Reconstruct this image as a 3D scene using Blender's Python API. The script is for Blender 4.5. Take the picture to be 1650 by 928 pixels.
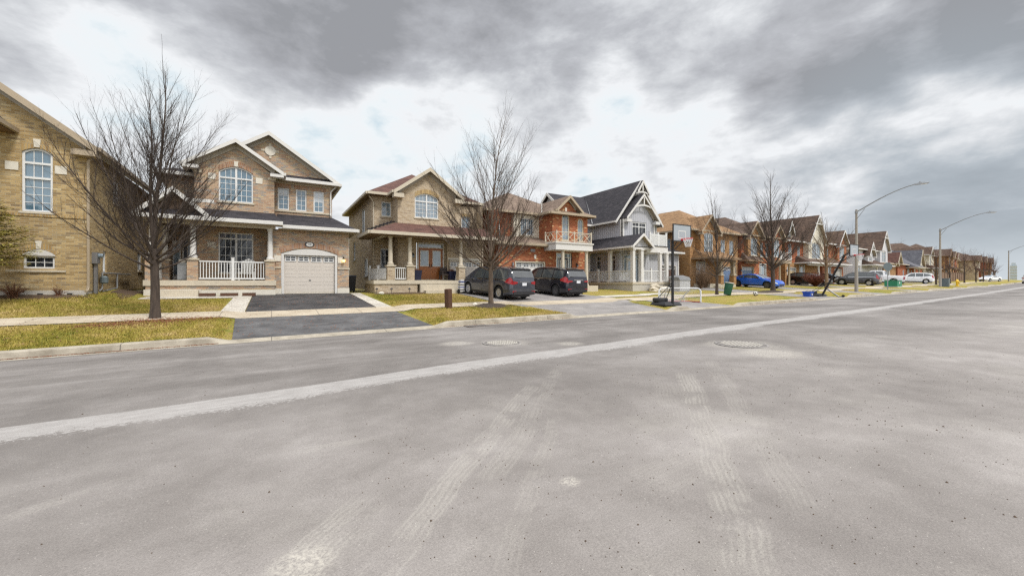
# Suburban street of brick houses under a cloudy sky.  World axes: X along the street, Y towards the houses, Z up.
import bpy, bmesh, math, random
from mathutils import Vector, Matrix
from mathutils.geometry import tessellate_polygon
C = bpy.context.scene
COL = C.collection
R = math.radians
PI = math.pi
for o in list(bpy.data.objects): bpy.data.objects.remove(o)

# ------------------------------------------------------------------ camera
cam = bpy.data.objects.new('camera', bpy.data.cameras.new('camera')); COL.objects.link(cam)
cam.data.sensor_width = 36; cam.data.lens = 663/1650*36
cam.data.shift_y = -7/1650
cam.data.clip_start = .05; cam.data.clip_end = 6000
cam.location = (0, 0, 1.5); cam.rotation_euler = (R(90), 0, R(-30.3))
C.camera = cam

# ------------------------------------------------------------------ node helpers
def nd(nt, typ, **kw):
    n = nt.nodes.new(typ)
    for k, v in kw.items():
        if k.startswith('i_'):
            key = k[2:].replace('_', ' ')
            s = n.inputs[key]
            if hasattr(v, 'is_linked') or v.__class__.__name__.startswith('NodeSocket'): nt.links.new(v, s)
            else: s.default_value = v
        else: setattr(n, k, v)
    return n
def mth(nt, op, a, b=None, c=None, clamp=False):
    n = nt.nodes.new('ShaderNodeMath'); n.operation = op; n.use_clamp = clamp
    for i, v in enumerate((a, b, c)):
        if v is None: continue
        if isinstance(v, (int, float)): n.inputs[i].default_value = v
        else: nt.links.new(v, n.inputs[i])
    return n.outputs[0]
def ramp(nt, fac, stops, interp='LINEAR'):
    n = nt.nodes.new('ShaderNodeValToRGB'); cr = n.color_ramp; cr.interpolation = interp
    while len(cr.elements) < len(stops): cr.elements.new(.5)
    for e, (p, c) in zip(cr.elements, stops):
        e.position = p; e.color = (c, c, c, 1) if isinstance(c, (int, float)) else (*c[:3], 1)
    nt.links.new(fac, n.inputs[0]); return n.outputs[0]
def mixc(nt, f, a, b, mode='MIX'):
    n = nt.nodes.new('ShaderNodeMix'); n.data_type = 'RGBA'; n.blend_type = mode
    for idx, v in ((0, f), (6, a), (7, b)):
        s = n.inputs[idx]
        if isinstance(v, (int, float)): s.default_value = v if idx == 0 else (v, v, v, 1)
        elif isinstance(v, (tuple, list)): s.default_value = (*v[:3], 1)
        else: nt.links.new(v, s)
    return n.outputs[2]
def smooth(nt, v, a, b, lo=0., hi=1.):
    n = nt.nodes.new('ShaderNodeMapRange'); n.interpolation_type = 'SMOOTHSTEP'
    nt.links.new(v, n.inputs[0])
    for i, x in zip((1, 2, 3, 4), (a, b, lo, hi)): n.inputs[i].default_value = x
    return n.outputs[0]
def noise(nt, vec, scale, detail=4., rough=.55, dist=0.):
    n = nt.nodes.new('ShaderNodeTexNoise')
    if vec is not None: nt.links.new(vec, n.inputs['Vector'])
    n.inputs['Scale'].default_value = scale; n.inputs['Detail'].default_value = detail
    n.inputs['Roughness'].default_value = rough; n.inputs['Distortion'].default_value = dist
    return n.outputs[0]
def mapping(nt, vec, scale=(1, 1, 1), rot=(0, 0, 0), loc=(0, 0, 0)):
    n = nt.nodes.new('ShaderNodeMapping'); nt.links.new(vec, n.inputs[0])
    n.inputs['Scale'].default_value = scale; n.inputs['Rotation'].default_value = rot; n.inputs['Location'].default_value = loc
    return n.outputs[0]

# ------------------------------------------------------------------ sky, sun, exposure
W = bpy.data.worlds.new('World'); C.world = W; W.use_nodes = True
nt = W.node_tree; nt.nodes.clear()
SUN_EL, SUN_AZ = 54., 160.                       # azimuth from +Y clockwise: behind the camera's right shoulder
sky = nd(nt, 'ShaderNodeTexSky', sky_type='NISHITA', sun_disc=False, sun_elevation=R(SUN_EL), sun_rotation=R(SUN_AZ))
tc = nd(nt, 'ShaderNodeTexCoord'); dirv = tc.outputs['Generated']
sp = nd(nt, 'ShaderNodeSeparateXYZ'); nt.links.new(dirv, sp.inputs[0])
dx, dy, dz = sp.outputs
def blob(d, inner, outer):
    n = nt.nodes.new('ShaderNodeVectorMath'); n.operation = 'DOT_PRODUCT'
    nt.links.new(dirv, n.inputs[0]); n.inputs[1].default_value = Vector(d).normalized()
    return smooth(nt, n.outputs['Value'], math.cos(R(outer)), math.cos(R(inner)))
zz = mth(nt, 'ADD', mth(nt, 'MAXIMUM', dz, 0.), .20)
cb = nd(nt, 'ShaderNodeCombineXYZ')
nt.links.new(mth(nt, 'DIVIDE', dx, zz), cb.inputs[0]); nt.links.new(mth(nt, 'DIVIDE', dy, zz), cb.inputs[1])
pl = cb.outputs[0]
st = mapping(nt, pl, (1., .72, 1.), (0, 0, R(-14)), (3.1, 1.7, 0))
n1 = noise(nt, st, 1.35, 10, .60, .12)
n2 = noise(nt, mapping(nt, dirv, (1., 1., 2.1), (0, 0, 0), (5.3, 2.2, 4)), 5.2, 11, .60, .15)
dens = mth(nt, 'ADD', mth(nt, 'MULTIPLY', n1, .46), mth(nt, 'MULTIPLY', n2, .54))
dens = mth(nt, 'MULTIPLY_ADD', mth(nt, 'SUBTRACT', dens, .5), 2.05, .545)
def addb(w, d, i, o):
    global dens
    dens = mth(nt, 'MULTIPLY_ADD', blob(d, i, o), w, dens)
for w, d, i, o in [
    (.19, (.30, .80, .54), 3, 20), (.17, (.47, .72, .53), 3, 15), (.13, (.60, .62, .50), 2, 9), (.17, (.12, .80, .60), 2, 18), (.16, (.05, .87, .49), 2, 10), (.16, (-.12, .86, .50), 2, 10),
    (.10, (.702, .561, .47), 1, 8), (.12, (-.25, .86, .46), 2, 9), (.14, (.813, .363, .50), 2, 12),
    (.20, (.83, .41, .340), 1, 6), (.20, (.87, .32, .352), 1, 6), (.24, (.90, .24, .362), 1, 6), (.28, (.93, .15, .375), 1, 6), (.08, (.90, .10, .46), 2, 12),
    (-.16, (.80, .53, .27), 1, 8), (-.18, (.88, .38, .26), 1, 7), (-.18, (.94, .22, .28), 1, 6), (-.24, (.628, .654, .421), 0, 5),
    (-.10, (.318, .893, .319), 2, 11), (-.14, (-.018, .946, .325), 2, 10), (-.10, (-.283, .912, .28), 2, 11), (-.20, (-.20, .911, .35), 1, 7),
    (-.18, (.237, .902, .37), 0, 5), (-.20, (.143, .953, .266), 1, 9), (-.10, (.42, .88, .22), 2, 9),
    (-.16, (.52, .79, .33), 2, 12), (-.12, (.70, .66, .28), 2, 11), (-.10, (.30, .88, .37), 1, 9), (.08, (.36, .91, .20), 1, 7),
    (.16, (.945, .30, .165), 2, 10), (.14, (.975, .19, .14), 2, 9), (.06, (.86, .47, .18), 2, 7)]:
    addb(w, d, i, o)
ccol = ramp(nt, dens, [(0., (.56, .70, .79)), (.14, (.68, .79, .85)), (.28, (.86, .91, .94)), (.42, (.88, .90, .925)), (.56, (.69, .71, .74)), (.72, (.51, .525, .56)), (.88, (.40, .41, .44)), (1., (.325, .335, .36))])
# low on the right the clouds turn blue grey
blue = mth(nt, 'MULTIPLY', blob((.965, .25, .10), 3, 22), smooth(nt, dens, .42, .75))
ccol = mixc(nt, mth(nt, 'MULTIPLY', blue, .55), ccol, mixc(nt, smooth(nt, dens, .5, .85), (.62, .69, .74), (.41, .485, .545)))
# pale band at the horizon
ccol = mixc(nt, smooth(nt, dz, .12, .01, 0., .6), ccol, (.74, .80, .84))
# overcast luminance: brighter towards the zenith and in the half of the sky behind the camera
back = mth(nt, 'SUBTRACT', mth(nt, 'MULTIPLY', dx, -.25), dy)
gain = mth(nt, 'ADD', smooth(nt, dz, .56, .95, 1., 2.9), smooth(nt, back, 0., .8, 0., .7))
ten = mth(nt, 'MULTIPLY', gain, 5.7)
cs = nt.nodes.new('ShaderNodeVectorMath'); cs.operation = 'SCALE'; nt.links.new(ccol, cs.inputs[0]); nt.links.new(ten, cs.inputs['Scale'])
cover = smooth(nt, dens, .02, .22, .85, 1.)
colr = mixc(nt, cover, sky.outputs[0], cs.outputs[0])
bg = nd(nt, 'ShaderNodeBackground', i_Strength=.1); nt.links.new(colr, bg.inputs[0])
wo = nd(nt, 'ShaderNodeOutputWorld'); nt.links.new(bg.outputs[0], wo.inputs[0])

sun = bpy.data.objects.new('sun', bpy.data.lights.new('sun', 'SUN')); COL.objects.link(sun)
sun.data.energy = 1.5; sun.data.angle = R(10); sun.data.color = (1, .96, .9)
sd = Vector((math.sin(R(SUN_AZ))*math.cos(R(SUN_EL)), math.cos(R(SUN_AZ))*math.cos(R(SUN_EL)), math.sin(R(SUN_EL))))
sun.rotation_euler = sd.to_track_quat('Z', 'Y').to_euler(); sun.location = (0, -20, 40)
C.view_settings.view_transform = 'Standard'; C.view_settings.look = 'None'
C.view_settings.exposure = 0.82; C.view_settings.gamma = 1
C.render.engine = 'CYCLES'
C.cycles.use_denoising = False; C.cycles.pixel_filter_type = 'BLACKMAN_HARRIS'; C.cycles.filter_width = 1.35
C.cycles.max_bounces = 6; C.cycles.diffuse_bounces = 3; C.cycles.glossy_bounces = 3; C.cycles.transparent_max_bounces = 12
C.cycles.sample_clamp_indirect = 2.0; C.cycles.blur_glossy = 1.; C.cycles.caustics_reflective = False; C.cycles.caustics_refractive = False
W.cycles.sampling_method = 'MANUAL'; W.cycles.sample_map_resolution = 1024

# ------------------------------------------------------------------ materials
MATS = {}
def newmat(name):
    m = bpy.data.materials.new(name); m.use_nodes = True; nt = m.node_tree
    b = nt.nodes['Principled BSDF']; MATS[name] = m
    return m, nt, b
def plain(name, col, rough=.6, metal=0., var=.12, scale=3., coat=0., spec=None, bump=0., emit=None):
    m, nt, b = newmat(name)
    tc = nd(nt, 'ShaderNodeTexCoord')
    if var:
        n = noise(nt, tc.outputs['Object'], scale, 5, .6)
        f = mth(nt, 'MULTIPLY_ADD', n, 2*var, 1-var)
        mx = mixc(nt, 1., (*col, 1), f, 'MULTIPLY'); nt.links.new(mx, b.inputs['Base Color'])
        r = mth(nt, 'MULTIPLY_ADD', n, .2, rough-.1, clamp=True); nt.links.new(r, b.inputs['Roughness'])
        if bump:
            bp = nd(nt, 'ShaderNodeBump', i_Strength=bump, i_Distance=.02); nt.links.new(noise(nt, tc.outputs['Object'], scale*12, 4, .6), bp.inputs['Height']); nt.links.new(bp.outputs[0], b.inputs['Normal'])
    else:
        b.inputs['Base Color'].default_value = (*col, 1); b.inputs['Roughness'].default_value = rough
    b.inputs['Metallic'].default_value = metal
    if coat: b.inputs['Coat Weight'].default_value = coat; b.inputs['Coat Roughness'].default_value = .04
    if spec is not None: b.inputs['IOR'].default_value = spec
    if emit: b.inputs['Emission Color'].default_value = (*emit[0], 1); b.inputs['Emission Strength'].default_value = emit[1]
    return m
def brick(name, stops, mortar=(.42, .39, .34), bw=.235, bh=.078, stain=.18, ms=.009):
    m, nt, b = newmat(name)
    uv = nd(nt, 'ShaderNodeUVMap').outputs[0]
    br = nd(nt, 'ShaderNodeTexBrick', i_Scale=1., i_Mortar_Size=ms, i_Brick_Width=bw, i_Row_Height=bh, i_Color1=(0, 0, 0, 1), i_Color2=(1, 1, 1, 1), i_Mortar=(.5, .5, .5, 1), i_Mortar_Smooth=.3)
    nt.links.new(uv, br.inputs['Vector'])
    col = ramp(nt, br.outputs['Color'], stops)
    tc = nd(nt, 'ShaderNodeTexCoord').outputs['Object']
    nz = noise(nt, tc, .55, 5, .6); nf = noise(nt, tc, 26, 3, .6)
    f = mth(nt, 'ADD', mth(nt, 'MULTIPLY_ADD', nz, 2*stain, 1-stain), mth(nt, 'MULTIPLY_ADD', nf, .3, -.15))
    col = mixc(nt, 1., col, f, 'MULTIPLY')
    col = mixc(nt, br.outputs['Fac'], col, mortar)
    nt.links.new(col, b.inputs['Base Color']); b.inputs['Roughness'].default_value = .85
    h = mth(nt, 'SUBTRACT', mth(nt, 'MULTIPLY', nf, .3), br.outputs['Fac'])
    bp = nd(nt, 'ShaderNodeBump', i_Strength=.5, i_Distance=.008); nt.links.new(h, bp.inputs['Height']); nt.links.new(bp.outputs[0], b.inputs['Normal'])
    return m
def shingle(name, c0, c1, c2):
    m, nt, b = newmat(name)
    uv = nd(nt, 'ShaderNodeUVMap').outputs[0]
    br = nd(nt, 'ShaderNodeTexBrick', i_Scale=1., i_Mortar_Size=.006, i_Brick_Width=.31, i_Row_Height=.15, i_Color1=(0, 0, 0, 1), i_Color2=(1, 1, 1, 1), i_Mortar=(.3, .3, .3, 1), i_Mortar_Smooth=.2)
    nt.links.new(uv, br.inputs['Vector'])
    nz = noise(nt, uv, 1.1, 5, .6); ng = noise(nt, uv, 60, 3, .6)
    v = mth(nt, 'ADD', mth(nt, 'MULTIPLY', br.outputs['Color'], .55), mth(nt, 'MULTIPLY', nz, .45))
    col = ramp(nt, v, [(.12, c0), (.48, c1), (.85, c2)])
    col = mixc(nt, 1., col, mth(nt, 'MULTIPLY_ADD', ng, .5, .75), 'MULTIPLY')
    col = mixc(nt, mth(nt, 'MULTIPLY', br.outputs['Fac'], .6), col, (c0[0]*.5, c0[1]*.5, c0[2]*.5))
    nt.links.new(col, b.inputs['Base Color']); b.inputs['Roughness'].default_value = .9
    bp = nd(nt, 'ShaderNodeBump', i_Strength=.5, i_Distance=.01); nt.links.new(mth(nt, 'SUBTRACT', ng, br.outputs['Fac']), bp.inputs['Height']); nt.links.new(bp.outputs[0], b.inputs['Normal'])
    return m
def siding(name, col, bw=.25, bh=60., mort=.025, dark=.72):
    m, nt, b = newmat(name)
    uv = nd(nt, 'ShaderNodeUVMap').outputs[0]
    br = nd(nt, 'ShaderNodeTexBrick', offset=0., i_Scale=1., i_Mortar_Size=mort, i_Brick_Width=bw, i_Row_Height=bh, i_Color1=(.45, .45, .45, 1), i_Color2=(.55, .55, .55, 1), i_Mortar=(.3, .3, .3, 1), i_Mortar_Smooth=.1)
    nt.links.new(uv, br.inputs['Vector'])
    nz = noise(nt, uv, .9, 5, .6)
    f = mth(nt, 'MULTIPLY_ADD', nz, .2, .9)
    c = mixc(nt, 1., col, f, 'MULTIPLY')
    c = mixc(nt, br.outputs['Fac'], c, tuple(x*dark for x in col))
    nt.links.new(c, b.inputs['Base Color']); b.inputs['Roughness'].default_value = .6
    bp = nd(nt, 'ShaderNodeBump', i_Strength=.6, i_Distance=.015, invert=True); nt.links.new(br.outputs['Fac'], bp.inputs['Height']); nt.links.new(bp.outputs[0], b.inputs['Normal'])
    return m

brick('tan_brick', [(0, (.27, .175, .07)), (.35, (.37, .255, .11)), (.7, (.46, .33, .155)), (.86, (.20, .135, .07)), (1, (.52, .41, .23))], (.34, .285, .19), stain=.24)
brick('brown_brick', [(0, (.33, .195, .125)), (.3, (.42, .27, .17)), (.55, (.47, .325, .205)), (.72, (.235, .20, .18)), (.86, (.31, .27, .235)), (1, (.48, .365, .20))], (.40, .345, .265), stain=.22)
brick('beige_brick', [(0, (.34, .25, .155)), (.4, (.44, .345, .23)), (.75, (.50, .405, .285)), (.92, (.35, .28, .2)), (1, (.28, .20, .13))], (.45, .385, .3), stain=.2)
brick('orange_brick', [(0, (.20, .045, .018)), (.35, (.30, .075, .027)), (.7, (.38, .112, .04)), (.9, (.30, .11, .05)), (.95, (.55, .37, .17)), (1, (.58, .42, .22))], (.31, .16, .085), stain=.24)
brick('ochre_brick', [(0, (.25, .11, .035)), (.4, (.335, .165, .055)), (.75, (.405, .22, .08)), (.9, (.27, .13, .05)), (1, (.40, .26, .13))], (.28, .2, .12), stain=.26)
brick('red_brick', [(0, (.235, .045, .016)), (.5, (.33, .075, .024)), (.9, (.39, .11, .035)), (1, (.31, .11, .06))], (.27, .155, .09), stain=.24)
brick('soldier_brick', [(0, (.24, .12, .07)), (.4, (.34, .18, .10)), (.75, (.38, .23, .14)), (1, (.25, .18, .16))], (.36, .3, .24), bw=.078, bh=.3)
brick('soldier_tan', [(0, (.30, .19, .08)), (.5, (.40, .27, .11)), (1, (.48, .34, .16))], (.34, .29, .2), bw=.078, bh=.3)
brick('soldier_orange', [(0, (.38, .09, .035)), (.5, (.48, .14, .05)), (1, (.54, .18, .06))], (.42, .28, .18), bw=.078, bh=.3)
shingle('dark_shingle', (.012, .011, .014), (.024, .021, .026), (.044, .038, .043))
shingle('brown_shingle', (.055, .024, .018), (.095, .042, .031), (.14, .068, .05))
shingle('tan_shingle', (.10, .065, .045), (.16, .11, .08), (.22, .16, .115))
shingle('gold_shingle', (.15, .08, .036), (.23, .13, .06), (.30, .18, .085))
shingle('umber_shingle', (.045, .028, .02), (.085, .052, .036), (.13, .082, .056))
shingle('grey_shingle', (.055, .055, .065), (.09, .09, .105), (.13, .13, .145))
siding('grey_siding', (.43, .435, .465)); siding('white_siding', (.58, .58, .60), .25); siding('cream_siding', (.68, .63, .52), 40., .12, .008)
siding('paling', (.20, .12, .075), .14, 40., .012, .35)
plain('white_trim', (.60, .585, .56), .5, var=.06); plain('cream_trim', (.50, .44, .345), .55, var=.07); plain('beige_trim', (.36, .29, .205), .6, var=.08)
plain('frieze_grey', (.40, .365, .315), .6, var=.08); plain('brown_trim', (.22, .145, .085), .6, var=.1); plain('soffit_brown', (.15, .088, .045), .7, var=.1); plain('soffit_cream', (.36, .30, .22), .7, var=.08)
plain('white_frame', (.66, .66, .65), .4, var=.04)
plain('stone', (.52, .46, .36), .8, var=.2, scale=6, bump=.2); plain('concrete', (.46, .43, .38), .85, var=.2, scale=4, bump=.3); plain('limestone', (.62, .58, .50), .8, var=.14, scale=8)
plain('garage_beige', (.56, .51, .455), .55, var=.04); plain('garage_grey', (.50, .48, .45), .55, var=.04); plain('garage_white', (.72, .70, .66), .5, var=.04); plain('garage_blue', (.13, .19, .29), .5, var=.05); plain('garage_tan', (.50, .38, .22), .55, var=.05); plain('garage_brown', (.10, .055, .04), .55, var=.05)
plain('glass_sky_tint', (.085, .155, .21), .05, var=.6, scale=2.2, spec=1.85, coat=.6); plain('glass_dark', (.016, .018, .022), .03, var=.7, scale=2, spec=1.6)  # sky reflections put into the pane colour as blue base and mottling
plain('glass_curtain', (.46, .50, .54), .3, var=.14, scale=2.5, coat=1., spec=1.6); plain('glass_pale', (.19, .245, .29), .1, var=.6, scale=2.6, coat=.8, spec=1.7)  # glass_pale mottling likewise stands in for uneven reflections
plain('door_brown', (.31, .105, .024), .4, var=.18, scale=4); plain('door_navy', (.02, .026, .05), .4, var=.1); plain('door_dark', (.05, .025, .018), .5, var=.15); plain('door_blue', (.08, .12, .19), .45)
plain('black_metal', (.012, .012, .014), .4, var=.1); plain('dark_plastic', (.018, .018, .021), .55, var=.2); plain('grey_metal', (.22, .22, .225), .5, metal=.4, var=.1); plain('galvanised', (.30, .31, .32), .5, metal=.5, var=.15)
plain('pole_concrete', (.30, .27, .23), .85, var=.15, scale=5); plain('navy_pot', (.012, .015, .04), .35, var=.1); plain('terracotta_plant', (.23, .08, .025), .9, var=.4, scale=20)
plain('wicker', (.06, .045, .04), .8, var=.3, scale=30); plain('wood_brown', (.085, .040, .022), .85, var=.35, scale=6, bump=.3); plain('red_paint', (.45, .02, .02), .4); plain('hoop_red', (.62, .04, .05), .45)
plain('net_white', (.66, .66, .66), .8, var=.05); plain('acrylic', (.30, .33, .35), .15, var=.12, scale=3, coat=.5); plain('green_bin', (.012, .085, .05), .45, var=.1); plain('blue_bin', (.015, .075, .42), .4, var=.1); plain('green_box', (.02, .20, .115), .45, var=.08)
plain('hydrant_yellow', (.72, .46, .015), .45, var=.06); plain('sign_back', (.13, .16, .17), .5, metal=.3, var=.08); plain('lamp_glow', (.9, .6, .2), .4, var=0, emit=((1., .62, .16), 2.2)); plain('white_lens', (.8, .8, .8), .3)
plain('mulch_red', (.16, .055, .022), .95, var=.55, scale=14, bump=.6); plain('mulch_dark', (.05, .036, .026), .95, var=.5, scale=16, bump=.6); plain('soil', (.08, .05, .03), .95, var=.4, scale=8, bump=.4)
plain('tower_glass_hazed', (.42, .48, .55), .4, var=.1, scale=.05)  # pale grey blue: distance haze mixed into the base colour
# vehicles
for n, c in dict(graphite=(.062, .068, .088), ink=(.014, .015, .026), cobalt=(.010, .105, .55), black=(.006, .006, .007), pewter=(.085, .085, .095), polar=(.75, .76, .78), silver=(.48, .49, .51)).items():
    plain('paint_'+n, c, .30, metal=.5 if n not in ('polar', 'cobalt') else 0., var=.03, coat=1.)
plain('glass_dusk', (.10, .105, .11), .07, var=.3, scale=1.5, spec=1.7); plain('car_glass', (.06, .07, .075), .04, var=.7, scale=1.8, spec=2.0); plain('tyre', (.012, .012, .013), .85, var=.2, scale=8); plain('alloy', (.50, .50, .51), .3, metal=.8, var=.05); plain('alloy_dark', (.13, .13, .14), .35, metal=.7, var=.05)  # car_glass: uneven reflections imitated by a mottled base colour
plain('tail_red', (.30, .006, .010), .15, var=.1, coat=1.); plain('headlight', (.62, .65, .68), .12, var=.1, coat=1.); plain('plate_white', (.66, .68, .72), .5, var=.03); plain('plate_blue', (.03, .07, .28), .5, var=0); plain('chrome', (.7, .7, .7), .12, metal=1., var=0)

def bark(name, c0, c1):
    m, nt, b = newmat(name); tc = nd(nt, 'ShaderNodeTexCoord').outputs['Object']
    n = noise(nt, mapping(nt, tc, (14, 14, 2.2)), 1., 6, .65)
    nt.links.new(ramp(nt, n, [(.3, c0), (.7, c1)]), b.inputs['Base Color']); b.inputs['Roughness'].default_value = .95
    bp = nd(nt, 'ShaderNodeBump', i_Strength=.8, i_Distance=.03); nt.links.new(n, bp.inputs['Height']); nt.links.new(bp.outputs[0], b.inputs['Normal'])
bark('bark_brown', (.032, .023, .018), (.095, .07, .054)); bark('bark_grey', (.06, .042, .03), (.17, .125, .09)); bark('bark_tan', (.13, .085, .05), (.25, .17, .10))
plain('twig_brown', (.026, .015, .011), .9, var=.25, scale=2); plain('twig_red', (.10, .042, .028), .9, var=.3, scale=2); plain('twig_tan', (.15, .09, .05), .9, var=.3, scale=2); plain('twig_grey', (.028, .017, .012), .9, var=.25, scale=2)
plain('spruce_needle', (.33, .285, .055), .85, var=.5, scale=5); plain('bush_red', (.12, .035, .018), .9, var=.4, scale=6); plain('bush_rust', (.17, .08, .045), .9, var=.4, scale=6)

def mat_grass():
    m, nt, b = newmat('lawn'); tc = nd(nt, 'ShaderNodeTexCoord').outputs['Object']
    n1 = noise(nt, tc, .35, 5, .6); n2 = noise(nt, tc, 2.6, 8, .75); n3 = noise(nt, tc, 45, 4, .7)
    v = mth(nt, 'ADD', mth(nt, 'MULTIPLY', n1, .45), mth(nt, 'MULTIPLY', n2, .55))
    c = ramp(nt, v, [(.36, (.105, .125, .012)), (.44, (.20, .19, .02)), (.52, (.29, .225, .04)), (.60, (.30, .21, .075)), (.68, (.15, .085, .04))])
    c = mixc(nt, 1., c, mth(nt, 'MULTIPLY_ADD', n3, 1.2, .42), 'MULTIPLY')
    nt.links.new(c, b.inputs['Base Color']); b.inputs['Roughness'].default_value = .95
    bp = nd(nt, 'ShaderNodeBump', i_Strength=.9, i_Distance=.05); nt.links.new(n3, bp.inputs['Height']); nt.links.new(bp.outputs[0], b.inputs['Normal'])
mat_grass()
def mat_blade():
    m, nt, b = newmat('grass_blade'); tc = nd(nt, 'ShaderNodeTexCoord').outputs['Object']
    n1 = noise(nt, tc, .35, 5, .6); n2 = noise(nt, tc, 2.6, 8, .75); n3 = noise(nt, tc, 60, 2, .6)
    v = mth(nt, 'ADD', mth(nt, 'ADD', mth(nt, 'MULTIPLY', n1, .35), mth(nt, 'MULTIPLY', n2, .35)), mth(nt, 'MULTIPLY', n3, .30))
    nt.links.new(ramp(nt, v, [(.34, (.085, .11, .010)), (.43, (.19, .185, .018)), (.50, (.33, .25, .042)), (.57, (.50, .38, .16)), (.66, (.24, .15, .07))]), b.inputs['Base Color']); b.inputs['Roughness'].default_value = .9
mat_blade()

def mat_road():
    m, nt, b = newmat('asphalt_road'); tc = nd(nt, 'ShaderNodeTexCoord').outputs['Object']
    s = nd(nt, 'ShaderNodeSeparateXYZ'); nt.links.new(tc, s.inputs[0]); X, Y = s.outputs[0], s.outputs[1]
    big = noise(nt, tc, .30, 5, .6, .4); mid = noise(nt, tc, 1.9, 7, .68); fine = noise(nt, tc, 95, 3, .75); grit = noise(nt, tc, 44, 3, .7); chip = noise(nt, tc, 75, 2, .6)
    along = noise(nt, mapping(nt, tc, (.12, 1.5, 1), (0, 0, R(1))), 1., 6, .6)
    far = smooth(nt, Y, 5., 9.)
    v = mth(nt, 'ADD', mth(nt, 'ADD', mth(nt, 'MULTIPLY', big, .72), mth(nt, 'MULTIPLY', mid, .28)), mth(nt, 'MULTIPLY', mth(nt, 'SUBTRACT', along, .5), mth(nt, 'MULTIPLY_ADD', far, .35, .12)))
    col = ramp(nt, v, [(.36, (.118, .105, .096)), (.46, (.150, .135, .124)), (.54, (.182, .165, .153)), (.64, (.232, .213, .199))])
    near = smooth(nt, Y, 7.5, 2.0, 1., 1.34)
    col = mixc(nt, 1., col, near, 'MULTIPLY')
    # speckle of aggregate
    col = mixc(nt, 1., col, mth(nt, 'MULTIPLY_ADD', fine, 1.15, .40), 'MULTIPLY')
    col = mixc(nt, smooth(nt, chip, .69, .75, 0., .8), col, (.50, .47, .42))
    col = mixc(nt, smooth(nt, grit, .30, .25, 0., .6), col, (.06, .055, .05))
    vo = nd(nt, 'ShaderNodeTexVoronoi', i_Scale=9.); nt.links.new(tc, vo.inputs['Vector'])
    gate = smooth(nt, noise(nt, tc, .9, 3, .6), .48, .68)
    peb = mth(nt, 'MULTIPLY', smooth(nt, vo.outputs['Distance'], .085, .05), gate)
    col = mixc(nt, mth(nt, 'MULTIPLY', peb, .30), col, (.05, .045, .042))
    # the worn pale seam between the two lanes, ragged on its near edge
    t = mth(nt, 'DIVIDE', mth(nt, 'ADD', X, 10.), 100.)
    cen = ramp(nt, t, [((x+10)/100, y/20) for x, y in ((-8, 6.12), (-1.2, 6.15), (.5, 6.28), (2.8, 6.58), (6.8, 6.82), (12.6, 7.36), (23.3, 7.95), (33.8, 8.5), (54, 9.7), (88, 12.6))])
    off = mth(nt, 'SUBTRACT', Y, mth(nt, 'MULTIPLY', cen, 20.))
    rag = mth(nt, 'MULTIPLY', mth(nt, 'SUBTRACT', mth(nt, 'ADD', mth(nt, 'ADD', mth(nt, 'MULTIPLY', noise(nt, mapping(nt, tc, (5, 9, 1)), 2.4, 8, .8), .35), mth(nt, 'MULTIPLY', noise(nt, tc, .8, 4, .6), .30)), mth(nt, 'MULTIPLY', noise(nt, tc, 22, 4, .7), .35)), .5), 2.0)
    lo = mth(nt, 'ADD', off, rag)
    seam = mth(nt, 'MULTIPLY', smooth(nt, lo, -.30, -.18), smooth(nt, mth(nt, 'MULTIPLY_ADD', rag, .07, off), .41, .35))
    seam = mth(nt, 'MULTIPLY', seam, mth(nt, 'MULTIPLY_ADD', noise(nt, mapping(nt, tc, (1.2, 4, 1)), 2.5, 6, .7), 1.5, .0, clamp=True))
    col = mixc(nt, seam, col, mixc(nt, 1., (.34, .322, .306), mth(nt, 'MULTIPLY_ADD', fine, .8, .6), 'MULTIPLY'))
    # dusty tyre tracks: straight worn bands crossing the lane
    ragt = mth(nt, 'MULTIPLY', mth(nt, 'SUBTRACT', noise(nt, tc, 1.1, 4, .6), .5), .5)
    acc = None
    for (ax, ay), (bx, by), wd, st_ in [((.3, 2.0), (3.2, 4.9), .14, .8), ((2.0, 1.1), (5.6, 4.2), .17, .9), ((.0, 2.3), (.6, 2.95), .2, .9), ((1.0, 1.8), (2.7, 3.7), .09, .45), ((2.3, 2.1), (4.3, 2.2), .25, .4),
                                       ((.2, 4.12), (.85, 4.05), .09, .6), ((-1.6, 3.9), (-.9, 4.3), .1, .5), ((1.3, 2.6), (4.2, 5.6), .13, .5), ((2.9, 1.3), (6.8, 4.6), .15, .45), ((3.6, 2.7), (4.9, 3.9), .3, .4)]:
        L = math.hypot(bx-ax, by-ay); ux, uy = (bx-ax)/L, (by-ay)/L
        sx = mth(nt, 'SUBTRACT', X, ax); sy = mth(nt, 'SUBTRACT', Y, ay)
        al = mth(nt, 'ADD', mth(nt, 'MULTIPLY', sx, ux), mth(nt, 'MULTIPLY', sy, uy))
        ac = mth(nt, 'ABSOLUTE', mth(nt, 'ADD', mth(nt, 'SUBTRACT', mth(nt, 'MULTIPLY', sx, uy), mth(nt, 'MULTIPLY', sy, ux)), mth(nt, 'MULTIPLY', ragt, .35)))
        k = mth(nt, 'MULTIPLY', smooth(nt, ac, wd, wd*.6), mth(nt, 'MULTIPLY', smooth(nt, al, -.15, .3), smooth(nt, al, L+.2, L-.35)))
        comb = smooth(nt, mth(nt, 'SINE', mth(nt, 'MULTIPLY', ac, 150.)), -.5, .8)
        brk = smooth(nt, noise(nt, mapping(nt, tc, (1.6, 1.6, 1), (0, 0, 0), (ax*3, by*2, 0)), 1.6, 5, .65), .36, .54)
        k = mth(nt, 'MULTIPLY', mth(nt, 'MULTIPLY', k, st_), mth(nt, 'MULTIPLY', brk, mth(nt, 'MULTIPLY_ADD', comb, .55, .45)))
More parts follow.
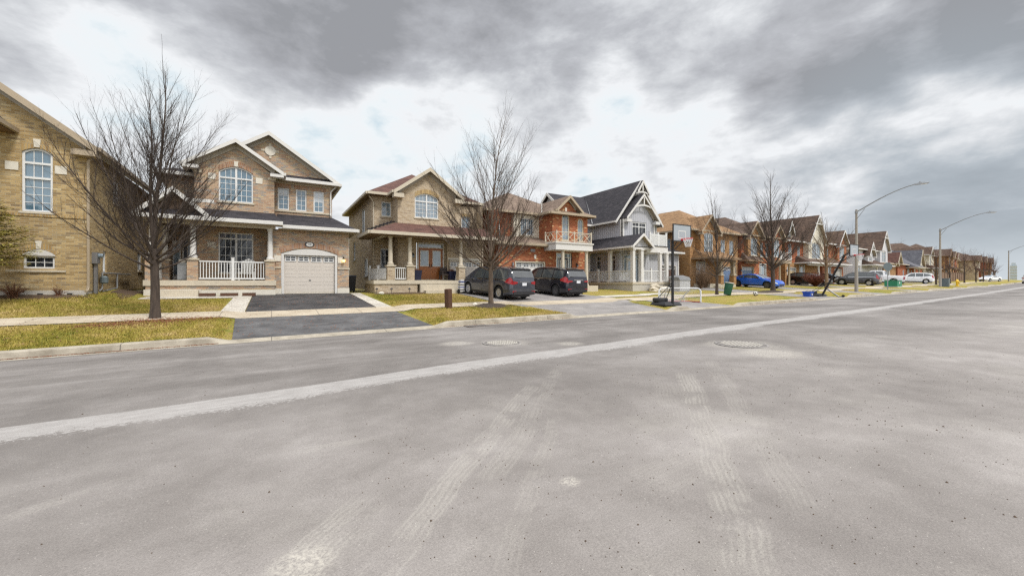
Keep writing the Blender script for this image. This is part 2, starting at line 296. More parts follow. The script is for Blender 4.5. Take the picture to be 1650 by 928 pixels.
        acc = k if acc is None else mth(nt, 'MAXIMUM', acc, k)
    dust = mth(nt, 'MULTIPLY', smooth(nt, noise(nt, tc, .55, 6, .6), .50, .72), smooth(nt, Y, 6., 3.5))
    acc = mth(nt, 'MAXIMUM', mth(nt, 'MULTIPLY', acc, .42), mth(nt, 'MULTIPLY', dust, .30))
    col = mixc(nt, mth(nt, 'MULTIPLY', acc, smooth(nt, fine, .22, .55)), col, (.40, .375, .33))
    # sandy spots
    sand = None
    for x, y, r in ((1.9, 2.41, .10), (3.85, 9.3, .55), (4.85, 8.6, .75), (9.0, 5.3, .95), (8.5, 4.4, .75), (.15, 2.45, .22), (6.0, 7.6, .4)):
        d = mth(nt, 'SQRT', mth(nt, 'ADD', mth(nt, 'POWER', mth(nt, 'SUBTRACT', X, x), 2.), mth(nt, 'POWER', mth(nt, 'SUBTRACT', Y, y), 2.)))
        k = smooth(nt, mth(nt, 'ADD', d, mth(nt, 'MULTIPLY', ragt, r*1.6)), r, r*.35)
        sand = k if sand is None else mth(nt, 'MAXIMUM', sand, k)
    col = mixc(nt, mth(nt, 'MULTIPLY', mth(nt, 'MULTIPLY', sand, smooth(nt, grit, .36, .66)), .62), col, (.50, .465, .40))
    nt.links.new(col, b.inputs['Base Color']); b.inputs['Roughness'].default_value = .82
    bp = nd(nt, 'ShaderNodeBump', i_Strength=.55, i_Distance=.006); nt.links.new(mth(nt, 'ADD', fine, grit), bp.inputs['Height']); nt.links.new(bp.outputs[0], b.inputs['Normal'])
mat_road()
def mat_asphalt(name, c0, c1, sc=1.):
    m, nt, b = newmat(name); tc = nd(nt, 'ShaderNodeTexCoord').outputs['Object']
    n1 = noise(nt, tc, .9*sc, 6, .65, .5); f = noise(nt, tc, 90, 2, .6)
    c = ramp(nt, n1, [(.36, c0), (.66, c1)]); c = mixc(nt, 1., c, mth(nt, 'MULTIPLY_ADD', f, .5, .75), 'MULTIPLY')
    nt.links.new(c, b.inputs['Base Color']); b.inputs['Roughness'].default_value = .75
    bp = nd(nt, 'ShaderNodeBump', i_Strength=.4, i_Distance=.006); nt.links.new(f, bp.inputs['Height']); nt.links.new(bp.outputs[0], b.inputs['Normal'])
mat_asphalt('asphalt_fresh', (.013, .012, .013), (.062, .057, .057), 1.4); mat_asphalt('asphalt_apron', (.048, .046, .047), (.115, .112, .112), 1.6); mat_asphalt('asphalt_old', (.18, .165, .155), (.27, .25, .235))
def mat_walk():
    m, nt, b = newmat('walk_concrete'); tc = nd(nt, 'ShaderNodeTexCoord').outputs['Object']
    s = nd(nt, 'ShaderNodeSeparateXYZ'); nt.links.new(tc, s.inputs[0])
    n1 = noise(nt, tc, 1.1, 6, .6); f = noise(nt, tc, 40, 3, .6)
    c = ramp(nt, n1, [(.35, (.34, .28, .20)), (.6, (.45, .385, .29))]); c = mixc(nt, 1., c, mth(nt, 'MULTIPLY_ADD', f, .4, .8), 'MULTIPLY')
    j = mth(nt, 'ABSOLUTE', mth(nt, 'SUBTRACT', mth(nt, 'FRACT', mth(nt, 'DIVIDE', s.outputs[0], 1.55)), .5))
    c = mixc(nt, smooth(nt, j, .490, .494, 0., .7), c, (.12, .10, .08))
    nt.links.new(c, b.inputs['Base Color']); b.inputs['Roughness'].default_value = .85
mat_walk()
def mat_kerb():
    m, nt, b = newmat('kerb_concrete'); tc = nd(nt, 'ShaderNodeTexCoord').outputs['Object']
    s = nd(nt, 'ShaderNodeSeparateXYZ'); nt.links.new(tc, s.inputs[0])
    n1 = noise(nt, tc, 2.2, 6, .65); f = noise(nt, tc, 50, 3, .6)
    c = ramp(nt, n1, [(.34, (.22, .19, .145)), (.62, (.36, .32, .255))]); c = mixc(nt, 1., c, mth(nt, 'MULTIPLY_ADD', f, .5, .75), 'MULTIPLY')
    j = mth(nt, 'ABSOLUTE', mth(nt, 'SUBTRACT', mth(nt, 'FRACT', mth(nt, 'DIVIDE', s.outputs[0], 3.1)), .5))
    c = mixc(nt, smooth(nt, j, .4955, .498, 0., .8), c, (.07, .06, .05))
    nt.links.new(c, b.inputs['Base Color']); b.inputs['Roughness'].default_value = .85
mat_kerb()
brick('paver', [(0, (.38, .35, .30)), (.5, (.46, .42, .36)), (1, (.50, .47, .41))], (.28, .25, .2), bw=.6, bh=.4, ms=.012)
# ------------------------------------------------------------------ geometry helpers
class MB:
    """Collects shapes; build() links them as ONE mesh object with metre UVs."""
    def __init__(s): s.v = []; s.f = []; s.o = Vector((0, 0, 0))
    def at(s, o): s.o = Vector(o); return s
    def add(s, vs, fs):
        b = len(s.v); s.v += [tuple(Vector(p)-s.o) for p in vs]; s.f += [tuple(b+i for i in f) for f in fs]; return s
    def box(s, x0, x1, y0, y1, z0, z1):
        vs = [(x, y, z) for z in (z0, z1) for y in (y0, y1) for x in (x0, x1)]
        return s.add(vs, [(0, 2, 3, 1), (4, 5, 7, 6), (0, 1, 5, 4), (2, 6, 7, 3), (0, 4, 6, 2), (1, 3, 7, 5)])
    def poly(s, pts): return s.add(pts, [tuple(range(len(pts)))])
    def slab(s, pts, th):
        """closed plate: polygon pts (top face) thickened downwards by th along z"""
        n = len(pts); lo = [(p[0], p[1], p[2]-th) for p in pts]
        fs = [tuple(range(n)), tuple(range(2*n-1, n-1, -1))] + [(i, n+i, n+(i+1) % n, (i+1) % n) for i in range(n)]
        return s.add(list(pts)+lo, fs)
    def extr(s, pts, vec):
        n = len(pts); v = Vector(vec); lo = [tuple(Vector(p)+v) for p in pts]
        fs = [tuple(range(n)), tuple(range(2*n-1, n-1, -1))] + [(i, n+i, n+(i+1) % n, (i+1) % n) for i in range(n)]
        return s.add(list(pts)+lo, fs)
    def tube(s, pts, rad, n=8, cap=True):
        pts = [Vector(p) for p in pts]; rad = rad if isinstance(rad, (list, tuple)) else [rad]*len(pts)
        vs = []; fs = []; u = None
        for i, p in enumerate(pts):
            d = (pts[min(i+1, len(pts)-1)]-pts[max(i-1, 0)])
            d = d.normalized() if d.length > 1e-9 else Vector((0, 0, 1))
            if u is None: u = d.orthogonal().normalized()
            else:
                u = u - d*u.dot(d); u = u.normalized() if u.length > 1e-6 else d.orthogonal().normalized()
            w = d.cross(u)
            for k in range(n):
                a = 2*PI*k/n; vs.append(tuple(p+(u*math.cos(a)+w*math.sin(a))*rad[i]))
        for i in range(len(pts)-1):
            for k in range(n): fs.append((i*n+k, i*n+(k+1) % n, (i+1)*n+(k+1) % n, (i+1)*n+k))
        if cap: fs += [tuple(range(n-1, -1, -1)), tuple((len(pts)-1)*n+k for k in range(n))]
        return s.add(vs, fs)
    def lathe(s, prof, c=(0, 0, 0), n=16, axis='z'):
        vs = []; fs = []
        for r, h in prof:
            for k in range(n):
                a = 2*PI*k/n; x, y = r*math.cos(a), r*math.sin(a)
                p = (x, y, h) if axis == 'z' else ((x, h, y) if axis == 'y' else (h, x, y))
                vs.append((p[0]+c[0], p[1]+c[1], p[2]+c[2]))
        for i in range(len(prof)-1):
            for k in range(n): fs.append((i*n+k, i*n+(k+1) % n, (i+1)*n+(k+1) % n, (i+1)*n+k))
        fs += [tuple(range(n-1, -1, -1)), tuple((len(prof)-1)*n+k for k in range(n))]
        return s.add(vs, fs)
    def holes(s, outer, hs, fn):
        """flat face with holes; 2-D loops mapped to 3-D by fn(u, v)"""
        loops = [[Vector((p[0], p[1], 0)) for p in outer]]+[[Vector((p[0], p[1], 0)) for p in h] for h in hs]
        flat = [p for l in loops for p in l]
        return s.add([fn(p.x, p.y) for p in flat], [tuple(t) for t in tessellate_polygon(loops)])
    def build(s, name, mat, parent=None, smooth=False, flat_angle=35):
        me = bpy.data.meshes.new(name); me.from_pydata(s.v, [], s.f)
        bm = bmesh.new(); bm.from_mesh(me); bmesh.ops.recalc_face_normals(bm, faces=bm.faces)
        uv = bm.loops.layers.uv.new('UVMap')
        for f in bm.faces:
            n = f.normal
            t = Vector((-n.y, n.x, 0)); t = t.normalized() if t.length > .05 else Vector((1, 0, 0))
            if abs(t.x) > abs(t.y):
                if t.x < 0: t = -t
            elif t.y < 0: t = -t
            bb = n.cross(t)
            if bb.z < 0 or (abs(bb.z) < 1e-6 and bb.y < 0): bb = -bb
            for l in f.loops: l[uv].uv = (l.vert.co.dot(t), l.vert.co.dot(bb))
        bm.to_mesh(me); bm.free()
        if smooth:
            me.polygons.foreach_set('use_smooth', [True]*len(me.polygons)); me.set_sharp_from_angle(angle=R(flat_angle))
        me.materials.append(MATS[mat])
        o = bpy.data.objects.new(name, me); COL.objects.link(o)
        if parent: o.parent = parent
        return o
def tag(o, label=None, cat=None, group=None, kind=None):
    if label: o['label'] = label
    if cat: o['category'] = cat
    if group: o['group'] = group
    if kind: o['kind'] = kind
    return o
def thing(name, label, cat, loc=(0, 0, 0), rz=0., group=None):
    o = bpy.data.objects.new(name, None); COL.objects.link(o); o.location = loc; o.rotation_euler = (0, 0, rz); o.empty_display_size = .2
    return tag(o, label, cat, group)
def copy_tree(o, parent=None):
    c = o.copy(); COL.objects.link(c)
    if parent: c.parent = parent
    for ch in [x for x in bpy.data.objects if x.parent == o]: copy_tree(ch, c)
    return c
def structure(o): o['kind'] = 'structure'; return o

# ------------------------------------------------------------------ ground model
def lerp(t, x):
    if x <= t[0][0]: return t[0][1]+(x-t[0][0])*(t[1][1]-t[0][1])/(t[1][0]-t[0][0])
    for (a, b), (c, d) in zip(t, t[1:]):
        if x <= c: return b+(x-a)*(d-b)/(c-a)
    (a, b), (c, d) = t[-2:]; return d+(x-c)*(d-b)/(c-a)
RZ = [(-20, -.30), (-5, -.13), (0, -.04), (5, .04), (10, .11), (16.5, .18), (22, .25), (28, .33), (37, .48), (48, .63), (58, .77), (85, 1.06), (122, 1.5), (200, 2.2), (400, 3.4)]
GH = [(-20, 1.0), (0, .95), (20, 1.0), (30, 1.1), (45, 1.25), (60, 1.42), (80, 1.65), (100, 1.85), (130, 2.15), (200, 2.8), (400, 4.2)]
def Yk(X):                                        # the kerb line: straight, then bending gently left
    X = max(0., X)
    return 13.1+X*X/2400. if X < 180 else 13.1+13.5+(X-180)*.15
# kerb with dropped stretches at the driveways
DROPS = [(-1.0, 4.75), (10.9, 16.6), (18.3, 22.2), (32., 37.2), (42.2, 46.5), (53, 57.5), (63.5, 67.5), (71, 75), (84, 90), (96, 103)]
def kerb_h(x):
    h = .155
    for a, b in DROPS:
        if a-.45 < x < b+.45:
            t = 1. if a <= x <= b else 1-((a-x) if x < a else (x-b))/.45
            h = min(h, .155-.118*t)
    return h
def ground(X, Y):
    d = Y-Yk(X); r = lerp(RZ, X)
    if d < 0: return r+.05*min(1, -d/6)
    g = lerp(GH, X); t = min(1, max(0, (d-.2)/11.3))
    k = kerb_h(X)-.01; up = .33*min(1, max(0, (-4.9-X)/1.3))*min(1, max(0, (d-5.4)/3.5))*min(1, max(0, (16-d)/4))
    return r+k+(g-r-k)*t+up
XS = [-90, -60, -40, -30, -24]+[x*1. for x in range(-20, 61)]+[62+4*i for i in range(40)]+[230+20*i for i in range(12)]
XS = sorted(set(XS) | {v for a, b in DROPS for v in (a-.45, a, b, b+.45)})
def xs_between(a, b): return [a]+[x for x in XS if a+1e-6 < x < b-1e-6]+[b]
def strip(name, mat, xa, xb, da, db, lift, ds=None, th=0., kind=True):
    """ground-hugging sheet between two X lines and two distances from the kerb (callables or numbers)"""
    m = MB(); f = lambda v, t: v(t) if callable(v) else v
    cuts = [0., 1.]
    X_ = [i/24 for i in range(25)] if callable(xa) or callable(xb) else None
    vs = []; fs = []
    ds = sorted({da, db} | {d for d in (.3, 3.9, 5.4, 8.9, 11.5) if da < d < db})
    if X_ is None:
        cols = xs_between(xa, xb)
        for d in ds:
            for x in cols: vs.append((x, Yk(x)+d, ground(x, Yk(x)+d)+lift))
        nx = len(cols)
    else:
        nx = 25
        for d in ds:
            a, b = f(xa, d), f(xb, d)
            for t in X_:
                x = a+(b-a)*t; vs.append((x, Yk(x)+d, ground(x, Yk(x)+d)+lift))
    for j in range(len(ds)-1):
        for i in range(nx-1): fs.append((j*nx+i, j*nx+i+1, (j+1)*nx+i+1, (j+1)*nx+i))
    m.add(vs, fs); o = m.build(name, mat)
    return structure(o) if kind else o

# ground sheet (grass) behind the kerb and beyond the road on the near side, and the road
def sheet(name, mat, ds, lift=0., fn=None):
    m = MB(); vs = []; fs = []; nx = len(XS)
    for d in ds:
        for x in XS: vs.append((x, Yk(x)+d, (fn(x, Yk(x)+d) if fn else ground(x, Yk(x)+d))+lift))
    for j in range(len(ds)-1):
        for i in range(nx-1): fs.append((j*nx+i, j*nx+i+1, (j+1)*nx+i+1, (j+1)*nx+i))
    return structure(m.add(vs, fs).build(name, mat))
sheet('lawn_ground', 'lawn', [.28, .3, 1.5, 2.7, 3.9, 5.4, 7.5, 8.9, 9.5, 11.5, 15, 25, 60, 200, 700, 2600], fn=lambda x, y: ground(x, y)-(.015 if y-Yk(x) < 11 else 0)-max(0, (y-Yk(x)-60))*.004)
sheet('road', 'asphalt_road', [-22, -16, -12, -9, -6, -3, -1, .02], fn=lambda x, y: ground(x, min(y, Yk(x)-1e-4)))
structure(MB().poly([(-2500, -2500, -.9), (3500, -2500, -.9), (3500, -8.6, -.9), (-2500, -8.6, -.9)]).build('terrain', 'lawn'))
structure(MB().poly([(420, -400, 2.2), (3500, -400, 2.2), (3500, 2600, 2.2), (420, 2600, 2.2)]).build('far_terrain', 'lawn'))

# kerb with its dropped stretches
def kerb():
    cols = sorted(set(XS) | {v for a, b in DROPS for v in (a-.45, a-.2, a, b, b+.2, b+.45)}); cols = [x for x in cols if -60 <= x <= 300]
    vs = []; fs = []
    for x in cols:
        h = kerb_h(x); r = lerp(RZ, x); y = Yk(x)
        for dd, z in ((-.28, .006), (0., .008), (.035, h-.015), (.06, h), (.28, h+.012), (.30, h-.1)): vs.append((x, y+dd, r+z))
    n = 6
    for i in range(len(cols)-1):
        for k in range(n-1): fs.append((i*n+k, i*n+k+1, (i+1)*n+k+1, (i+1)*n+k))
    structure(MB().add(vs, fs).build('kerb', 'kerb_concrete', smooth=True, flat_angle=40))
kerb()
# rust brown debris lying in the gutter
def gutter_debris():
    rnd = random.Random(5); m = MB()
    for k in range(4200):
        x = rnd.uniform(-9, -1.2) if k < 3000 else rnd.choice((rnd.uniform(5, 10.5), rnd.uniform(22.5, 31.5)))
        y = Yk(x)-abs(rnd.gauss(0, .06))-.01; z = lerp(RZ, x)+.012
        a = rnd.uniform(0, PI); s_ = rnd.uniform(.006, .022); c, s = math.cos(a)*s_, math.sin(a)*s_
        m.add([(x-c, y-s, z), (x+s*.5, y-c*.5, z+.004), (x+c, y+s, z+rnd.uniform(.002, .012)), (x-s*.5, y+c*.5, z)], [(0, 1, 2, 3)])
    tag(m.build('leaf_litter', 'mulch_red'), 'rust brown leaf litter lying in the gutter along the kerb', 'leaf litter', kind='stuff')
gutter_debris()
strip('sidewalk', 'walk_concrete', -60, 200, 3.9, 5.4, .012)
# driveways, aprons and walks
li = lambda a, b, d0, d1: (lambda d: a+(b-a)*(d-d0)/(d1-d0))
strip('driveway', 'asphalt_fresh', li(-.86, -.80, 5.4, 11.5), li(3.92, 3.78, 5.4, 11.5), 5.4, 11.54, .008)
strip('driveway_apron', 'asphalt_apron', li(-.92, -1.08, .3, 3.9), li(4.75, 4.42, .3, 3.9), .29, 3.9, .008)
strip('paver_path', 'paver', li(-1.62, -1.50, 5.4, 11.5), li(-.88, -.82, 5.4, 11.5), 5.4, 11.4, .01)
strip('paver_edging', 'paver', li(3.95, 3.81, 5.4, 11.5), li(4.62, 4.35, 5.4, 11.5), 5.4, 11.5, .01)
strip('garden_walk', 'paver', -4.9, -.84, 9.9, 10.9, .014)
strip('shared_driveway', 'asphalt_old', li(9.75, 9.9, 5.4, 11.5), li(17.9, 17.55, 5.4, 11.5), 5.4, 12.5, .008)
strip('shared_apron', 'asphalt_old', li(10.8, 9.9, .3, 3.9), li(16.6, 17.6, .3, 3.9), .29, 3.9, .008)
strip('driveway_pad', 'asphalt_old', li(18.3, 19.2, .3, 3.9), li(22.2, 21.6, .3, 3.9), .29, 3.9, .008)
for a, b in ((31.6, 36.), (42.2, 46.3), (52.6, 57.3), (63.5, 67.5), (70.5, 74.8), (84, 90), (96, 103)):
    strip('driveway', 'asphalt_old', a, b, .29, 3.9, .008); strip('driveway', 'asphalt_old', a, b, 5.4, 13., .008)
strip('garden_walk', 'paver', 17.9, 25., 6.2, 7.2, .012)
# planting beds
def mound(name, mat, label, cx, cy, rx, ry, h, seed=1, cat='mulch bed'):
    rnd = random.Random(seed); vs = []; fs = []; n = 40
    ph = [rnd.uniform(0, 6.28) for _ in range(4)]
    for j, q in enumerate((1., .82, .6, .35, .12)):
        for k in range(n):
            a = 2*PI*k/n; w = 1+.12*math.sin(2*a+ph[0])+.08*math.sin(5*a+ph[1])+.05*math.sin(9*a+ph[2])
            x, y = cx+rx*q*w*math.cos(a), cy+ry*q*w*math.sin(a)
            vs.append((x, y, ground(x, y)+(-.012 if j == 0 else h*(1-q*q)+rnd.uniform(0, .02))))
    for j in range(4):
        for k in range(n): fs.append((j*n+k, j*n+(k+1) % n, (j+1)*n+(k+1) % n, (j+1)*n+k))
    fs.append(tuple(4*n+k for k in range(n)))
    return tag(MB().add(vs, fs).build(name, mat, smooth=True, flat_angle=60), label, cat, kind='stuff')
mound('mulch', 'mulch_dark', 'dark bark mulch ring round the tree by the minivan', 8.75, 16.9, .85, .75, .10, 2)
mound('mulch', 'mulch_dark', 'low raised mulch bed beside the tallest far street tree', 35.6, 18.6, 1.9, .5, .16, 4)
mound('soil_bed', 'soil', 'bare soil flower bed along the porch with two planters', 6.7, 23.85, 1.9, .38, .06, 6)
mound('soil_bed', 'soil', 'shaded soil strip between the two nearest houses', -5.55, 27.3, .5, 5., .03, 7)
mound('soil_bed', 'soil', 'soil bed under the gable wall with arched window', -8.2, 21.7, 2.0, .35, .05, 8)
def scatter_flakes(name, mat, label, n, fn, size, seed, cat):
    rnd = random.Random(seed); m = MB()
    for _ in range(n):
        x, y = fn(rnd); z = ground(x, y)+.004
        a = rnd.uniform(0, PI); s_ = rnd.uniform(*size); c, s = math.cos(a)*s_, math.sin(a)*s_
        m.add([(x-c, y-s, z), (x+s*.45, y-c*.45, z+rnd.uniform(0, .015)), (x+c, y+s, z+rnd.uniform(0, .03)), (x-s*.45, y+c*.45, z)], [(0, 1, 2, 3)])
    return tag(m.build(name, mat), label, cat, kind='stuff')
scatter_flakes('leaf_litter', 'mulch_red', 'scattered rusty leaf mulch on the grass round the big bare tree', 2600, lambda r: (lambda q: (q[0]+r.gauss(0, q[2]), q[1]+r.gauss(0, q[2]*.55)))(r.choice([(-3.3, 17.0, .35), (-3.1, 17.1, .5), (-3.9, 16.6, .4), (-4.4, 16.4, .3), (-2.4, 16.7, .45), (-3.5, 16.3, .6), (-2.0, 17.0, .3)])), (.015, .05), 11, 'leaf litter')
scatter_flakes('leaf_litter', 'mulch_dark', 'dark wood chips lying round the tree by the minivan', 1500, lambda r: (8.75+r.gauss(0, .45), 16.8+r.gauss(0, .36)), (.015, .045), 12, 'wood chips')
scatter_flakes('leaf_litter', 'bush_rust', 'dry leaves scattered over the lawns', 2400, lambda r: (r.uniform(-9, 9), 13.6+r.uniform(0, 10.)), (.02, .045), 13, 'leaf litter')
# short grass
def in_paving(x, d):
    if 3.8 < d < 5.5: return True
    if -1.66 < x < 4.66 and 5.3 < d < 11.6: return True
    if -1.15 < x < 4.8 and d < 4: return True
    if -5.2 < x < -.8 and 9.8 < d: return True
    if x > 9.6 and d > 5.3: return True
    if x > 9.9 and (x-10.8)*1. > -(d*.25) and d < 4: return True
    return False
def blades():
    rnd = random.Random(3); m = MB(); vs = []; fs = []
    n = 0
    while n < 95000:
        x = rnd.uniform(-10.5, 12); d = .3+rnd.random()**1.2*10.3
        if in_paving(x, d): continue
        y = Yk(x)+d; z = ground(x, y)-.02
        if (x-8.75)**2+(y-16.85)**2 < .45: continue
        if (x+3.3)**2/1.6+(y-16.8)**2/.25 < 1 and rnd.random() < .5: continue
        a = rnd.uniform(0, 2*PI); h = rnd.uniform(.03, .085); w = rnd.uniform(.006, .013); lx, ly = rnd.gauss(0, .03), rnd.gauss(0, .03)
        c, s = math.cos(a)*w, math.sin(a)*w; b = len(vs)
        vs += [(x-c, y-s, z), (x+c, y+s, z), (x+lx, y+ly, z+h)]; fs.append((b, b+1, b+2)); n += 1
    m.v = vs; m.f = fs
    tag(m.build('grass', 'grass_blade'), 'short yellow green spring grass on the near lawns', 'grass', kind='stuff')
blades()
# ------------------------------------------------------------------ house building
def arc_pts(x0, x1, z, rise, n=10):
    """points of a flat arch from (x1, z) over to (x0, z)"""
    return [(x1+(x0-x1)*i/n, z+rise*(1-(2*i/n-1)**2)) for i in range(n+1)]
def round_pts(x0, x1, z, n=12):
    r = (x1-x0)/2; c = (x0+x1)/2
    return [(c+r*math.cos(PI*i/n), z+r*math.sin(PI*i/n)) for i in range(n+1)]
def hole(x0, x1, z0, z1, rise=0., full=False):
    if full: return [(x0, z0), (x1, z0)]+round_pts(x0, x1, z1-(x1-x0)/2)
    if rise: return [(x0, z0), (x1, z0)]+arc_pts(x0, x1, z1, rise)
    return [(x0, z0), (x1, z0), (x1, z1), (x0, z1)]
def inset(pts, d):
    n = len(pts); out = []
    for i in range(n):
        p0, p, p1 = Vector(pts[i-1]), Vector(pts[i]), Vector(pts[(i+1) % n])
        a = (p-p0).normalized(); b = (p1-p).normalized()
        na, nb = Vector((-a.y, a.x)), Vector((-b.y, b.x)); q = na+nb
        k = 1+na.dot(nb); out.append(tuple(p+q*(d/max(k, .3))))
    return out
class House:
    """parts are given in house coordinates minus the origin o; the root Empty stands at o"""
    def __init__(s, name, label, o, rz=0., group=None, cat='house', absolute=True):
        s.root = thing(name, label, cat, o, rz, group); s.o = Vector(o) if absolute else Vector((0, 0, 0))
    def mb(s): return MB().at(s.o)
    def plane(s, kind, c):
        if kind == 'f': return lambda u, v, d=0.: (u, c+d, v)
        if kind == 'l': return lambda u, v, d=0.: (c+d, u, v)
        if kind == 'r': return lambda u, v, d=0.: (c-d, u, v)
        if kind == 'b': return lambda u, v, d=0.: (u, c-d, v)
    def wall(s, mat, kind, c, outline, wins=(), name='wall', reveal=.12, join=None):
        P = s.plane(kind, c); m = join or s.mb(); hs = [w['hole'] for w in wins]
        m.holes(outline, hs, lambda u, v: P(u, v))
        for h in hs:
            n = len(h)
            for i in range(n):
                a, b = h[i], h[(i+1) % n]; m.add([P(*a), P(*b), P(*b, reveal), P(*a, reveal)], [(0, 1, 2, 3)])
        if join is None: m.build(name, mat, s.root)
        for w in wins: s.window(P, w)
        return m
    def window(s, P, w):
        h = w['hole']; fw = w.get('fw', .065); d0, d1 = w.get('d', .045), .11
        fin = inset(h, fw); n = len(h); m = s.mb()
        for i in range(n):
            j = (i+1) % n
            m.add([P(*h[i], d0), P(*h[j], d0), P(*fin[j], d0), P(*fin[i], d0)], [(0, 1, 2, 3)])
            m.add([P(*fin[i], d0), P(*fin[j], d0), P(*fin[j], d1), P(*fin[i], d1)], [(0, 1, 2, 3)])
        us = [p[0] for p in fin]; vs = [p[1] for p in fin]; u0, u1, v0, v1 = min(us), max(us), min(vs), max(vs)
        def top(u):
            best = v1
            for i in range(n):
                (a, va), (b, vb) = fin[i], fin[(i+1) % n]
                if abs(a-b) > 1e-6 and min(a, b)-1e-6 <= u <= max(a, b)+1e-6:
                    v = va+(vb-va)*(u-a)/(b-a)
                    if v > v0+.05: best = min(best, v) if v < v1+1e-6 else best
            return best
        def bar(a, b, lo, hi, th, da):
            pts = [P(a, lo, da), P(b, lo, da), P(b, hi, da), P(a, hi, da), P(a, lo, d1), P(b, lo, d1), P(b, hi, d1), P(a, hi, d1)]
            m.add(pts, [(0, 1, 2, 3), (0, 1, 5, 4), (1, 2, 6, 5), (2, 3, 7, 6), (3, 0, 4, 7)])
        mull = w.get('mull', 0)                    # heavy uprights
        for k in range(mull):
            u = u0+(u1-u0)*(k+1)/(mull+1); bar(u-.045, u+.045, v0, top(u), 0, d0+.004)
        tz = w.get('trans')
        if tz: bar(u0, u1, tz-.04, tz+.04, 0, d0+.002)
        cols, rows = w.get('grid', (0, 0)); b = w.get('bar', .011); lights = mull+1
        hi = w.get('gtop', tz or v1)
        for L in range(lights):
            a, e = u0+(u1-u0)*L/lights, u0+(u1-u0)*(L+1)/lights
            for k in range(1, cols):
                u = a+(e-a)*k/cols; bar(u-b, u+b, w.get('gbot', v0), top(u), 0, d0+.03)
            for k in range(1, rows):
                v = v0+(hi-v0)*k/rows
                if v > w.get('gbot', v0): bar(a, e, v-b, v+b, 0, d0+.032)
        o = m.build('window', w.get('fmat', 'white_frame'), s.root)
        pm = s.mb(); pm.holes(fin, [], lambda u, v: P(u, v, .095)); pm.build('pane', w.get('pane', 'glass_sky_tint'), o)
        if w.get('blind'):
            lo = v1-(v1-v0)*w['blind']; bm_ = s.mb(); bm_.add([P(u0, lo, .088), P(u1, lo, .088), P(u1, v1-.01, .088), P(u0, v1-.01, .088)], [(0, 1, 2, 3)]); bm_.build('blind', 'glass_curtain', o)
        if w.get('sill', True):
            sm = s.mb(); e = .06; z = min(p[1] for p in h); U0, U1 = min(p[0] for p in h), max(p[0] for p in h)
            q = [P(U0-e, z, -.05), P(U1+e, z, -.05), P(U1+e, z, .04), P(U0-e, z, .04)]; lo = [P(U0-e, z-.075, -.05), P(U1+e, z-.075, -.05), P(U1+e, z-.075, .04), P(U0-e, z-.075, .04)]
            sm.add(q+lo, [(0, 1, 2, 3), (4, 5, 6, 7), (0, 1, 5, 4), (1, 2, 6, 5), (2, 3, 7, 6), (3, 0, 4, 7)]); sm.build('sill', w.get('smat', 'stone'), o)
        if w.get('lintel'):
            lm = s.mb(); hh = w.get('lh', .24); U0, U1 = min(p[0] for p in h), max(p[0] for p in h)
            topl = [p for p in h[2:]] if len(h) > 4 else [h[2], h[3]]
            e = .1 if len(h) == 4 else 0
            up = [(p[0]+(e if p[0] > (U0+U1)/2 else -e), p[1]+hh) for p in topl]; lo = [(p[0]+(e if p[0] > (U0+U1)/2 else -e), p[1]) for p in topl]
            for i in range(len(topl)-1):
                q = [P(*lo[i], -.012), P(*lo[i+1], -.012), P(*up[i+1], -.012), P(*up[i], -.012)]; q2 = [P(*lo[i], .05), P(*lo[i+1], .05), P(*up[i+1], .01), P(*up[i], .01)]
                lm.add(q+q2, [(0, 1, 2, 3), (0, 1, 5, 4), (2, 3, 7, 6)])
            lm.build('lintel', w['lintel'], o)
        return o
    def part(s, name, mat, *boxes, parent=None):
        m = s.mb()
        for b in boxes: m.box(*b)
        return m.build(name, mat, parent or s.root)
    def fascia(s, edges, z0, z1, mat='white_trim', th=.11, name='eaves_gutter'):
        """gutter boards along eave lines ((x, y), (x, y))"""
        for (ax, ay), (bx, by) in edges:
            m = s.mb(); L = math.hypot(bx-ax, by-ay); nx, ny = (by-ay)/L*th, -(bx-ax)/L*th
            p = [(ax, ay), (bx, by), (bx+nx, by+ny), (ax+nx, ay+ny)]
            m.slab([(x, y, z1) for x, y in p], z1-z0).build(name, mat, s.root)
    def hip(s, x0, x1, y0, y1, ze, slope, mat, oh=.4, trim='white_trim', soffit='soffit_cream', ridge='auto', name='roof', gut=True):
        X0, X1, Y0, Y1 = x0-oh, x1+oh, y0-oh, y1+oh; w, d = X1-X0, Y1-Y0; m = s.mb()
        if w <= d:
            h = w/2*slope; A, B = ((X0+X1)/2, Y0+w/2, ze+h), ((X0+X1)/2, Y1-w/2, ze+h)
            q = [[(X0, Y0, ze), (X1, Y0, ze), A], [(X1, Y0, ze), (X1, Y1, ze), B, A], [(X1, Y1, ze), (X0, Y1, ze), B], [(X0, Y1, ze), (X0, Y0, ze), A, B]]
        else:
            h = d/2*slope; A, B = (X0+d/2, (Y0+Y1)/2, ze+h), (X1-d/2, (Y0+Y1)/2, ze+h)
            q = [[(X0, Y0, ze), (X1, Y0, ze), B, A], [(X1, Y0, ze), (X1, Y1, ze), B], [(X1, Y1, ze), (X0, Y1, ze), A, B], [(X0, Y1, ze), (X0, Y0, ze), A]]
        for f in q: m.poly(f)
        o = m.build(name, mat, s.root)
        if gut:
            s.fascia([((X0, Y0), (X1, Y0)), ((X1, Y0), (X1, Y1)), ((X1, Y1), (X0, Y1)), ((X0, Y1), (X0, Y0))], ze-.15, ze+.01, trim)
            s.mb().poly([(X0, Y0, ze-.14), (X1, Y0, ze-.14), (X1, Y1, ze-.14), (X0, Y1, ze-.14)]).build('soffit', soffit, s.root)
        return o
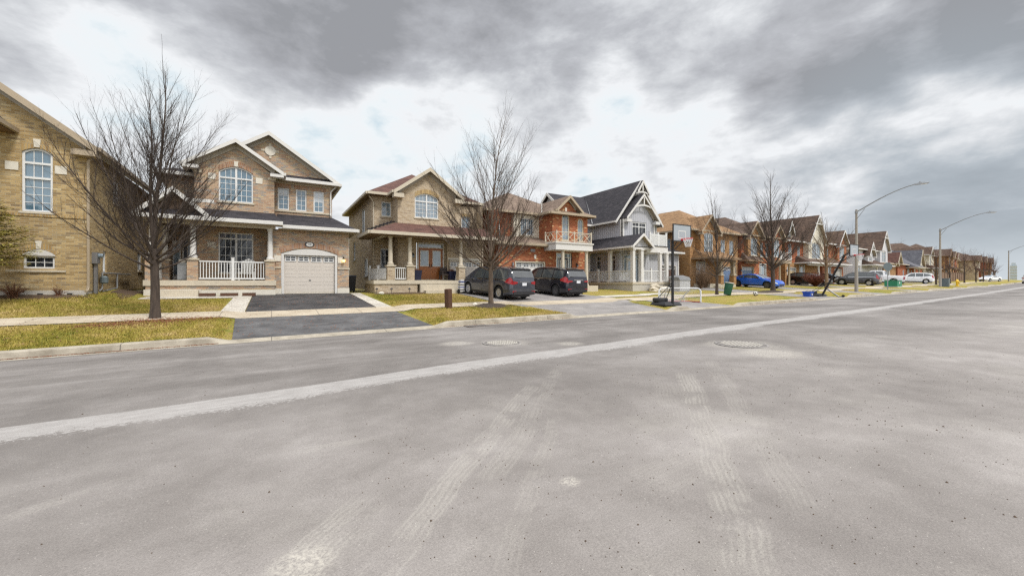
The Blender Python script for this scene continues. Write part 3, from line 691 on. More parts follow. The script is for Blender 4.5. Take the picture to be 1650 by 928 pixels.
    def gable(s, x0, x1, y0, y1, ze, zp, mat, trim='white_trim', th=.14, xp=None, board=.16, soffit='soffit_cream', returns=.45, rh=.17, back=False, under=True, name='roof', gutter=True, fr=.40, frh=.26):
        """gable towards the street: ridge along Y from y0 (front) to y1; x0, x1 are the eave edges"""
        xp = (x0+x1)/2 if xp is None else xp; m = s.mb()
        for a, b in (((x0, ze), (xp, zp)), ((x1, ze), (xp, zp))):
            m.slab([(a[0], y0, a[1]), (b[0], y0, b[1]), (b[0], y1, b[1]), (a[0], y1, a[1])], th*.5)
        o = m.build(name, mat, s.root)
        r = s.mb(); f = -.035
        for a in ((x0, ze), (x1, ze)):
            dx = xp-a[0]; dz = zp-a[1]; k = math.hypot(dx, dz)/abs(dx)
            r.extr([(a[0], y0+f, a[1]+.012), (xp, y0+f, zp+.012), (xp, y0+f, zp-board*k), (a[0]+board*.0, y0+f, a[1]-board*k)], (0, .05, 0))
        if returns:
            for a, sg in ((x0, 1), (x1, -1)):
                r.box(min(a, a+sg*returns), max(a, a+sg*returns), y0-.03, y0+.42, ze-board-rh, ze-board+.02)
                r.slab([(a, y0-.03, ze-board+.03), (a+sg*returns, y0-.03, ze-board+.03), (a+sg*returns*.9, y0+.42, ze-board+.17), (a, y0+.42, ze-board+.17)] , .02)
        r.build('rake_trim', trim, s.root)
        if fr:
            fm = s.mb()
            for a, sg in ((x0, 1), (x1, -1)):
                sl = (zp-ze)/abs(xp-a); xa = a+sg*.40; za = ze+.40*sl-th*.5; zq = zp-th*.5
                if abs(xp-a) > .6: fm.extr([(xa, y0+fr-.035, za), (xp, y0+fr-.035, zq), (xp, y0+fr-.035, zq-frh*(1+sl*.25)), (xa, y0+fr-.035, za-frh*(1+sl*.25))], (0, .03, 0))
            if fm.v: fm.build('frieze', 'frieze_grey', s.root)
        if under:
            u = s.mb()
            for a in ((x0, ze), (x1, ze)):
                u.poly([(a[0], y0+.02, a[1]-th*.5-.01), (xp, y0+.02, zp-th*.5-.01), (xp, y1, zp-th*.5-.01), (a[0], y1, a[1]-th*.5-.01)])
            u.build('soffit', soffit, s.root)
        if gutter: s.fascia([((x1, y0+.02), (x1, y1)), ((x0, y1), (x0, y0+.02))], ze-.15, ze, trim)
        return o
    def skirt(s, quads, mat, name='porch_roof'):
        m = s.mb()
        for q in quads: m.slab(q, .06)
        return m.build(name, mat, s.root)
    def column(s, x, y, z0, z1, r=.12, mat='white_trim', name='column', square=False):
        m = s.mb()
        if square:
            m.box(x-r, x+r, y-r, y+r, z0, z1).box(x-r-.04, x+r+.04, y-r-.04, y+r+.04, z0-.002, z0+.16).box(x-r-.04, x+r+.04, y-r-.04, y+r+.04, z1-.12, z1+.002)
        else:
            H = z1-z0
            m.lathe([(r*1.4, 0), (r*1.4, .07), (r*1.15, .1), (r*1.0, .16), (r*1.0, H*.35), (r*.82, H-.14), (r*1.05, H-.1), (r*1.2, H-.04), (r*1.2, H)], (x, y, z0), 18)
        return m.build(name, mat, s.root, smooth=not square)
    def pier(s, x, y, z0, z1, w=.44, mat='brown_brick', cap='stone'):
        h = w/2
        o = s.part('pier', mat, (x-h, x+h, y-h, y+h, z0, z1))
        s.part('pier_cap', cap, (x-h-.05, x+h+.05, y-h-.05, y+h+.05, z1, z1+.07), (x-h+.05, x+h-.05, y-h+.05, y+h-.05, z1+.07, z1+.11), parent=o)
        return o
    def railing(s, a, b, z0, z1, mat='white_frame', step=.115, posts=(), name='railing', ball=.016, close=False):
        (ax, ay), (bx, by) = a, b; L = math.hypot(bx-ax, by-ay); ux, uy = (bx-ax)/L, (by-ay)/L; m = s.mb()
        def seg(t0, t1, w, lo, hi):
            p = [(ax+ux*t0-uy*w, ay+uy*t0+ux*w), (ax+ux*t1-uy*w, ay+uy*t1+ux*w), (ax+ux*t1+uy*w, ay+uy*t1-ux*w), (ax+ux*t0+uy*w, ay+uy*t0-ux*w)]
            m.slab([(x, y, hi) for x, y in p], hi-lo)
        seg(0, L, .04, z1-.06, z1); seg(0, L, .03, z0+.04, z0+.10)
        n = max(2, int(L/step))
        for k in range(n): t = L*(k+.5)/n; seg(t-ball, t+ball, ball, z0+.1, z1-.06)
        for t in posts: seg(L*t-.06, L*t+.06, .06, z0-.03, z1+.16); seg(L*t-.075, L*t+.075, .075, z1+.16, z1+.19)
        return m.build(name, mat, s.root)
    def garage_door(s, x0, x1, z0, z1, y, mat='garage_beige', win='white_frame', frame='white_trim', rows=4, cols=4, arch=0.):
        """sectional door: raised panels, top row of windows; y is the wall face"""
        yd = y+.13; m = s.mb(); m.box(x0, x1, yd, yd+.05, z0, z1)
        hr = (z1-z0)/(rows+1)
        for r_ in range(rows):
            lo, hi = z0+hr*r_+.02, z0+hr*(r_+1)-.02
            n = cols
            for c in range(n):
                a = x0+(x1-x0)*c/n+.05; b = x0+(x1-x0)*(c+1)/n-.05
                m.box(a, b, yd-.006, yd+.01, lo+.05, (lo+hi)/2-.015); m.box(a, b, yd-.006, yd+.01, (lo+hi)/2+.015, hi-.05)
            m.box(x0, x1, yd-.003, yd+.01, lo-.012, lo+.002)
        d = m.build('garage_door', mat, s.root)
        for c in range(cols):
            a = x0+(x1-x0)*c/cols+.05; b = x0+(x1-x0)*(c+1)/cols-.05; lo, hi = z1-hr+.07, z1-.05
            w = s.mb(); t = .045
            w.box(a, b, yd-.03, yd-.004, hi-t, hi).box(a, b, yd-.03, yd-.004, lo, lo+t).box(a, a+t, yd-.03, yd-.004, lo+t, hi-t).box(b-t, b, yd-.03, yd-.004, lo+t, hi-t)
            w.box((a+b)/2-.022, (a+b)/2+.022, yd-.028, yd-.004, lo+t, hi-t).box(a+t, b-t, yd-.026, yd-.004, (lo+hi)/2-.018, (lo+hi)/2+.018)
            o = w.build('window', win, d)
            s.mb().box(a+t, b-t, yd-.012, yd-.003, lo+t, hi-t).build('pane', 'glass_dark', o)
        s.mb().box((x0+x1)/2-.05, (x0+x1)/2+.05, yd-.05, yd-.012, z0+hr*1.75, z0+hr*1.75+.03).build('handle', 'grey_metal', d)
        f = s.mb(); f.box(x0-.11, x0, y-.02, y+.13, z0, z1).box(x1, x1+.11, y-.02, y+.13, z0, z1)
        if arch: f.extr([(x0-.11, y-.02, z1), (x1+.11, y-.02, z1)]+[(u, y-.02, v) for u, v in arc_pts(x0-.11, x1+.11, z1+.07, arch)], (0, .15, 0))
        else: f.box(x0-.11, x1+.11, y-.02, y+.13, z1, z1+.11)
        f.build('frame', frame, d)
        return d
    def door(s, x0, x1, z0, z1, y, mat='door_navy', glass='glass_dark', frame='white_trim', side=0., trans=0., panes=(1,)):
        m = s.mb(); n = len(panes); w = (x1-x0)/n
        f = s.mb(); t = .07; X0, X1, Z1 = x0-side, x1+side, z1+trans
        f.box(X0-t, X0, y-.03, y+.1, z0, Z1+t).box(X1, X1+t, y-.03, y+.1, z0, Z1+t).box(X0, X1, y-.03, y+.1, Z1, Z1+t)
        if side: f.box(x0-.05, x0, y-.02, y+.1, z0, z1).box(x1, x1+.05, y-.02, y+.1, z0, z1)
        if trans: f.box(X0, X1, y-.02, y+.1, z1, z1+.06)
        fo = f.build('door_frame', frame, s.root)
        if trans: s.mb().box(X0, X1, y+.05, y+.06, z1+.06, Z1).build('transom_pane', glass, fo)
        if side: s.mb().box(X0, x0-.05, y+.05, y+.06, z0, z1).box(x1+.05, X1, y+.05, y+.06, z0, z1).build('side_pane', glass, fo)
        for k, p in enumerate(panes):
            a, b = x0+w*k+.006, x0+w*(k+1)-.006; d = s.mb(); d.box(a, b, y+.03, y+.08, z0, z1)
            h = z1-z0
            if p: lo, hi = z0+h*.42, z1-h*.07
            d.box(a+.13, b-.13, y+.018, y+.04, z0+h*.07, z0+h*.34)
            o = d.build('door', mat, s.root)
            if p:
                g = s.mb(); q = .12; g.box(a+q, b-q, y+.012, y+.032, hi-.05, hi).box(a+q, b-q, y+.012, y+.032, lo, lo+.05).box(a+q, a+q+.05, y+.012, y+.032, lo+.05, hi-.05).box(b-q-.05, b-q, y+.012, y+.032, lo+.05, hi-.05)
                g.build('pane_frame', frame, o); s.mb().box(a+q+.05, b-q-.05, y+.022, y+.03, lo+.05, hi-.05).build('pane', glass, o)
            hx = b-.08 if k == 0 else a+.08
            s.mb().box(hx-.02, hx+.02, y-.02, y+.03, z0+h*.40, z0+h*.50).build('handle', 'black_metal', o)
    def downspout(s, x, y, z0, z1, mat='white_trim', bend=(0, 0)):
        s.mb().tube([(x+bend[0], y+bend[1], z1), (x+bend[0]*.6, y+bend[1]*.6, z1-.12), (x, y, z1-.35), (x, y, z0+.25), (x, y-.05, z0+.1), (x, y-.25, z0+.05)], .045, 6).build('downspout', mat, s.root)
    def lamp(s, x, y, z, lit=False, mat='black_metal'):
        m = s.mb(); m.box(x-.04, x+.04, y-.03, y+.02, z-.06, z+.16).box(x-.015, x+.015, y-.14, y-.02, z+.13, z+.16)
        m.lathe([(.02, .10), (.075, .04), (.085, .02)], (x, y-.13, z), 10)
        o = m.build('wall_lamp', mat, s.root)
        s.mb().lathe([(.05, -.13), (.075, -.08), (.08, -.02), (.06, .02)], (x, y-.13, z), 12).build('lamp_shade', 'lamp_glow' if lit else 'glass_pale', o, smooth=True)
    def keystone(s, x, y, z, w=.11, h=.28, mat='limestone'):
        s.mb().extr([(x-w*.7, y-.04, z), (x+w*.7, y-.04, z), (x+w, y-.04, z+h), (x-w, y-.04, z+h)], (0, .05, 0)).build('keystone', mat, s.root)
def win(x0, x1, z0, z1, rise=0., full=False, **kw):
    return dict(hole=hole(x0, x1, z0, z1, rise, full), **kw)
# ------------------------------------------------------------------ house 1: yellow brick gable wall at the left edge
def house_gable_wall():
    H = House('brick_house', 'yellow tan brick house with tall arched window, cropped by the left edge', (-10.5, 22, .95))
    F = 22.; XR = -6.16; TB = 'tan_brick'
    w1 = win(-7.88, -7.08, 4.15, 6.33, .17, grid=(3, 4), trans=5.95, gtop=5.35, gbot=4.2, lintel='soldier_tan', lh=.3, pane='glass_sky_tint', fw=.07)
    w2 = win(-7.84, -7.03, 2.06, 2.52, .0, grid=(3, 2), lintel=None, pane='glass_dark', sill=False, fw=.06)
    H.wall(TB, 'f', F, [(-13.5, 1.22), (XR, 1.22), (XR, 6.75), (-10.3, 9.72), (-13.5, 7.3)], [w1, w2])
    H.part('transom_bar', 'white_frame', (-7.82, -7.14, F+.03, F+.1, 5.36, 5.44))
    H.mb().extr([(-7.86, F-.03, 2.53), (-7.01, F-.03, 2.53)]+[(u, F-.03, v) for u, v in arc_pts(-7.86, -7.01, 2.56, .2)], (0, .07, 0)).build('window_head', 'white_trim', H.root)
    m = H.mb()                                    # splayed brick arch over the low window
    a = arc_pts(-7.86, -7.01, 2.57, .2, 12); b = arc_pts(-8.0, -6.87, 2.66, .36, 12)
    for i in range(12): m.add([(a[i][0], F-.012, a[i][1]), (a[i+1][0], F-.012, a[i+1][1]), (b[i+1][0], F-.012, b[i+1][1]), (b[i][0], F-.012, b[i][1])], [(0, 1, 2, 3)])
    m.build('brick_arch', 'soldier_tan', H.root)
    H.keystone(-7.44, F, 2.78, .085, .30); H.keystone(-7.48, F, 6.53, .10, .30)
    H.part('stone_block', 'limestone', (-8.28, -7.95, F-.03, F+.02, 5.62, 5.92)); H.part('stone_block', 'limestone', (-7.02, -6.70, F-.03, F+.02, 5.62, 5.92))
    H.part('sill_band', 'stone', (-8.25, -6.72, F-.06, F+.02, 1.93, 2.0)); H.part('brick_ledge', 'soldier_tan', (-9, XR, F-.03, F+.02, 3.98, 4.08))
    H.part('foundation', 'concrete', (-13.4, XR-.02, F-.02, F+13.9, .8, 1.24))
    ws = [win(25.1, 25.9, 5.15, 6.2, grid=(2, 3), sill=True, pane='glass_pale'), win(23.75, 24.2, 1.98, 2.88, pane='glass_pale'), win(29, 29.8, 2.2, 3.3, pane='glass_dark', grid=(2, 3))]
    H.wall(TB, 'r', XR, [(F, 1.22), (36, 1.22), (36, 6.7), (F, 6.7)], ws)
    H.gable(-14.75, -5.78, 21.62, 36.2, 6.72, 10.1, 'umber_shingle', trim='beige_trim', xp=-10.265, returns=.7, soffit='soffit_brown', board=.2)
    # corner of the lower porch roof coming in from the left
    H.skirt([[(-13, 20.6, 7.12), (-8.05, 20.6, 7.12), (-8.5, 22, 7.6), (-13, 22, 7.6)], [(-8.05, 20.6, 7.12), (-8.05, 22., 7.12), (-8.5, 22, 7.6)]], 'dark_shingle')
    H.fascia([((-13, 20.6), (-8.05, 20.6)), ((-8.05, 20.6), (-8.05, 22))], 6.98, 7.13, 'beige_trim'); H.part('soffit', 'soffit_brown', (-13, -8.05, 20.6, 22, 6.94, 6.97))
    H.downspout(XR+.06, 21.93, 1.15, 6.55, 'beige_trim', bend=(.28, 0))
    # meters on the side wall
    m = H.mb(); m.box(XR, XR+.16, 22.5, 22.85, 2.3, 2.75).box(XR+.03, XR+.12, 22.6, 22.75, 1.1, 2.3); o = m.build('electric_meter', 'grey_metal', H.root)
    H.mb().lathe([(.09, 0), (.09, .1), (.07, .13)], (XR+.16, 22.67, 2.62), 12, 'x').build('meter_dial', 'glass_pale', o)
    m = H.mb(); m.tube([(XR+.1, 23.3, 1.95), (XR+.1, 27.2, 1.95)], .03, 6).tube([(XR+.1, 23.3, 1.95), (XR+.1, 23.3, 1.3), (XR+.1, 23.0, 1.2)], .03, 6).tube([(XR+.1, 25.2, 1.95), (XR+.1, 25.2, 1.3), (XR+.1, 23.4, 1.18)], .035, 6)
    o = m.build('gas_pipe', 'galvanised', H.root)
    H.mb().lathe([(.09, 0), (.13, .04), (.13, .26), (.08, .32)], (XR+.16, 23.3, 1.5), 10).build('gas_meter', 'sign_back', o)
    for x in (-7.4, -6.62): H.part('vent', 'dark_plastic', (x-.07, x+.07, F-.05, F+.0, 1.05, 1.14))
house_gable_wall()

# ------------------------------------------------------------------ house 2: brown brick house with the porch and single garage
def house_porch_garage():
    H = House('brick_house', 'brown mottled brick house with front porch and beige single garage door', (-.6, 24.65, .95))
    BB = 'brown_brick'; SO = 'soldier_brick'
    G = 24.65
    # garage front: opening cut out
    H.wall(BB, 'f', G, [(.02, 1.24), (.44, 1.24), (.44, 3.04)]+list(reversed(arc_pts(.44, 3.16, 3.06, .30)))+[(3.16, 1.24), (3.76, 1.24), (3.76, 4.32), (.02, 4.32)])
    H.part('foundation', 'limestone', (.0, .44, G-.03, G+.3, .8, 1.25), (3.16, 3.78, G-.03, G+.3, .8, 1.25), (3.5, 3.78, G+.3, 38, .8, 1.25), (-4.95, -4.6, 26, 38, .8, 1.25))
    H.wall(BB, 'r', 3.76, [(G, 1.24), (31, 1.24), (31, 4.32), (G, 4.32)])
    H.garage_door(.56, 3.04, .965, 3.02, G+.02, arch=.29)
    m = H.mb(); a = arc_pts(.40, 3.2, 3.10, .31, 14); b = arc_pts(.34, 3.26, 3.36, .33, 14)
    for i in range(14): m.add([(a[i][0], G-.014, a[i][1]), (a[i+1][0], G-.014, a[i+1][1]), (b[i+1][0], G-.014, b[i+1][1]), (b[i][0], G-.014, b[i][1])], [(0, 1, 2, 3)])
    m.build('brick_arch', SO, H.root)
    H.part('stone_block', 'limestone', (.12, .42, G-.03, G+.02, 2.66, 2.98)); H.part('stone_block', 'limestone', (3.18, 3.44, G-.03, G+.02, 2.64, 2.96))
    H.part('stone_band', 'stone', (.04, .43, G-.04, G+.02, 2.30, 2.37), (3.17, 3.80, G-.04, G+.02, 2.30, 2.37))
    # house number plate and lamp
    pl_ = H.mb().extr([(1.77+.23*math.cos(2*PI*i/28), G-.03, 3.60+.145*math.sin(2*PI*i/28)) for i in range(28)], (0, .04, 0)).build('number_plate', 'dark_plastic', H.root)
    H.mb().extr([(1.77+.17*math.cos(2*PI*i/28), G-.038, 3.60+.11*math.sin(2*PI*i/28)) for i in range(28)], (0, .007, 0)).build('plate_face', 'white_trim', pl_)
    cu = bpy.data.curves.new('number', 'FONT'); cu.body = '76'; cu.size = .16; cu.extrude = .003; cu.align_x = 'CENTER'; cu.align_y = 'CENTER'
    tmp = bpy.data.objects.new('number', cu); COL.objects.link(tmp); me = bpy.data.meshes.new_from_object(tmp); bpy.data.objects.remove(tmp); me.materials.clear(); me.materials.append(MATS['sign_back']); to = bpy.data.objects.new('number', me); COL.objects.link(to); to.parent = pl_; to.rotation_euler = (R(90), 0, 0); to.location = Vector((1.77, G-.043, 3.60))-H.o
    H.lamp(3.47, G, 2.82, lit=True)
    # garage skirt roof
    ez = 4.50
    H.skirt([[(.28, 24.2, ez), (4.14, 24.2, ez), (3.1, 26.4, 5.38), (.28, 26.4, 5.38)], [(4.14, 24.2, ez), (4.14, 31.4, ez), (3.1, 31.4, 5.38), (3.1, 26.4, 5.38)]], 'dark_shingle', 'skirt_roof')
    H.fascia([((.46, 24.2), (4.14, 24.2)), ((4.14, 24.2), (4.14, 31.4))], ez-.15, ez+.02); H.part('soffit', 'soffit_cream', (.3, 4.14, 24.2, 24.7, 4.30, 4.345), (3.7, 4.14, 24.7, 31.4, 4.30, 4.345))
    # upper wall with three windows, main gable
    U = 26.4
    ws = [win(.30, .86, 5.64, 6.86, grid=(2, 4), lintel=SO, lh=.22, smat='stone', sill=False, blind=.33), win(1.20, 1.74, 5.64, 6.86, grid=(2, 4), lintel=SO, lh=.22, sill=False), win(2.10, 2.65, 5.64, 6.86, grid=(2, 4), lintel=SO, lh=.22, sill=False, blind=.48)]
    for w in ws: w['pane'] = 'glass_sky_tint'
    H.wall(BB, 'f', U, [(.13, 5.2), (3.09, 5.2), (3.09, 7.24), (.13, 7.24)], ws)
    H.part('sill_band', 'stone', (.15, 2.95, U-.06, U+.02, 5.53, 5.62)); H.part('frieze', 'cream_trim', (.13, 3.12, U-.05, U+.02, 7.10, 7.24))
    H.wall(BB, 'f', U, [(-3.5, 7.5), (3.2, 7.5), (-.13, 9.66)])
    H.wall(BB, 'r', 3.09, [(U, 5.2), (38, 5.2), (38, 7.24), (U, 7.24)], [win(30, 30.9, 5.6, 6.9, grid=(2, 3))])
    H.wall(BB, 'l', -4.6, [(26.6, 1.2), (38, 1.2), (38, 7.1), (26.6, 7.1)]); H.wall(BB, 'f', 26.6, [(-4.6, 4.6), (-3.28, 4.6), (-3.28, 7.05), (-4.6, 7.05)])
    H.gable(-3.74, 3.48, 26.0, 38.3, 7.36, 9.78, 'dark_shingle', xp=-.13, returns=0, board=.17, soffit='soffit_cream')
    H.skirt([[(.50, 26.02, 7.36), (3.42, 26.02, 7.36), (3.3, 26.4, 7.62), (.50, 26.4, 7.62)]], 'dark_shingle', 'pent_roof'); H.fascia([((.52, 26.02), (3.46, 26.02))], 7.20, 7.37); H.part('soffit', 'soffit_cream', (.4, 3.48, 26.02, 26.42, 7.17, 7.205))
    H.mb().lathe([(.26, 0), (.27, .02), (.27, .05)], (-.06, U-.045, 8.83), 28, 'y').build('medallion', 'limestone', H.root)
    for dx_, dz_, w, h in ((0, .33, .07, .12), (0, -.33, .07, .12), (-.33, 0, .12, .07), (.33, 0, .12, .07)): H.part('stone_block', 'stone', (-.06+dx_-w*.8, -.06+dx_+w*.8, U-.03, U+.02, 8.83+dz_-h*.8, 8.83+dz_+h*.8))
    H.downspout(3.0, 26.3, 5.4, 7.2, bend=(.3, -.1))
    # bay with the arched window and the small gable
    B = 25.3
    w = win(-2.30, -.83, 5.66, 7.18, .28, grid=(3, 4), mull=1, trans=6.88, gtop=6.88, lintel=SO, lh=.27, smat='stone', pane='glass_sky_tint')
    H.wall(BB, 'f', B, [(-3.28, 5.0), (.13, 5.0), (.13, 7.2), (-1.55, 8.46), (-3.28, 7.25)], [w]); H.keystone(-1.565, B, 7.47, .10, .27)
    H.part('stone_block', 'limestone', (-2.72, -2.42, B-.03, B+.02, 6.72, 7.02)); H.part('stone_block', 'limestone', (-.71, -.41, B-.03, B+.02, 6.72, 7.02))
    H.wall(BB, 'r', .13, [(B, 5.0), (U, 5.0), (U, 7.2), (B, 7.2)]); H.wall(BB, 'l', -3.28, [(B, 4.6), (27, 4.6), (27, 7.2), (B, 7.2)])
    H.gable(-3.68, .56, 24.88, 30, 7.36, 8.78, 'dark_shingle', returns=.62, board=.15, rh=.12)
    H.part('frieze', 'cream_trim', (-3.33, -2.98, B-.06, B+.3, 6.98, 7.09), (-.16, .19, B-.06, B+.3, 6.98, 7.09))
    # left wing return roof
    H.skirt([[(-4.95, 26.2, 7.08), (-3.28, 26.2, 7.08), (-3.28, 26.9, 7.42), (-4.3, 26.9, 7.42)], [(-4.95, 38, 7.08), (-4.95, 26.2, 7.08), (-4.3, 26.9, 7.42), (-4.3, 38, 7.42)]], 'dark_shingle', 'pent_roof')
    H.fascia([((-4.95, 26.2), (-3.28, 26.2)), ((-4.95, 38), (-4.95, 26.2))], 6.93, 7.09); H.part('soffit', 'soffit_brown', (-4.95, -3.28, 26.2, 26.7, 6.88, 6.93), (-4.95, -4.55, 26.7, 38, 6.88, 6.93))
    # porch
    P = 24.3; fz = 1.66
    H.part('porch_floor', 'stone', (-4.98, .20, P-.05, 27.4, fz-.26, fz)); H.part('porch_base', BB, (-4.9, .14, P, 26.2, 1.22, fz-.26)); H.part('porch_foundation', 'limestone', (-4.96, -2.9, P-.04, P+.4, .8, 1.23), (-2.9, .17, P-.03, P+.4, .8, 1.2))
    H.part('step', 'stone', (-4.3, -2.95, P-.42, P-.05, .8, 1.2)); 
    w = win(-2.39, -.85, 2.05, 4.18, grid=(3, 4), mull=1, trans=3.86, gtop=3.86, pane='glass_dark', smat='stone')
    H.wall(BB, 'f', 26.2, [(-3.28, fz), (.12, fz), (.12, 4.5), (-3.28, 4.5)], [w]); H.part('stone_block', 'limestone', (-2.85, -2.5, 26.17, 26.22, 3.35, 3.65))
    H.wall(BB, 'l', -3.28, [(26.2, fz), (27.6, fz), (27.6, 4.5), (26.2, 4.5)]); H.wall(BB, 'f', 27.6, [(-4.6, fz), (-3.28, fz), (-3.28, 4.5), (-4.6, 4.5)])
    H.wall(BB, 'l', .02, [(G, 1.2), (26.3, 1.2), (26.3, 4.4), (G, 4.4)])
    H.door(-4.0, -3.42, fz, 3.75, 27.55, 'door_navy', side=.0); H.part('side_light', 'white_frame', (-4.46, -4.12, 27.5, 27.58, fz, 3.75)); H.part('side_light_pane', 'glass_pale', (-4.41, -4.17, 27.49, 27.5, fz+.3, 3.6))
    for x, y in ((-3.22, P+.24), (-.06, P+.24), (-4.72, P+.24), (-4.52, 26.0)):
        H.pier(x, y, fz, 2.62, .42); H.column(x, y, 2.73, 4.32, .125)
    H.railing((-2.99, P+.14), (-.29, P+.14), fz+.02, 2.60, posts=(.5,)); H.railing((-4.72, P+.46), (-4.6, 25.8), fz+.02, 2.6)
    H.part('porch_beam', 'cream_trim', (-4.92, .18, P+.06, P+.40, 4.30, 4.46), (-4.92, -4.6, P+.4, 26.5, 4.30, 4.46)); H.part('porch_ceiling', 'soffit_brown', (-4.9, .15, P+.4, 27.55, 4.42, 4.46))
    pz = 4.62
    H.skirt([[(-5.1, 23.95, pz), (.50, 23.95, pz), (.13, 25.3, 5.22), (-3.28, 25.3, 5.22), (-4.1, 25.3, 5.22)], [(.50, 23.95, pz), (.50, 25.9, pz), (.13, 25.9, 5.22), (.13, 25.3, 5.22)], [(-5.1, 26.6, pz), (-5.1, 23.95, pz), (-4.1, 25.3, 5.22), (-4.1, 26.6, 5.22)]], 'dark_shingle')
    H.fascia([((-5.1, 23.95), (.50, 23.95)), ((-5.1, 26.6), (-5.1, 23.95))], pz-.16, pz+.02); H.part('soffit', 'soffit_cream', (-5.1, .5, 23.95, 24.4, pz-.2, pz-.16))
    # entrance gable over the porch roof
    H.gable(-5.3, -2.45, 23.9, 25.6, 4.66, 5.92, 'dark_shingle', returns=0, board=.17, gutter=False, fr=.45, frh=.12); H.wall('tan_shingle', 'f', 24.35, [(-5.0, 4.6), (-2.75, 4.6), (-3.875, 5.72)], name='pediment')
    H.skirt([[(-5.0, 23.93, 4.63), (-2.7, 23.93, 4.63), (-2.8, 24.34, 4.95), (-4.9, 24.34, 4.95)]], 'dark_shingle', 'pent_roof')
    H.part('gable_brace', 'white_trim', (-3.35, -2.35, 23.88, 23.93, 5.30, 5.45))
house_porch_garage()

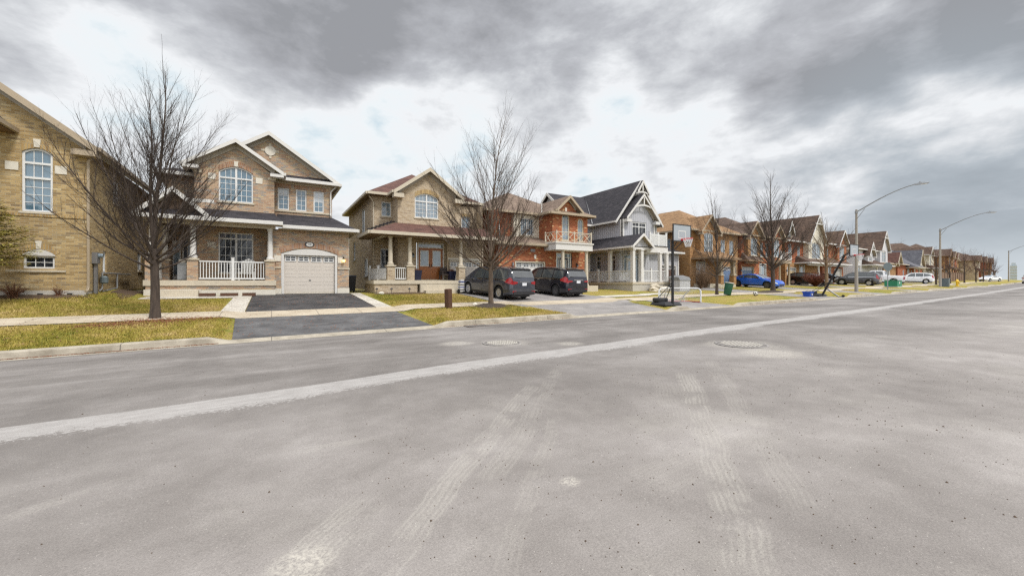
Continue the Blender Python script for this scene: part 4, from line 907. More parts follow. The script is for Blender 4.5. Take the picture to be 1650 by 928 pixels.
# ------------------------------------------------------------------ house 3: beige brick with brown double doors
def house_double_doors():
    H = House('brick_house', 'beige brick house with brown double front doors and red brown roof', (9., 25.6, .95))
    BB = 'beige_brick'
    FZ = 1.70; P = 24.1
    # left part, set back
    H.wall(BB, 'l', 5.5, [(27, 1.1), (36, 1.1), (36, 7.15), (27, 7.15)], [win(29.35, 30.5, 4.75, 6.7, smat='door_dark', grid=(1, 2), pane='glass_pale'), win(28.5, 29.6, 2.0, 3.2, smat='door_dark', pane='glass_pale'), win(33, 33.9, 3.3, 4.7, smat='door_dark', pane='glass_pale')])
    H.wall(BB, 'f', 27, [(5.5, 1.1), (6.75, 1.1), (6.75, 7.15), (5.5, 7.15)], [win(6.08, 6.72-.02, 5.83, 6.76, grid=(2, 3), lintel=None, smat='stone', pane='glass_pale'), win(6.02, 6.65, 2.1, 3.75, grid=(2, 4), pane='glass_dark')])
    # bay
    B = 25.6
    w = win(7.83, 9.40, 5.70, 7.0, .26, grid=(3, 4), mull=1, trans=6.75, gtop=6.75, lintel='soldier_tan', lh=.27, smat='stone', pane='glass_pale')
    H.wall(BB, 'f', B, [(6.75, 4.4), (10.95, 4.4), (10.95, 7.0), (8.72, 8.52), (6.75, 7.1)], [w])
    H.wall(BB, 'l', 6.75, [(B, 1.1), (27, 1.1), (27, 7.1), (B, 7.1)]); H.wall(BB, 'r', 10.95, [(B, 4.4), (26.6, 4.4), (26.6, 7.0), (B, 7.0)])
    H.gable(6.42, 11.02, 25.2, 31, 7.2, 8.86, 'brown_shingle', trim='cream_trim', returns=.62, board=.19, rh=.22)
    # right part over the garage
    H.wall(BB, 'f', 26.6, [(10.9, 4.4), (12.6, 4.4), (12.6, 6.9), (10.9, 6.9)], [win(11.45, 12.1, 5.05, 6.2, grid=(2, 3), pane='glass_sky_tint', lintel='soldier_tan', lh=.2)])
    H.wall(BB, 'r', 12.6, [(25.6, 1.1), (36, 1.1), (36, 6.9), (25.6, 6.9)])
    H.hip(5.55, 12.6, 26.9, 36, 7.22, .62, 'brown_shingle', oh=.42, trim='cream_trim', soffit='soffit_brown')
    # ground floor
    H.wall(BB, 'f', 25.9, [(6.75, FZ), (8.02, FZ), (8.02, 4.12), (9.92, 4.12), (9.92, FZ), (10.28, FZ), (10.28, .95), (10.3, 4.45), (6.75, 4.45)])
    H.wall(BB, 'f', 25.6, [(10.0, 1.0), (10.16, 1.0), (10.16, 3.06), (12.52, 3.06), (12.52, 1.0), (12.6, 1.0), (12.6, 4.45), (10.0, 4.45)])
    H.garage_door(10.22, 12.45, .97, 2.98, 25.62, frame='cream_trim'); H.part('stone_block', 'limestone', (10.05, 12.55, 25.57, 25.62, 3.08, 3.2))
    H.door(8.15, 9.80, FZ+.06, 3.80, 25.88, 'door_brown', glass='glass_pale', trans=.26, panes=(1, 1)); H.part('door_step', 'stone', (8.0, 9.95, 25.6, 25.9, FZ, FZ+.07))
    H.lamp(7.78, 25.9, 3.3)
    # porch
    H.part('porch_floor', 'stone', (5.0, 10.75, P, 27, FZ-.22, FZ)); H.part('porch_base', BB, (5.06, 7.55, P+.06, 27, .8, FZ-.22), (7.55, 10.7, P+.5, 27, .8, FZ-.22)); H.part('step', 'stone', (7.7, 10.7, P-.05, P+.45, .8, FZ-.24)); H.part('lower_step', 'stone', (7.9, 9.9, P-.5, P-.05, .7, 1.1))
    for x in (5.99, 7.14, 10.42): H.pier(x, P+.22, FZ, 2.50, .44, BB, 'cream_trim'); H.column(x, P+.22, 2.62, 4.3, .13, 'cream_trim')
    H.railing((6.22, P+.18), (6.92, P+.18), FZ+.02, 2.45, posts=()); H.railing((5.2, 26.3), (5.72, P+.22), FZ+.02, 2.4, posts=(.55, .02), ball=.045)
    H.part('porch_beam', 'cream_trim', (5.5, 10.9, P+.02, P+.36, 4.26, 4.42), (5.5, 5.84, P+.36, 27, 4.26, 4.42)); H.part('porch_ceiling', 'soffit_brown', (5.3, 10.9, P+.36, 26.9, 4.34, 4.38))
    ez = 4.46
    H.skirt([[(4.72, 23.7, ez), (12.75, 23.7, ez), (12.75, 25.6, 5.26), (6.6, 25.6, 5.26)], [(4.72, 27.0, ez), (4.72, 23.7, ez), (6.6, 25.6, 5.26), (6.6, 27.0, 5.26)]], 'brown_shingle')
    H.fascia([((4.72, 23.7), (12.75, 23.7)), ((4.72, 27.0), (4.72, 23.7))], ez-.16, ez+.02, 'cream_trim'); H.part('soffit', 'soffit_brown', (4.72, 12.75, 23.7, 24.2, ez-.2, ez-.16), (4.72, 5.4, 24.2, 27, ez-.2, ez-.16))
    m = H.mb()                                    # stepped flashing bricks up the hip
    for k in range(7):
        t = k/6; x, y, z = 4.85+t*1.7, 23.9+t*1.7+.3, ez+.10+t*.78; m.box(x-.18, x+.1, y-.1, y+.1, z, z+.06)
    m.build('ridge_cap', 'dark_shingle', H.root)
    H.downspout(5.58, 26.93, 1.1, 7.0, 'cream_trim', bend=(-.32, -.2)); H.downspout(12.55, 25.5, 1.1, 4.3, 'cream_trim')
house_double_doors()

# ------------------------------------------------------------------ house 4: orange brick with the balcony over its door
def house_balcony():
    H = House('brick_house', 'orange brick house with small white balcony over the front door', (17.3, 25, 1.0))
    OB = 'orange_brick'
    H.wall(OB, 'l', 13.55, [(25, 1), (37, 1), (37, 6.7), (25, 6.7)]); H.wall(OB, 'f', 27, [(13.55, 4.2), (15.75, 4.2), (15.75, 6.8), (13.55, 6.8)], [win(14.1, 14.75, 4.95, 6.3, grid=(2, 3), lintel='soldier_orange')])
    H.wall('cream_siding', 'f', 26.7, [(15.75, 4.6), (18.05, 4.6), (18.05, 6.85), (15.75, 6.85)], [win(16.35, 17.55, 5.2, 6.5, grid=(3, 3), mull=1, pane='glass_sky_tint')]); H.wall('cream_siding', 'l', 15.75, [(26.7, 4.6), (27, 4.6), (27, 6.85), (26.7, 6.85)])
    H.wall(OB, 'f', 25, [(13.55, 1), (14.85, 1), (14.85, 3.1), (17.45, 3.1), (17.45, 1), (18.05, 1), (18.05, 4.3), (13.55, 4.3)])
    H.garage_door(14.95, 17.36, 1.0, 3.02, 25.02, 'garage_white', frame='cream_trim'); H.keystone(16.55, 25, 3.3, .1, .3)
    H.part('number_plate', 'grey_metal', (16.15, 16.55, 24.96, 25.0, 3.80, 4.0)); H.part('wall_light', 'grey_metal', (14.6, 14.72, 24.9, 25, 2.75, 3.0))
    ez = 4.36
    H.skirt([[(13.15, 24.55, ez), (18.2, 24.55, ez), (18.03, 26.7, 5.05), (13.6, 26.7, 5.05)], [(13.15, 27.0, ez), (13.15, 24.55, ez), (13.6, 26.7, 5.05)]], 'tan_shingle', 'skirt_roof'); H.fascia([((13.15, 24.55), (18.2, 24.55)), ((13.15, 27), (13.15, 24.55))], ez-.15, ez+.02, 'beige_trim'); H.part('soffit', 'soffit_cream', (13.15, 18.2, 24.55, 25.05, ez-.19, ez-.15))
    # bay
    B = 25.0; X0, X1 = 18.05, 21.5
    ws = [win(18.98, 19.72, 4.75, 6.86, full=True, grid=(2, 5), pane='glass_pale', fw=.1, fmat='cream_trim'), win(20.50, 21.12, 4.75, 6.56, full=True, grid=(2, 5), pane='glass_pale', fw=.09, fmat='cream_trim')]
    H.wall(OB, 'f', B, [(X0, 1), (18.5, 1), (18.5, 3.8), (19.95, 3.8), (19.95, 1), (X1, 1), (X1, 6.65), (20.75, 6.75), (19.4, 7.9), (X0+.05, 6.75)], ws)
    H.wall(OB, 'l', X0, [(B, 1), (27.2, 1), (27.2, 6.75), (B, 6.75)]); H.wall(OB, 'r', X1, [(B, 1), (37, 1), (37, 6.65), (B, 6.65)])
    H.keystone(19.35, B, 6.92, .10, .34); H.part('stone_band', 'cream_trim', (X0, X1+.02, B-.03, B+.02, 4.02, 4.10))
    H.gable(18.25, 20.75, 24.6, 29, 7.02, 8.16, 'tan_shingle', trim='beige_trim', returns=.32, board=.15, rh=.1, frh=.16)
    H.hip(13.7, 21.5, 26.9, 37, 6.92, .56, 'tan_shingle', oh=.42, trim='beige_trim', soffit='soffit_brown'); H.hip(18.05, 21.5, 25, 32, 6.80, .52, 'tan_shingle', oh=.42, trim='beige_trim', soffit='soffit_brown')
    H.part('valley_flashing', 'white_trim', (18.0, 18.08, 26.3, 26.34, 6.95, 7.7))
    # balcony on two columns
    Y0 = 23.55
    H.part('balcony_slab', 'white_trim', (17.35, 20.75, Y0, B, 3.92, 4.38)); H.part('balcony_moulding', 'white_trim', (17.28, 20.82, Y0-.07, B, 4.38, 4.47))
    for x in (18.15, 20.35): H.column(x, Y0+.25, 1.35, 3.92, .14, 'cream_trim')
    H.part('porch_floor', 'stone', (17.9, 21.2, Y0-.1, B, .8, 1.35)); 
    H.door(18.72, 19.55, 1.4, 3.45, 25.0, 'door_navy', glass='glass_pale', side=.22, trans=.3, panes=(1,)); H.lamp(20.4, B, 2.9)
    for (a, b) in (((17.45, Y0+.05), (20.65, Y0+.05)), ((17.45, B-.02), (17.45, Y0+.11)), ((20.65, B-.02), (20.65, Y0+.11))):
        m = H.mb(); L = math.hypot(b[0]-a[0], b[1]-a[1]); n = max(1, round(L/.8)); z0, z1 = 4.5, 5.2
        pt = lambda t, z: (a[0]+(b[0]-a[0])*t, a[1]+(b[1]-a[1])*t, z)
        m.tube([pt(0, z1), pt(1, z1)], .035, 4).tube([pt(0, z0+.06), pt(1, z0+.06)], .03, 4)
        for k in range(n): m.tube([pt(k/n, z0), pt((k+1)/n, z1)], .022, 4).tube([pt(k/n, z1), pt((k+1)/n, z0)], .022, 4)
        for k in (range(0, n+1, 2) if n > 2 else (0,)): m.tube([pt(k/n, 4.46), pt(k/n, z1+.1)], .05, 4)
        m.build('balcony_railing', 'cream_trim', H.root)
house_balcony()

# ------------------------------------------------------------------ house 5: grey sided house with steep white trimmed gables
def house_grey():
    H = House('sided_house', 'grey board sided house with steep dark roof and white gable trim', (28, 25, 1.1))
    GS = 'grey_siding'
    def bracket(xa, xb, y, zb, zt):               # truss ornament in a gable peak
        m = H.mb(); xc = (xa+xb)/2
        n = 10
        for i in range(n):
            t0, t1 = i/n, (i+1)/n; f = lambda t: zb+(.16)*(1-(2*t-1)**2)
            m.extr([(xa+(xb-xa)*t0, y, f(t0)), (xa+(xb-xa)*t1, y, f(t1)), (xa+(xb-xa)*t1, y, f(t1)+.13), (xa+(xb-xa)*t0, y, f(t0)+.13)], (0, .06, 0))
        m.box(xc-.055, xc+.055, y, y+.06, zb+.28, zt)
        m.build('gable_truss', 'white_trim', H.root)
    # main block: left side wall and steep front gable
    H.wall(GS, 'l', 25.15, [(24.9, 4.3), (33, 4.3), (33, 6.8), (24.9, 6.8)]); H.part('corner_board', 'white_trim', (25.09, 25.33, 24.84, 24.93, 4.3, 6.85), (25.09, 25.15, 24.84, 25.1, 4.3, 6.85), (25.1, 25.15, 28.4, 28.6, 4.3, 6.9))
    H.wall(GS, 'f', 24.9, [(25.2, 4.3), (29.0, 4.3), (29.0, 6.8), (27.35, 8.75), (25.2, 6.8)], [win(26.3, 28.05, 5.2, 6.75, grid=(2, 1), mull=1, trans=6.35, pane='glass_dark', fw=.1, sill=False)])
    H.wall(GS, 'f', 25.6, [(25.6, 6.6), (30.05, 6.6), (27.72, 10.1)]); H.wall(GS, 'f', 25.6, [(29.0, 4.3), (30.05, 4.3), (30.05, 6.8), (29.0, 6.8)], [win(29.15, 29.9, 4.75, 6.45, grid=(2, 2), pane='glass_pale')])
    H.wall(GS, 'r', 29.0, [(24.9, 4.3), (25.6, 4.3), (25.6, 6.9), (24.9, 6.9)]); H.part('corner_board', 'white_trim', (28.9, 29.06, 24.84, 24.93, 4.3, 6.8), (29.92, 30.1, 25.54, 25.62, 4.3, 6.7))
    H.gable(24.75, 30.5, 25.2, 37, 6.75, 10.45, 'dark_shingle', xp=27.7, returns=0, board=.15)
    H.gable(25.3, 29.3, 24.5, 27, 6.98, 9.12, 'dark_shingle', xp=27.32, returns=.55, board=.14, rh=.22, gutter=False)
    H.gable(27.05, 28.45, 24.95, 25.3, 9.42, 10.42, 'dark_shingle', xp=27.72, returns=0, board=.14, gutter=False, under=False, fr=0)
    bracket(26.45, 28.25, 24.5, 7.92, 8.95); bracket(26.95, 28.5, 24.98, 9.18, 10.3)
    H.skirt([[(29.2, 25.2, 6.72), (30.5, 25.2, 6.72), (30.3, 25.62, 7.0), (29.2, 25.62, 7.0)]], 'dark_shingle', 'pent_roof')
    # wing on the left with its own cross ridge
    H.wall(GS, 'f', 28.6, [(23.3, 4.2), (25.15, 4.2), (25.15, 6.8), (23.3, 6.8)]); H.wall(GS, 'l', 23.3, [(28.6, 1.0), (36.6, 1.0), (36.6, 6.8), (32.6, 10.0), (28.6, 6.8)])
    H.skirt([[(22.95, 28.2, 6.75), (27.7, 28.2, 6.75), (27.7, 32.6, 10.25), (22.95, 32.6, 10.25)], [(22.95, 37, 6.75), (27.7, 37, 6.75), (27.7, 32.6, 10.25), (22.95, 32.6, 10.25)]], 'dark_shingle', 'wing_roof')
    m = H.mb(); m.extr([(22.91, 28.2, 6.77), (22.91, 32.6, 10.27), (22.91, 32.6, 10.0), (22.91, 28.2, 6.5)], (.05, 0, 0)).extr([(22.91, 37, 6.77), (22.91, 32.6, 10.27), (22.91, 32.6, 10.0), (22.91, 37, 6.5)], (.05, 0, 0)); m.build('rake_trim', 'white_trim', H.root)
    H.fascia([((22.95, 28.2), (24.75, 28.2))], 6.6, 6.77); H.mb().slab([(24.72, 28.15, 6.86), (24.84, 28.15, 6.86), (27.74, 32.5, 10.34), (27.62, 32.5, 10.34)], .03).build('valley_flashing', 'grey_metal', H.root)
    # porch that wraps the left corner
    FZ = 1.62; X0, Y0 = 24.25, 22.85
    H.part('porch_floor', 'concrete', (X0-.15, 28.6, Y0-.1, 30, .8, FZ)); H.part('floor_edge', 'cream_trim', (X0-.2, 28.65, Y0-.15, Y0-.1, FZ-.16, FZ+.01), (X0-.2, X0-.15, Y0-.1, 30, FZ-.16, FZ+.01))
    H.wall(GS, 'l', 25.15, [(25.2, FZ), (30, FZ), (30, 4.3), (25.2, 4.3)], [win(25.7, 26.2, 1.95, 3.9, grid=(2, 4), trans=3.55, pane='glass_dark'), win(27.5, 28.05, 1.95, 3.9, grid=(2, 4), trans=3.55, pane='glass_dark')]); H.wall(GS, 'f', 25.2, [(25.15, FZ), (25.5, FZ), (25.5, 4.0), (27.6, 4.0), (27.6, FZ), (28.7, FZ), (28.7, 4.3), (25.15, 4.3)])
    H.door(26.0, 27.0, FZ, 3.6, 25.2, 'white_frame', glass='glass_pale', side=.35, trans=.3)
    for x, y in ((X0+.08, Y0+.1), (X0+1.0, Y0+.1), (X0+.08, 25.45), (X0+.08, 28.2)): H.column(x, y, FZ, 4.22, .13, 'white_trim', square=True)
    for x, y in ((27.4, Y0+.1), (28.2, Y0+.1)): H.column(x, y, FZ, 4.05, .12, 'white_trim', square=True)
    H.railing((X0+.05, 29.9), (X0+.05, Y0+.2), FZ+.05, 2.55, posts=(.45,)); H.railing((X0+1.1, Y0+.1), (27.4, Y0+.1), FZ+.05, 2.55, posts=(.05, .5)); H.railing((27.5, Y0+.1), (28.1, Y0+.1), FZ+.05, 2.55)
    H.part('porch_beam', 'white_trim', (X0, 26.4, Y0, Y0+.25, 4.18, 4.36), (X0, X0+.25, Y0+.25, 30, 4.18, 4.36)); H.part('porch_ceiling', 'soffit_cream', (X0, 28.5, Y0+.25, 30, 4.3, 4.34))
    # porch roof: ridge along Y with a little front gable
    H.gable(23.85, 26.25, 22.5, 29.8, 4.42, 5.42, 'dark_shingle', returns=.25, board=.15, rh=.06, fr=.35, frh=.1); H.wall(GS, 'f', 22.85, [(24.1, 4.42), (26.0, 4.42), (25.05, 5.2)], name='pediment')
    # balcony over the entry
    H.part('balcony_slab', 'white_trim', (26.0, 28.45, 23.0, 25.2, 4.02, 4.52)); H.part('balcony_deck', 'dark_shingle', (25.95, 28.5, 22.95, 25.2, 4.52, 4.56))
    H.railing((26.35, 23.1), (28.4, 23.1), 4.56, 5.52, posts=(.02, .5, .98), ball=.04); H.railing((28.4, 23.1), (28.4, 25.0), 4.56, 5.52, ball=.04)
    # low garage on the right
    H.wall(GS, 'f', 26.4, [(29.0, 1.0), (31.3, 1.0), (31.3, 3.3), (33.9, 3.3), (33.9, 1.0), (34.2, 1.0), (34.2, 4.4), (29.0, 4.4)]); H.wall(GS, 'r', 34.2, [(26.4, 1), (34, 1), (34, 4.4), (26.4, 4.4)])
    H.garage_door(31.4, 33.8, 1.1, 3.2, 26.42, 'garage_brown'); H.lamp(32.1, 26.4, 3.7); H.part('corner_board', 'white_trim', (34.08, 34.22, 26.36, 26.42, 1.0, 4.3))
    H.skirt([[(28.4, 26.0, 4.5), (34.5, 26.0, 4.5), (32.5, 29, 5.6), (28.4, 29, 5.6)], [(34.5, 26.0, 4.5), (34.5, 33, 4.5), (32.5, 33, 5.6), (32.5, 29, 5.6)]], 'dark_shingle', 'garage_roof'); H.fascia([((28.5, 26.0), (34.5, 26.0)), ((34.5, 26), (34.5, 33))], 4.35, 4.52)
    H.wall(GS, 'r', 30.05, [(25.6, 4.3), (37, 4.3), (37, 6.8), (25.6, 6.8)]); H.downspout(30.0, 25.5, 4.6, 6.7)
house_grey()
# ------------------------------------------------------------------ the houses further along the street
def street_house(label, X, w, d=12., depth=11., wall='ochre_brick', upper=None, roof='umber_shingle', trim='white_trim', eave=5.7, slope=.6, kind='hip', peak=None, gables=(), wins=(), garage=None, porch=None, door=None, balcony=None, dormer=None, leftwin=True, name='brick_house', z=None, truss=False, ridge=None, ptrim=None):
    xc = X+w/2; y = Yk(xc)+d; g = ground(xc, y) if z is None else z
    rz = math.atan2(Yk(xc+1)-Yk(xc-1), 2.)
    H = House(name, label, (xc, y, g-.05), rz, 'houses further along the street', absolute=False)
    a, b = -w/2, w/2; up = upper or wall; split = 2.75
    X_ = lambda x: a+x
    ws = [win(X_(x), X_(x+ww), z0, z1, full=(k == 'round'), rise=(.16 if k == 'arch' else 0), grid=gr, pane=pn, sill=True, fw=.08) for (x, ww, z0, z1, k, gr, pn) in wins]
    low = [v for v in ws if min(p[1] for p in v['hole']) < split]; hi = [v for v in ws if v not in low]
    H.wall(up, 'f', 0, [(a, split), (b, split), (b, eave), (a, eave)], hi)
    out = [(a, 0)]
    ops = []
    if garage: ops.append((X_(garage[0]), X_(garage[0]+garage[1]), 2.12))
    if door: ops.append((X_(door[0])-.3, X_(door[0]+.95)+.3, 2.6))
    for p, q, t in sorted(ops): out += [(p, 0), (p, t), (q, t), (q, 0)]
    out += [(b, 0), (b, split), (a, split)]
    H.wall(wall, 'f', 0, out, low, name='ground_floor_wall')
    lw = [win(2.2, 3.1, 3.6, 4.9, grid=(2, 3), pane='glass_pale'), win(5.2, 6., .9, 2.1, grid=(2, 2), pane='glass_pale')] if leftwin else []
    H.wall(wall, 'l', a, [(0, 0), (depth, 0), (depth, eave), (0, eave)], lw); H.wall(wall, 'r', b, [(0, 0), (depth, 0), (depth, eave), (0, eave)]); H.wall(wall, 'b', depth, [(a, 0), (b, 0), (b, eave), (a, eave)])
    if kind == 'hip': H.hip(a, b, 0, depth, eave, slope, roof, trim=trim, oh=.4)
    elif kind == 'front':
        pk = peak or eave+(w/2+.4)*slope
        H.wall(up, 'f', 0, [(a, eave), (b, eave), (0, pk-.25)], name='gable_wall'); H.wall(up, 'b', depth, [(a, eave), (b, eave), (0, pk-.25)], name='gable_wall')
        H.gable(a-.4, b+.4, -.4, depth+.4, eave-.15, pk, roof, trim=trim, returns=.3, board=.16)
    elif kind == 'side':
        h = (depth/2+.4)*slope; m = H.mb()
        m.slab([(a-.3, -.4, eave), (b+.3, -.4, eave), (b+.3, depth/2, eave+h), (a-.3, depth/2, eave+h)], .08).slab([(a-.3, depth+.4, eave), (b+.3, depth+.4, eave), (b+.3, depth/2, eave+h), (a-.3, depth/2, eave+h)], .08); m.build('roof', roof, H.root)
        for k_, x in (('l', a), ('r', b)): H.wall(up, k_, x, [(0, eave-.1), (depth, eave-.1), (depth/2, eave+h-.35)], name='gable_wall')
        H.fascia([((a-.3, -.4), (b+.3, -.4))], eave-.16, eave, trim)
        r_ = H.mb()
        for x in (a-.33, b+.28): r_.extr([(x, -.4, eave+.01), (x, depth/2, eave+h+.01), (x, depth/2, eave+h-.24), (x, -.4, eave-.2)], (.05, 0, 0))
        r_.build('rake_trim', trim, H.root)
    for (gx, gh, zb, zp, pr, gw) in gables:
        xg = X_(gx); wl = gw or up
        H.wall(wl, 'f', -pr, [(xg-gh, split), (xg+gh, split), (xg+gh, zb), (xg, zp-.22), (xg-gh, zb)], [win(xg-gh*.55, xg+gh*.55, 3.35, zb-.35, rise=.15, grid=(2, 3), mull=1, pane='glass_pale', fw=.08)])
        if pr > .05: H.wall(wl, 'l', xg-gh, [(-pr, split), (0, split), (0, zb), (-pr, zb)]); H.wall(wl, 'r', xg+gh, [(-pr, split), (0, split), (0, zb), (-pr, zb)])
        H.gable(xg-gh-.35, xg+gh+.35, -pr-.38, (ridge if ridge and gh > 1.7 else min(depth*.6, 5)), zb-.2, zp, roof, trim=trim, returns=.3, board=.13, gutter=False, fr=.38, frh=.2)
        if truss:
            H.part('gable_truss', trim, (xg-gh*.55, xg+gh*.55, -pr-.42, -pr-.36, zp-1.25, zp-1.12), (xg-.05, xg+.05, -pr-.42, -pr-.36, zp-1.12, zp-.2))
    if dormer:
        xg, zb, zp = X_(dormer[0]), dormer[1], dormer[2]; H.wall('cream_trim', 'f', .4, [(xg-.6, zb-.6), (xg+.6, zb-.6), (xg+.6, zb+.6), (xg, zp-.2), (xg-.6, zb+.6)], [win(xg-.35, xg+.35, zb-.2, zb+.6, grid=(2, 2), pane='glass_pale')], name='dormer_wall'); H.wall('cream_trim', 'l', xg-.6, [(.4, zb-.6), (3, zb-.6), (3, zb+.6), (.4, zb+.6)], name='dormer_wall')
        H.gable(xg-.85, xg+.85, .1, 4, zb+.4, zp, roof, trim=trim, returns=0, gutter=False, board=.16, fr=.3, frh=.08)
    if garage:
        x0 = X_(garage[0]); H.garage_door(x0+.1, x0+garage[1]-.1, .02, 2.08, .02, garage[2], frame=trim); H.lamp(x0-.3, 0, 1.7)
    if door: H.door(X_(door[0]), X_(door[0]+.95), .35, 2.45, .02, door[1], glass='glass_pale', side=.22, frame='white_frame')
    if porch:
        p0, p1, proj, ze, cols, pier = porch; q0, q1 = X_(p0), X_(p1)
        if proj > .9: H.part('porch_floor', 'stone', (q0, q1, -proj, -.01, -.3, .34)); H.part('step', 'stone', (q0+.6, q0+1.9, -proj-.35, -proj-.01, -.3, .16))
        H.skirt([[(q0-.3, -proj-.35, ze), (q1+.3, -proj-.35, ze), (q1, 0, ze+.85), (q0, 0, ze+.85)], [(q0-.3, 0, ze), (q0-.3, -proj-.35, ze), (q0, 0, ze+.85)], [(q1+.3, -proj-.35, ze), (q1+.3, 0, ze), (q1, 0, ze+.85)]], roof)
        H.fascia([((q0-.3, -proj-.35), (q1+.3, -proj-.35)), ((q0-.3, 0), (q0-.3, -proj-.35))], ze-.15, ze+.02, ptrim or trim); H.part('porch_beam', ptrim or trim, (q0, q1, -proj, -proj+.22, ze-.36, ze-.15))
        for c in cols:
            if pier: H.pier(X_(c), -proj+.2, .3, 1.15, .46, wall); H.column(X_(c), -proj+.2, 1.25, ze-.34, .16, trim, square=True)
            else: H.column(X_(c), -proj+.2, .3, ze-.34, .13, trim)
    if balcony:
        q0, q1 = X_(balcony[0]), X_(balcony[1]); H.part('balcony_slab', trim, (q0, q1, -1.4, -.01, 2.55, 2.95)); H.railing((q0+.05, -1.35), (q1-.05, -1.35), 2.95, 3.85, 'white_frame', .16, posts=(.02, .98)); H.column(q0+.2, -1.2, 0, 2.55, .12, trim); H.column(q1-.2, -1.2, 0, 2.55, .12, trim)
    return H
R2 = (2, 3); GP, GB, GD = 'glass_pale', 'glass_sky_tint', 'glass_dark'
street_house('ochre brick house with hipped golden brown roof behind the basketball hoop', 35.1, 8.4, 12.2, wall='ochre_brick', roof='gold_shingle', trim='beige_trim', ptrim='brown_trim', eave=5.65, slope=.62, gables=((2.3, 1.35, 5.6, 7.15, .5, None),),
             wins=((5.2, .8, 3.4, 4.9, 'r', R2, GP), (6.8, .8, 3.4, 4.9, 'r', R2, GP)), porch=(.6, 5.0, 1.7, 2.85, (2.6, 4.8), True), door=(1.3, 'door_blue'), garage=(5.6, 2.5, 'garage_blue'))
street_house('orange brown brick house with blue garage door and small front gable', 43.8, 8.4, 12., wall='orange_brick', roof='umber_shingle', trim='beige_trim', ptrim='brown_trim', eave=5.6, slope=.6, gables=((1.9, 1.3, 5.5, 7.1, .4, 'ochre_brick'), (6.9, 1.2, 5.6, 7.0, .4, 'orange_brick')),
             wins=((3.9, .75, 3.3, 4.9, 'r', R2, GP), (5.2, .7, 3.3, 4.9, 'r', R2, GP)), porch=(.1, 2.6, .5, 2.8, (), False), garage=(.15, 2.5, 'garage_blue'), door=(4.1, 'door_navy'), balcony=(5.6, 8.2))
street_house('brick house with steep dark brown roof, white gable and small dormer', 53.6, 9.6, 12., depth=12, wall='ochre_brick', upper='red_brick', roof='umber_shingle', eave=5.4, slope=.62, gables=((7.1, 2.25, 5.6, 8.95, .6, 'cream_siding'),), ridge=9.5, dormer=(2.1, 5.9, 7.9),
             wins=((.8, .9, 3.3, 4.9, 'arch', R2, GB), (3.2, .8, 3.3, 4.8, 'r', R2, GP)), porch=(2.8, 9.5, 1.4, 2.75, (6.1,), False), garage=(.5, 2.4, 'garage_tan'), door=(4., 'door_brown'), truss=True)
street_house('narrow orange brick house with a brown gable and white garage door', 64.2, 7.2, 12., wall='orange_brick', roof='umber_shingle', eave=5.5, slope=.62, gables=((5.2, 1.6, 5.5, 7.5, .5, 'orange_brick'),), wins=((1.2, .8, 3.3, 4.8, 'r', R2, GP),), porch=(.2, 7., .6, 2.75, (), False), garage=(4.1, 2.5, 'garage_white'), door=(1.6, 'door_dark'))
street_house('white sided house with steep brown roof and narrow front gable', 76., 12.8, 12., depth=13, wall='white_siding', roof='umber_shingle', eave=5.2, slope=.4, gables=((11.2, 1.95, 5.5, 8.5, .6, None), (4.6, 1.2, 4.4, 6.3, .6, None)), ridge=11, wins=((1.0, .8, 3.2, 4.6, 'r', R2, GD),), porch=(3.2, 12.5, 1.2, 2.8, (6.2, 12.2), False), garage=(7., 2.5, 'garage_white'), door=(1.2, 'door_dark'), name='sided_house', truss=True)
street_house('low brick house with rust brown roof beside the white gabled house', 89.6, 7.0, 12., depth=9, wall='ochre_brick', roof='brown_shingle', trim='cream_trim', eave=3.3, slope=.62, kind='side', gables=((5.6, 1.1, 3.6, 5.3, .6, 'cream_siding'),), wins=((1.5, .8, .9, 2.1, 'r', R2, GP),), leftwin=False)
street_house('red brick bungalow with wide dark grey roof at the corner', 97.6, 19., 12., depth=10, wall='red_brick', roof='grey_shingle', trim='cream_trim', eave=3.2, slope=.70, kind='side', gables=((14.8, 1.8, 3.3, 6.4, .4, 'cream_siding'),), wins=((3.5, 1.1, .8, 2.2, 'r', R2, GP), (9.5, 1.1, .8, 2.2, 'r', R2, GP)), porch=(6, 13, 1.3, 2.7, (6.2, 9.6, 12.8), False), door=(7., 'door_dark'), leftwin=False)
street_house('tall house with white gable and black roof behind the corner bungalow', 104., 12.5, 36., depth=12, wall='cream_siding', roof='dark_shingle', eave=5.6, kind='front', peak=9.2, wins=((3, .9, 3.3, 4.8, 'r', R2, GP), (8, .9, 3.3, 4.8, 'r', R2, GP)), name='sided_house', leftwin=False)
street_house('cream coloured house with gabled front and small porch past the bungalow', 119.5, 9., 12., wall='cream_siding', roof='umber_shingle', eave=5.6, slope=.62, gables=((1.6, 1.2, 5.8, 7.3, .5, None),), wins=((4.4, .9, 3.2, 4.7, 'r', R2, GP),), porch=(.2, 6.5, 1.3, 2.75, (.5, 6.2), False), door=(1.8, 'door_dark'), name='sided_house')
far = [('far house with long hipped brown roof next to the light pole', 130, 12.5, 'ochre_brick', 'umber_shingle', 'brown_trim'), ('far house with hipped roof behind the wooden fence', 144, 12, 'red_brick', 'umber_shingle', 'beige_trim'), ('far house with front gable and pale porch columns', 157.5, 12, 'ochre_brick', 'brown_shingle', 'cream_trim'),
       ('far house with hipped brown roof and white garage', 171, 12, 'beige_brick', 'umber_shingle', 'brown_trim'), ('far brown roofed house near the distant parked car', 184.5, 12, 'red_brick', 'umber_shingle', 'beige_trim'), ('last brown roofed house at the end of the row', 198, 12, 'ochre_brick', 'umber_shingle', 'brown_trim')]
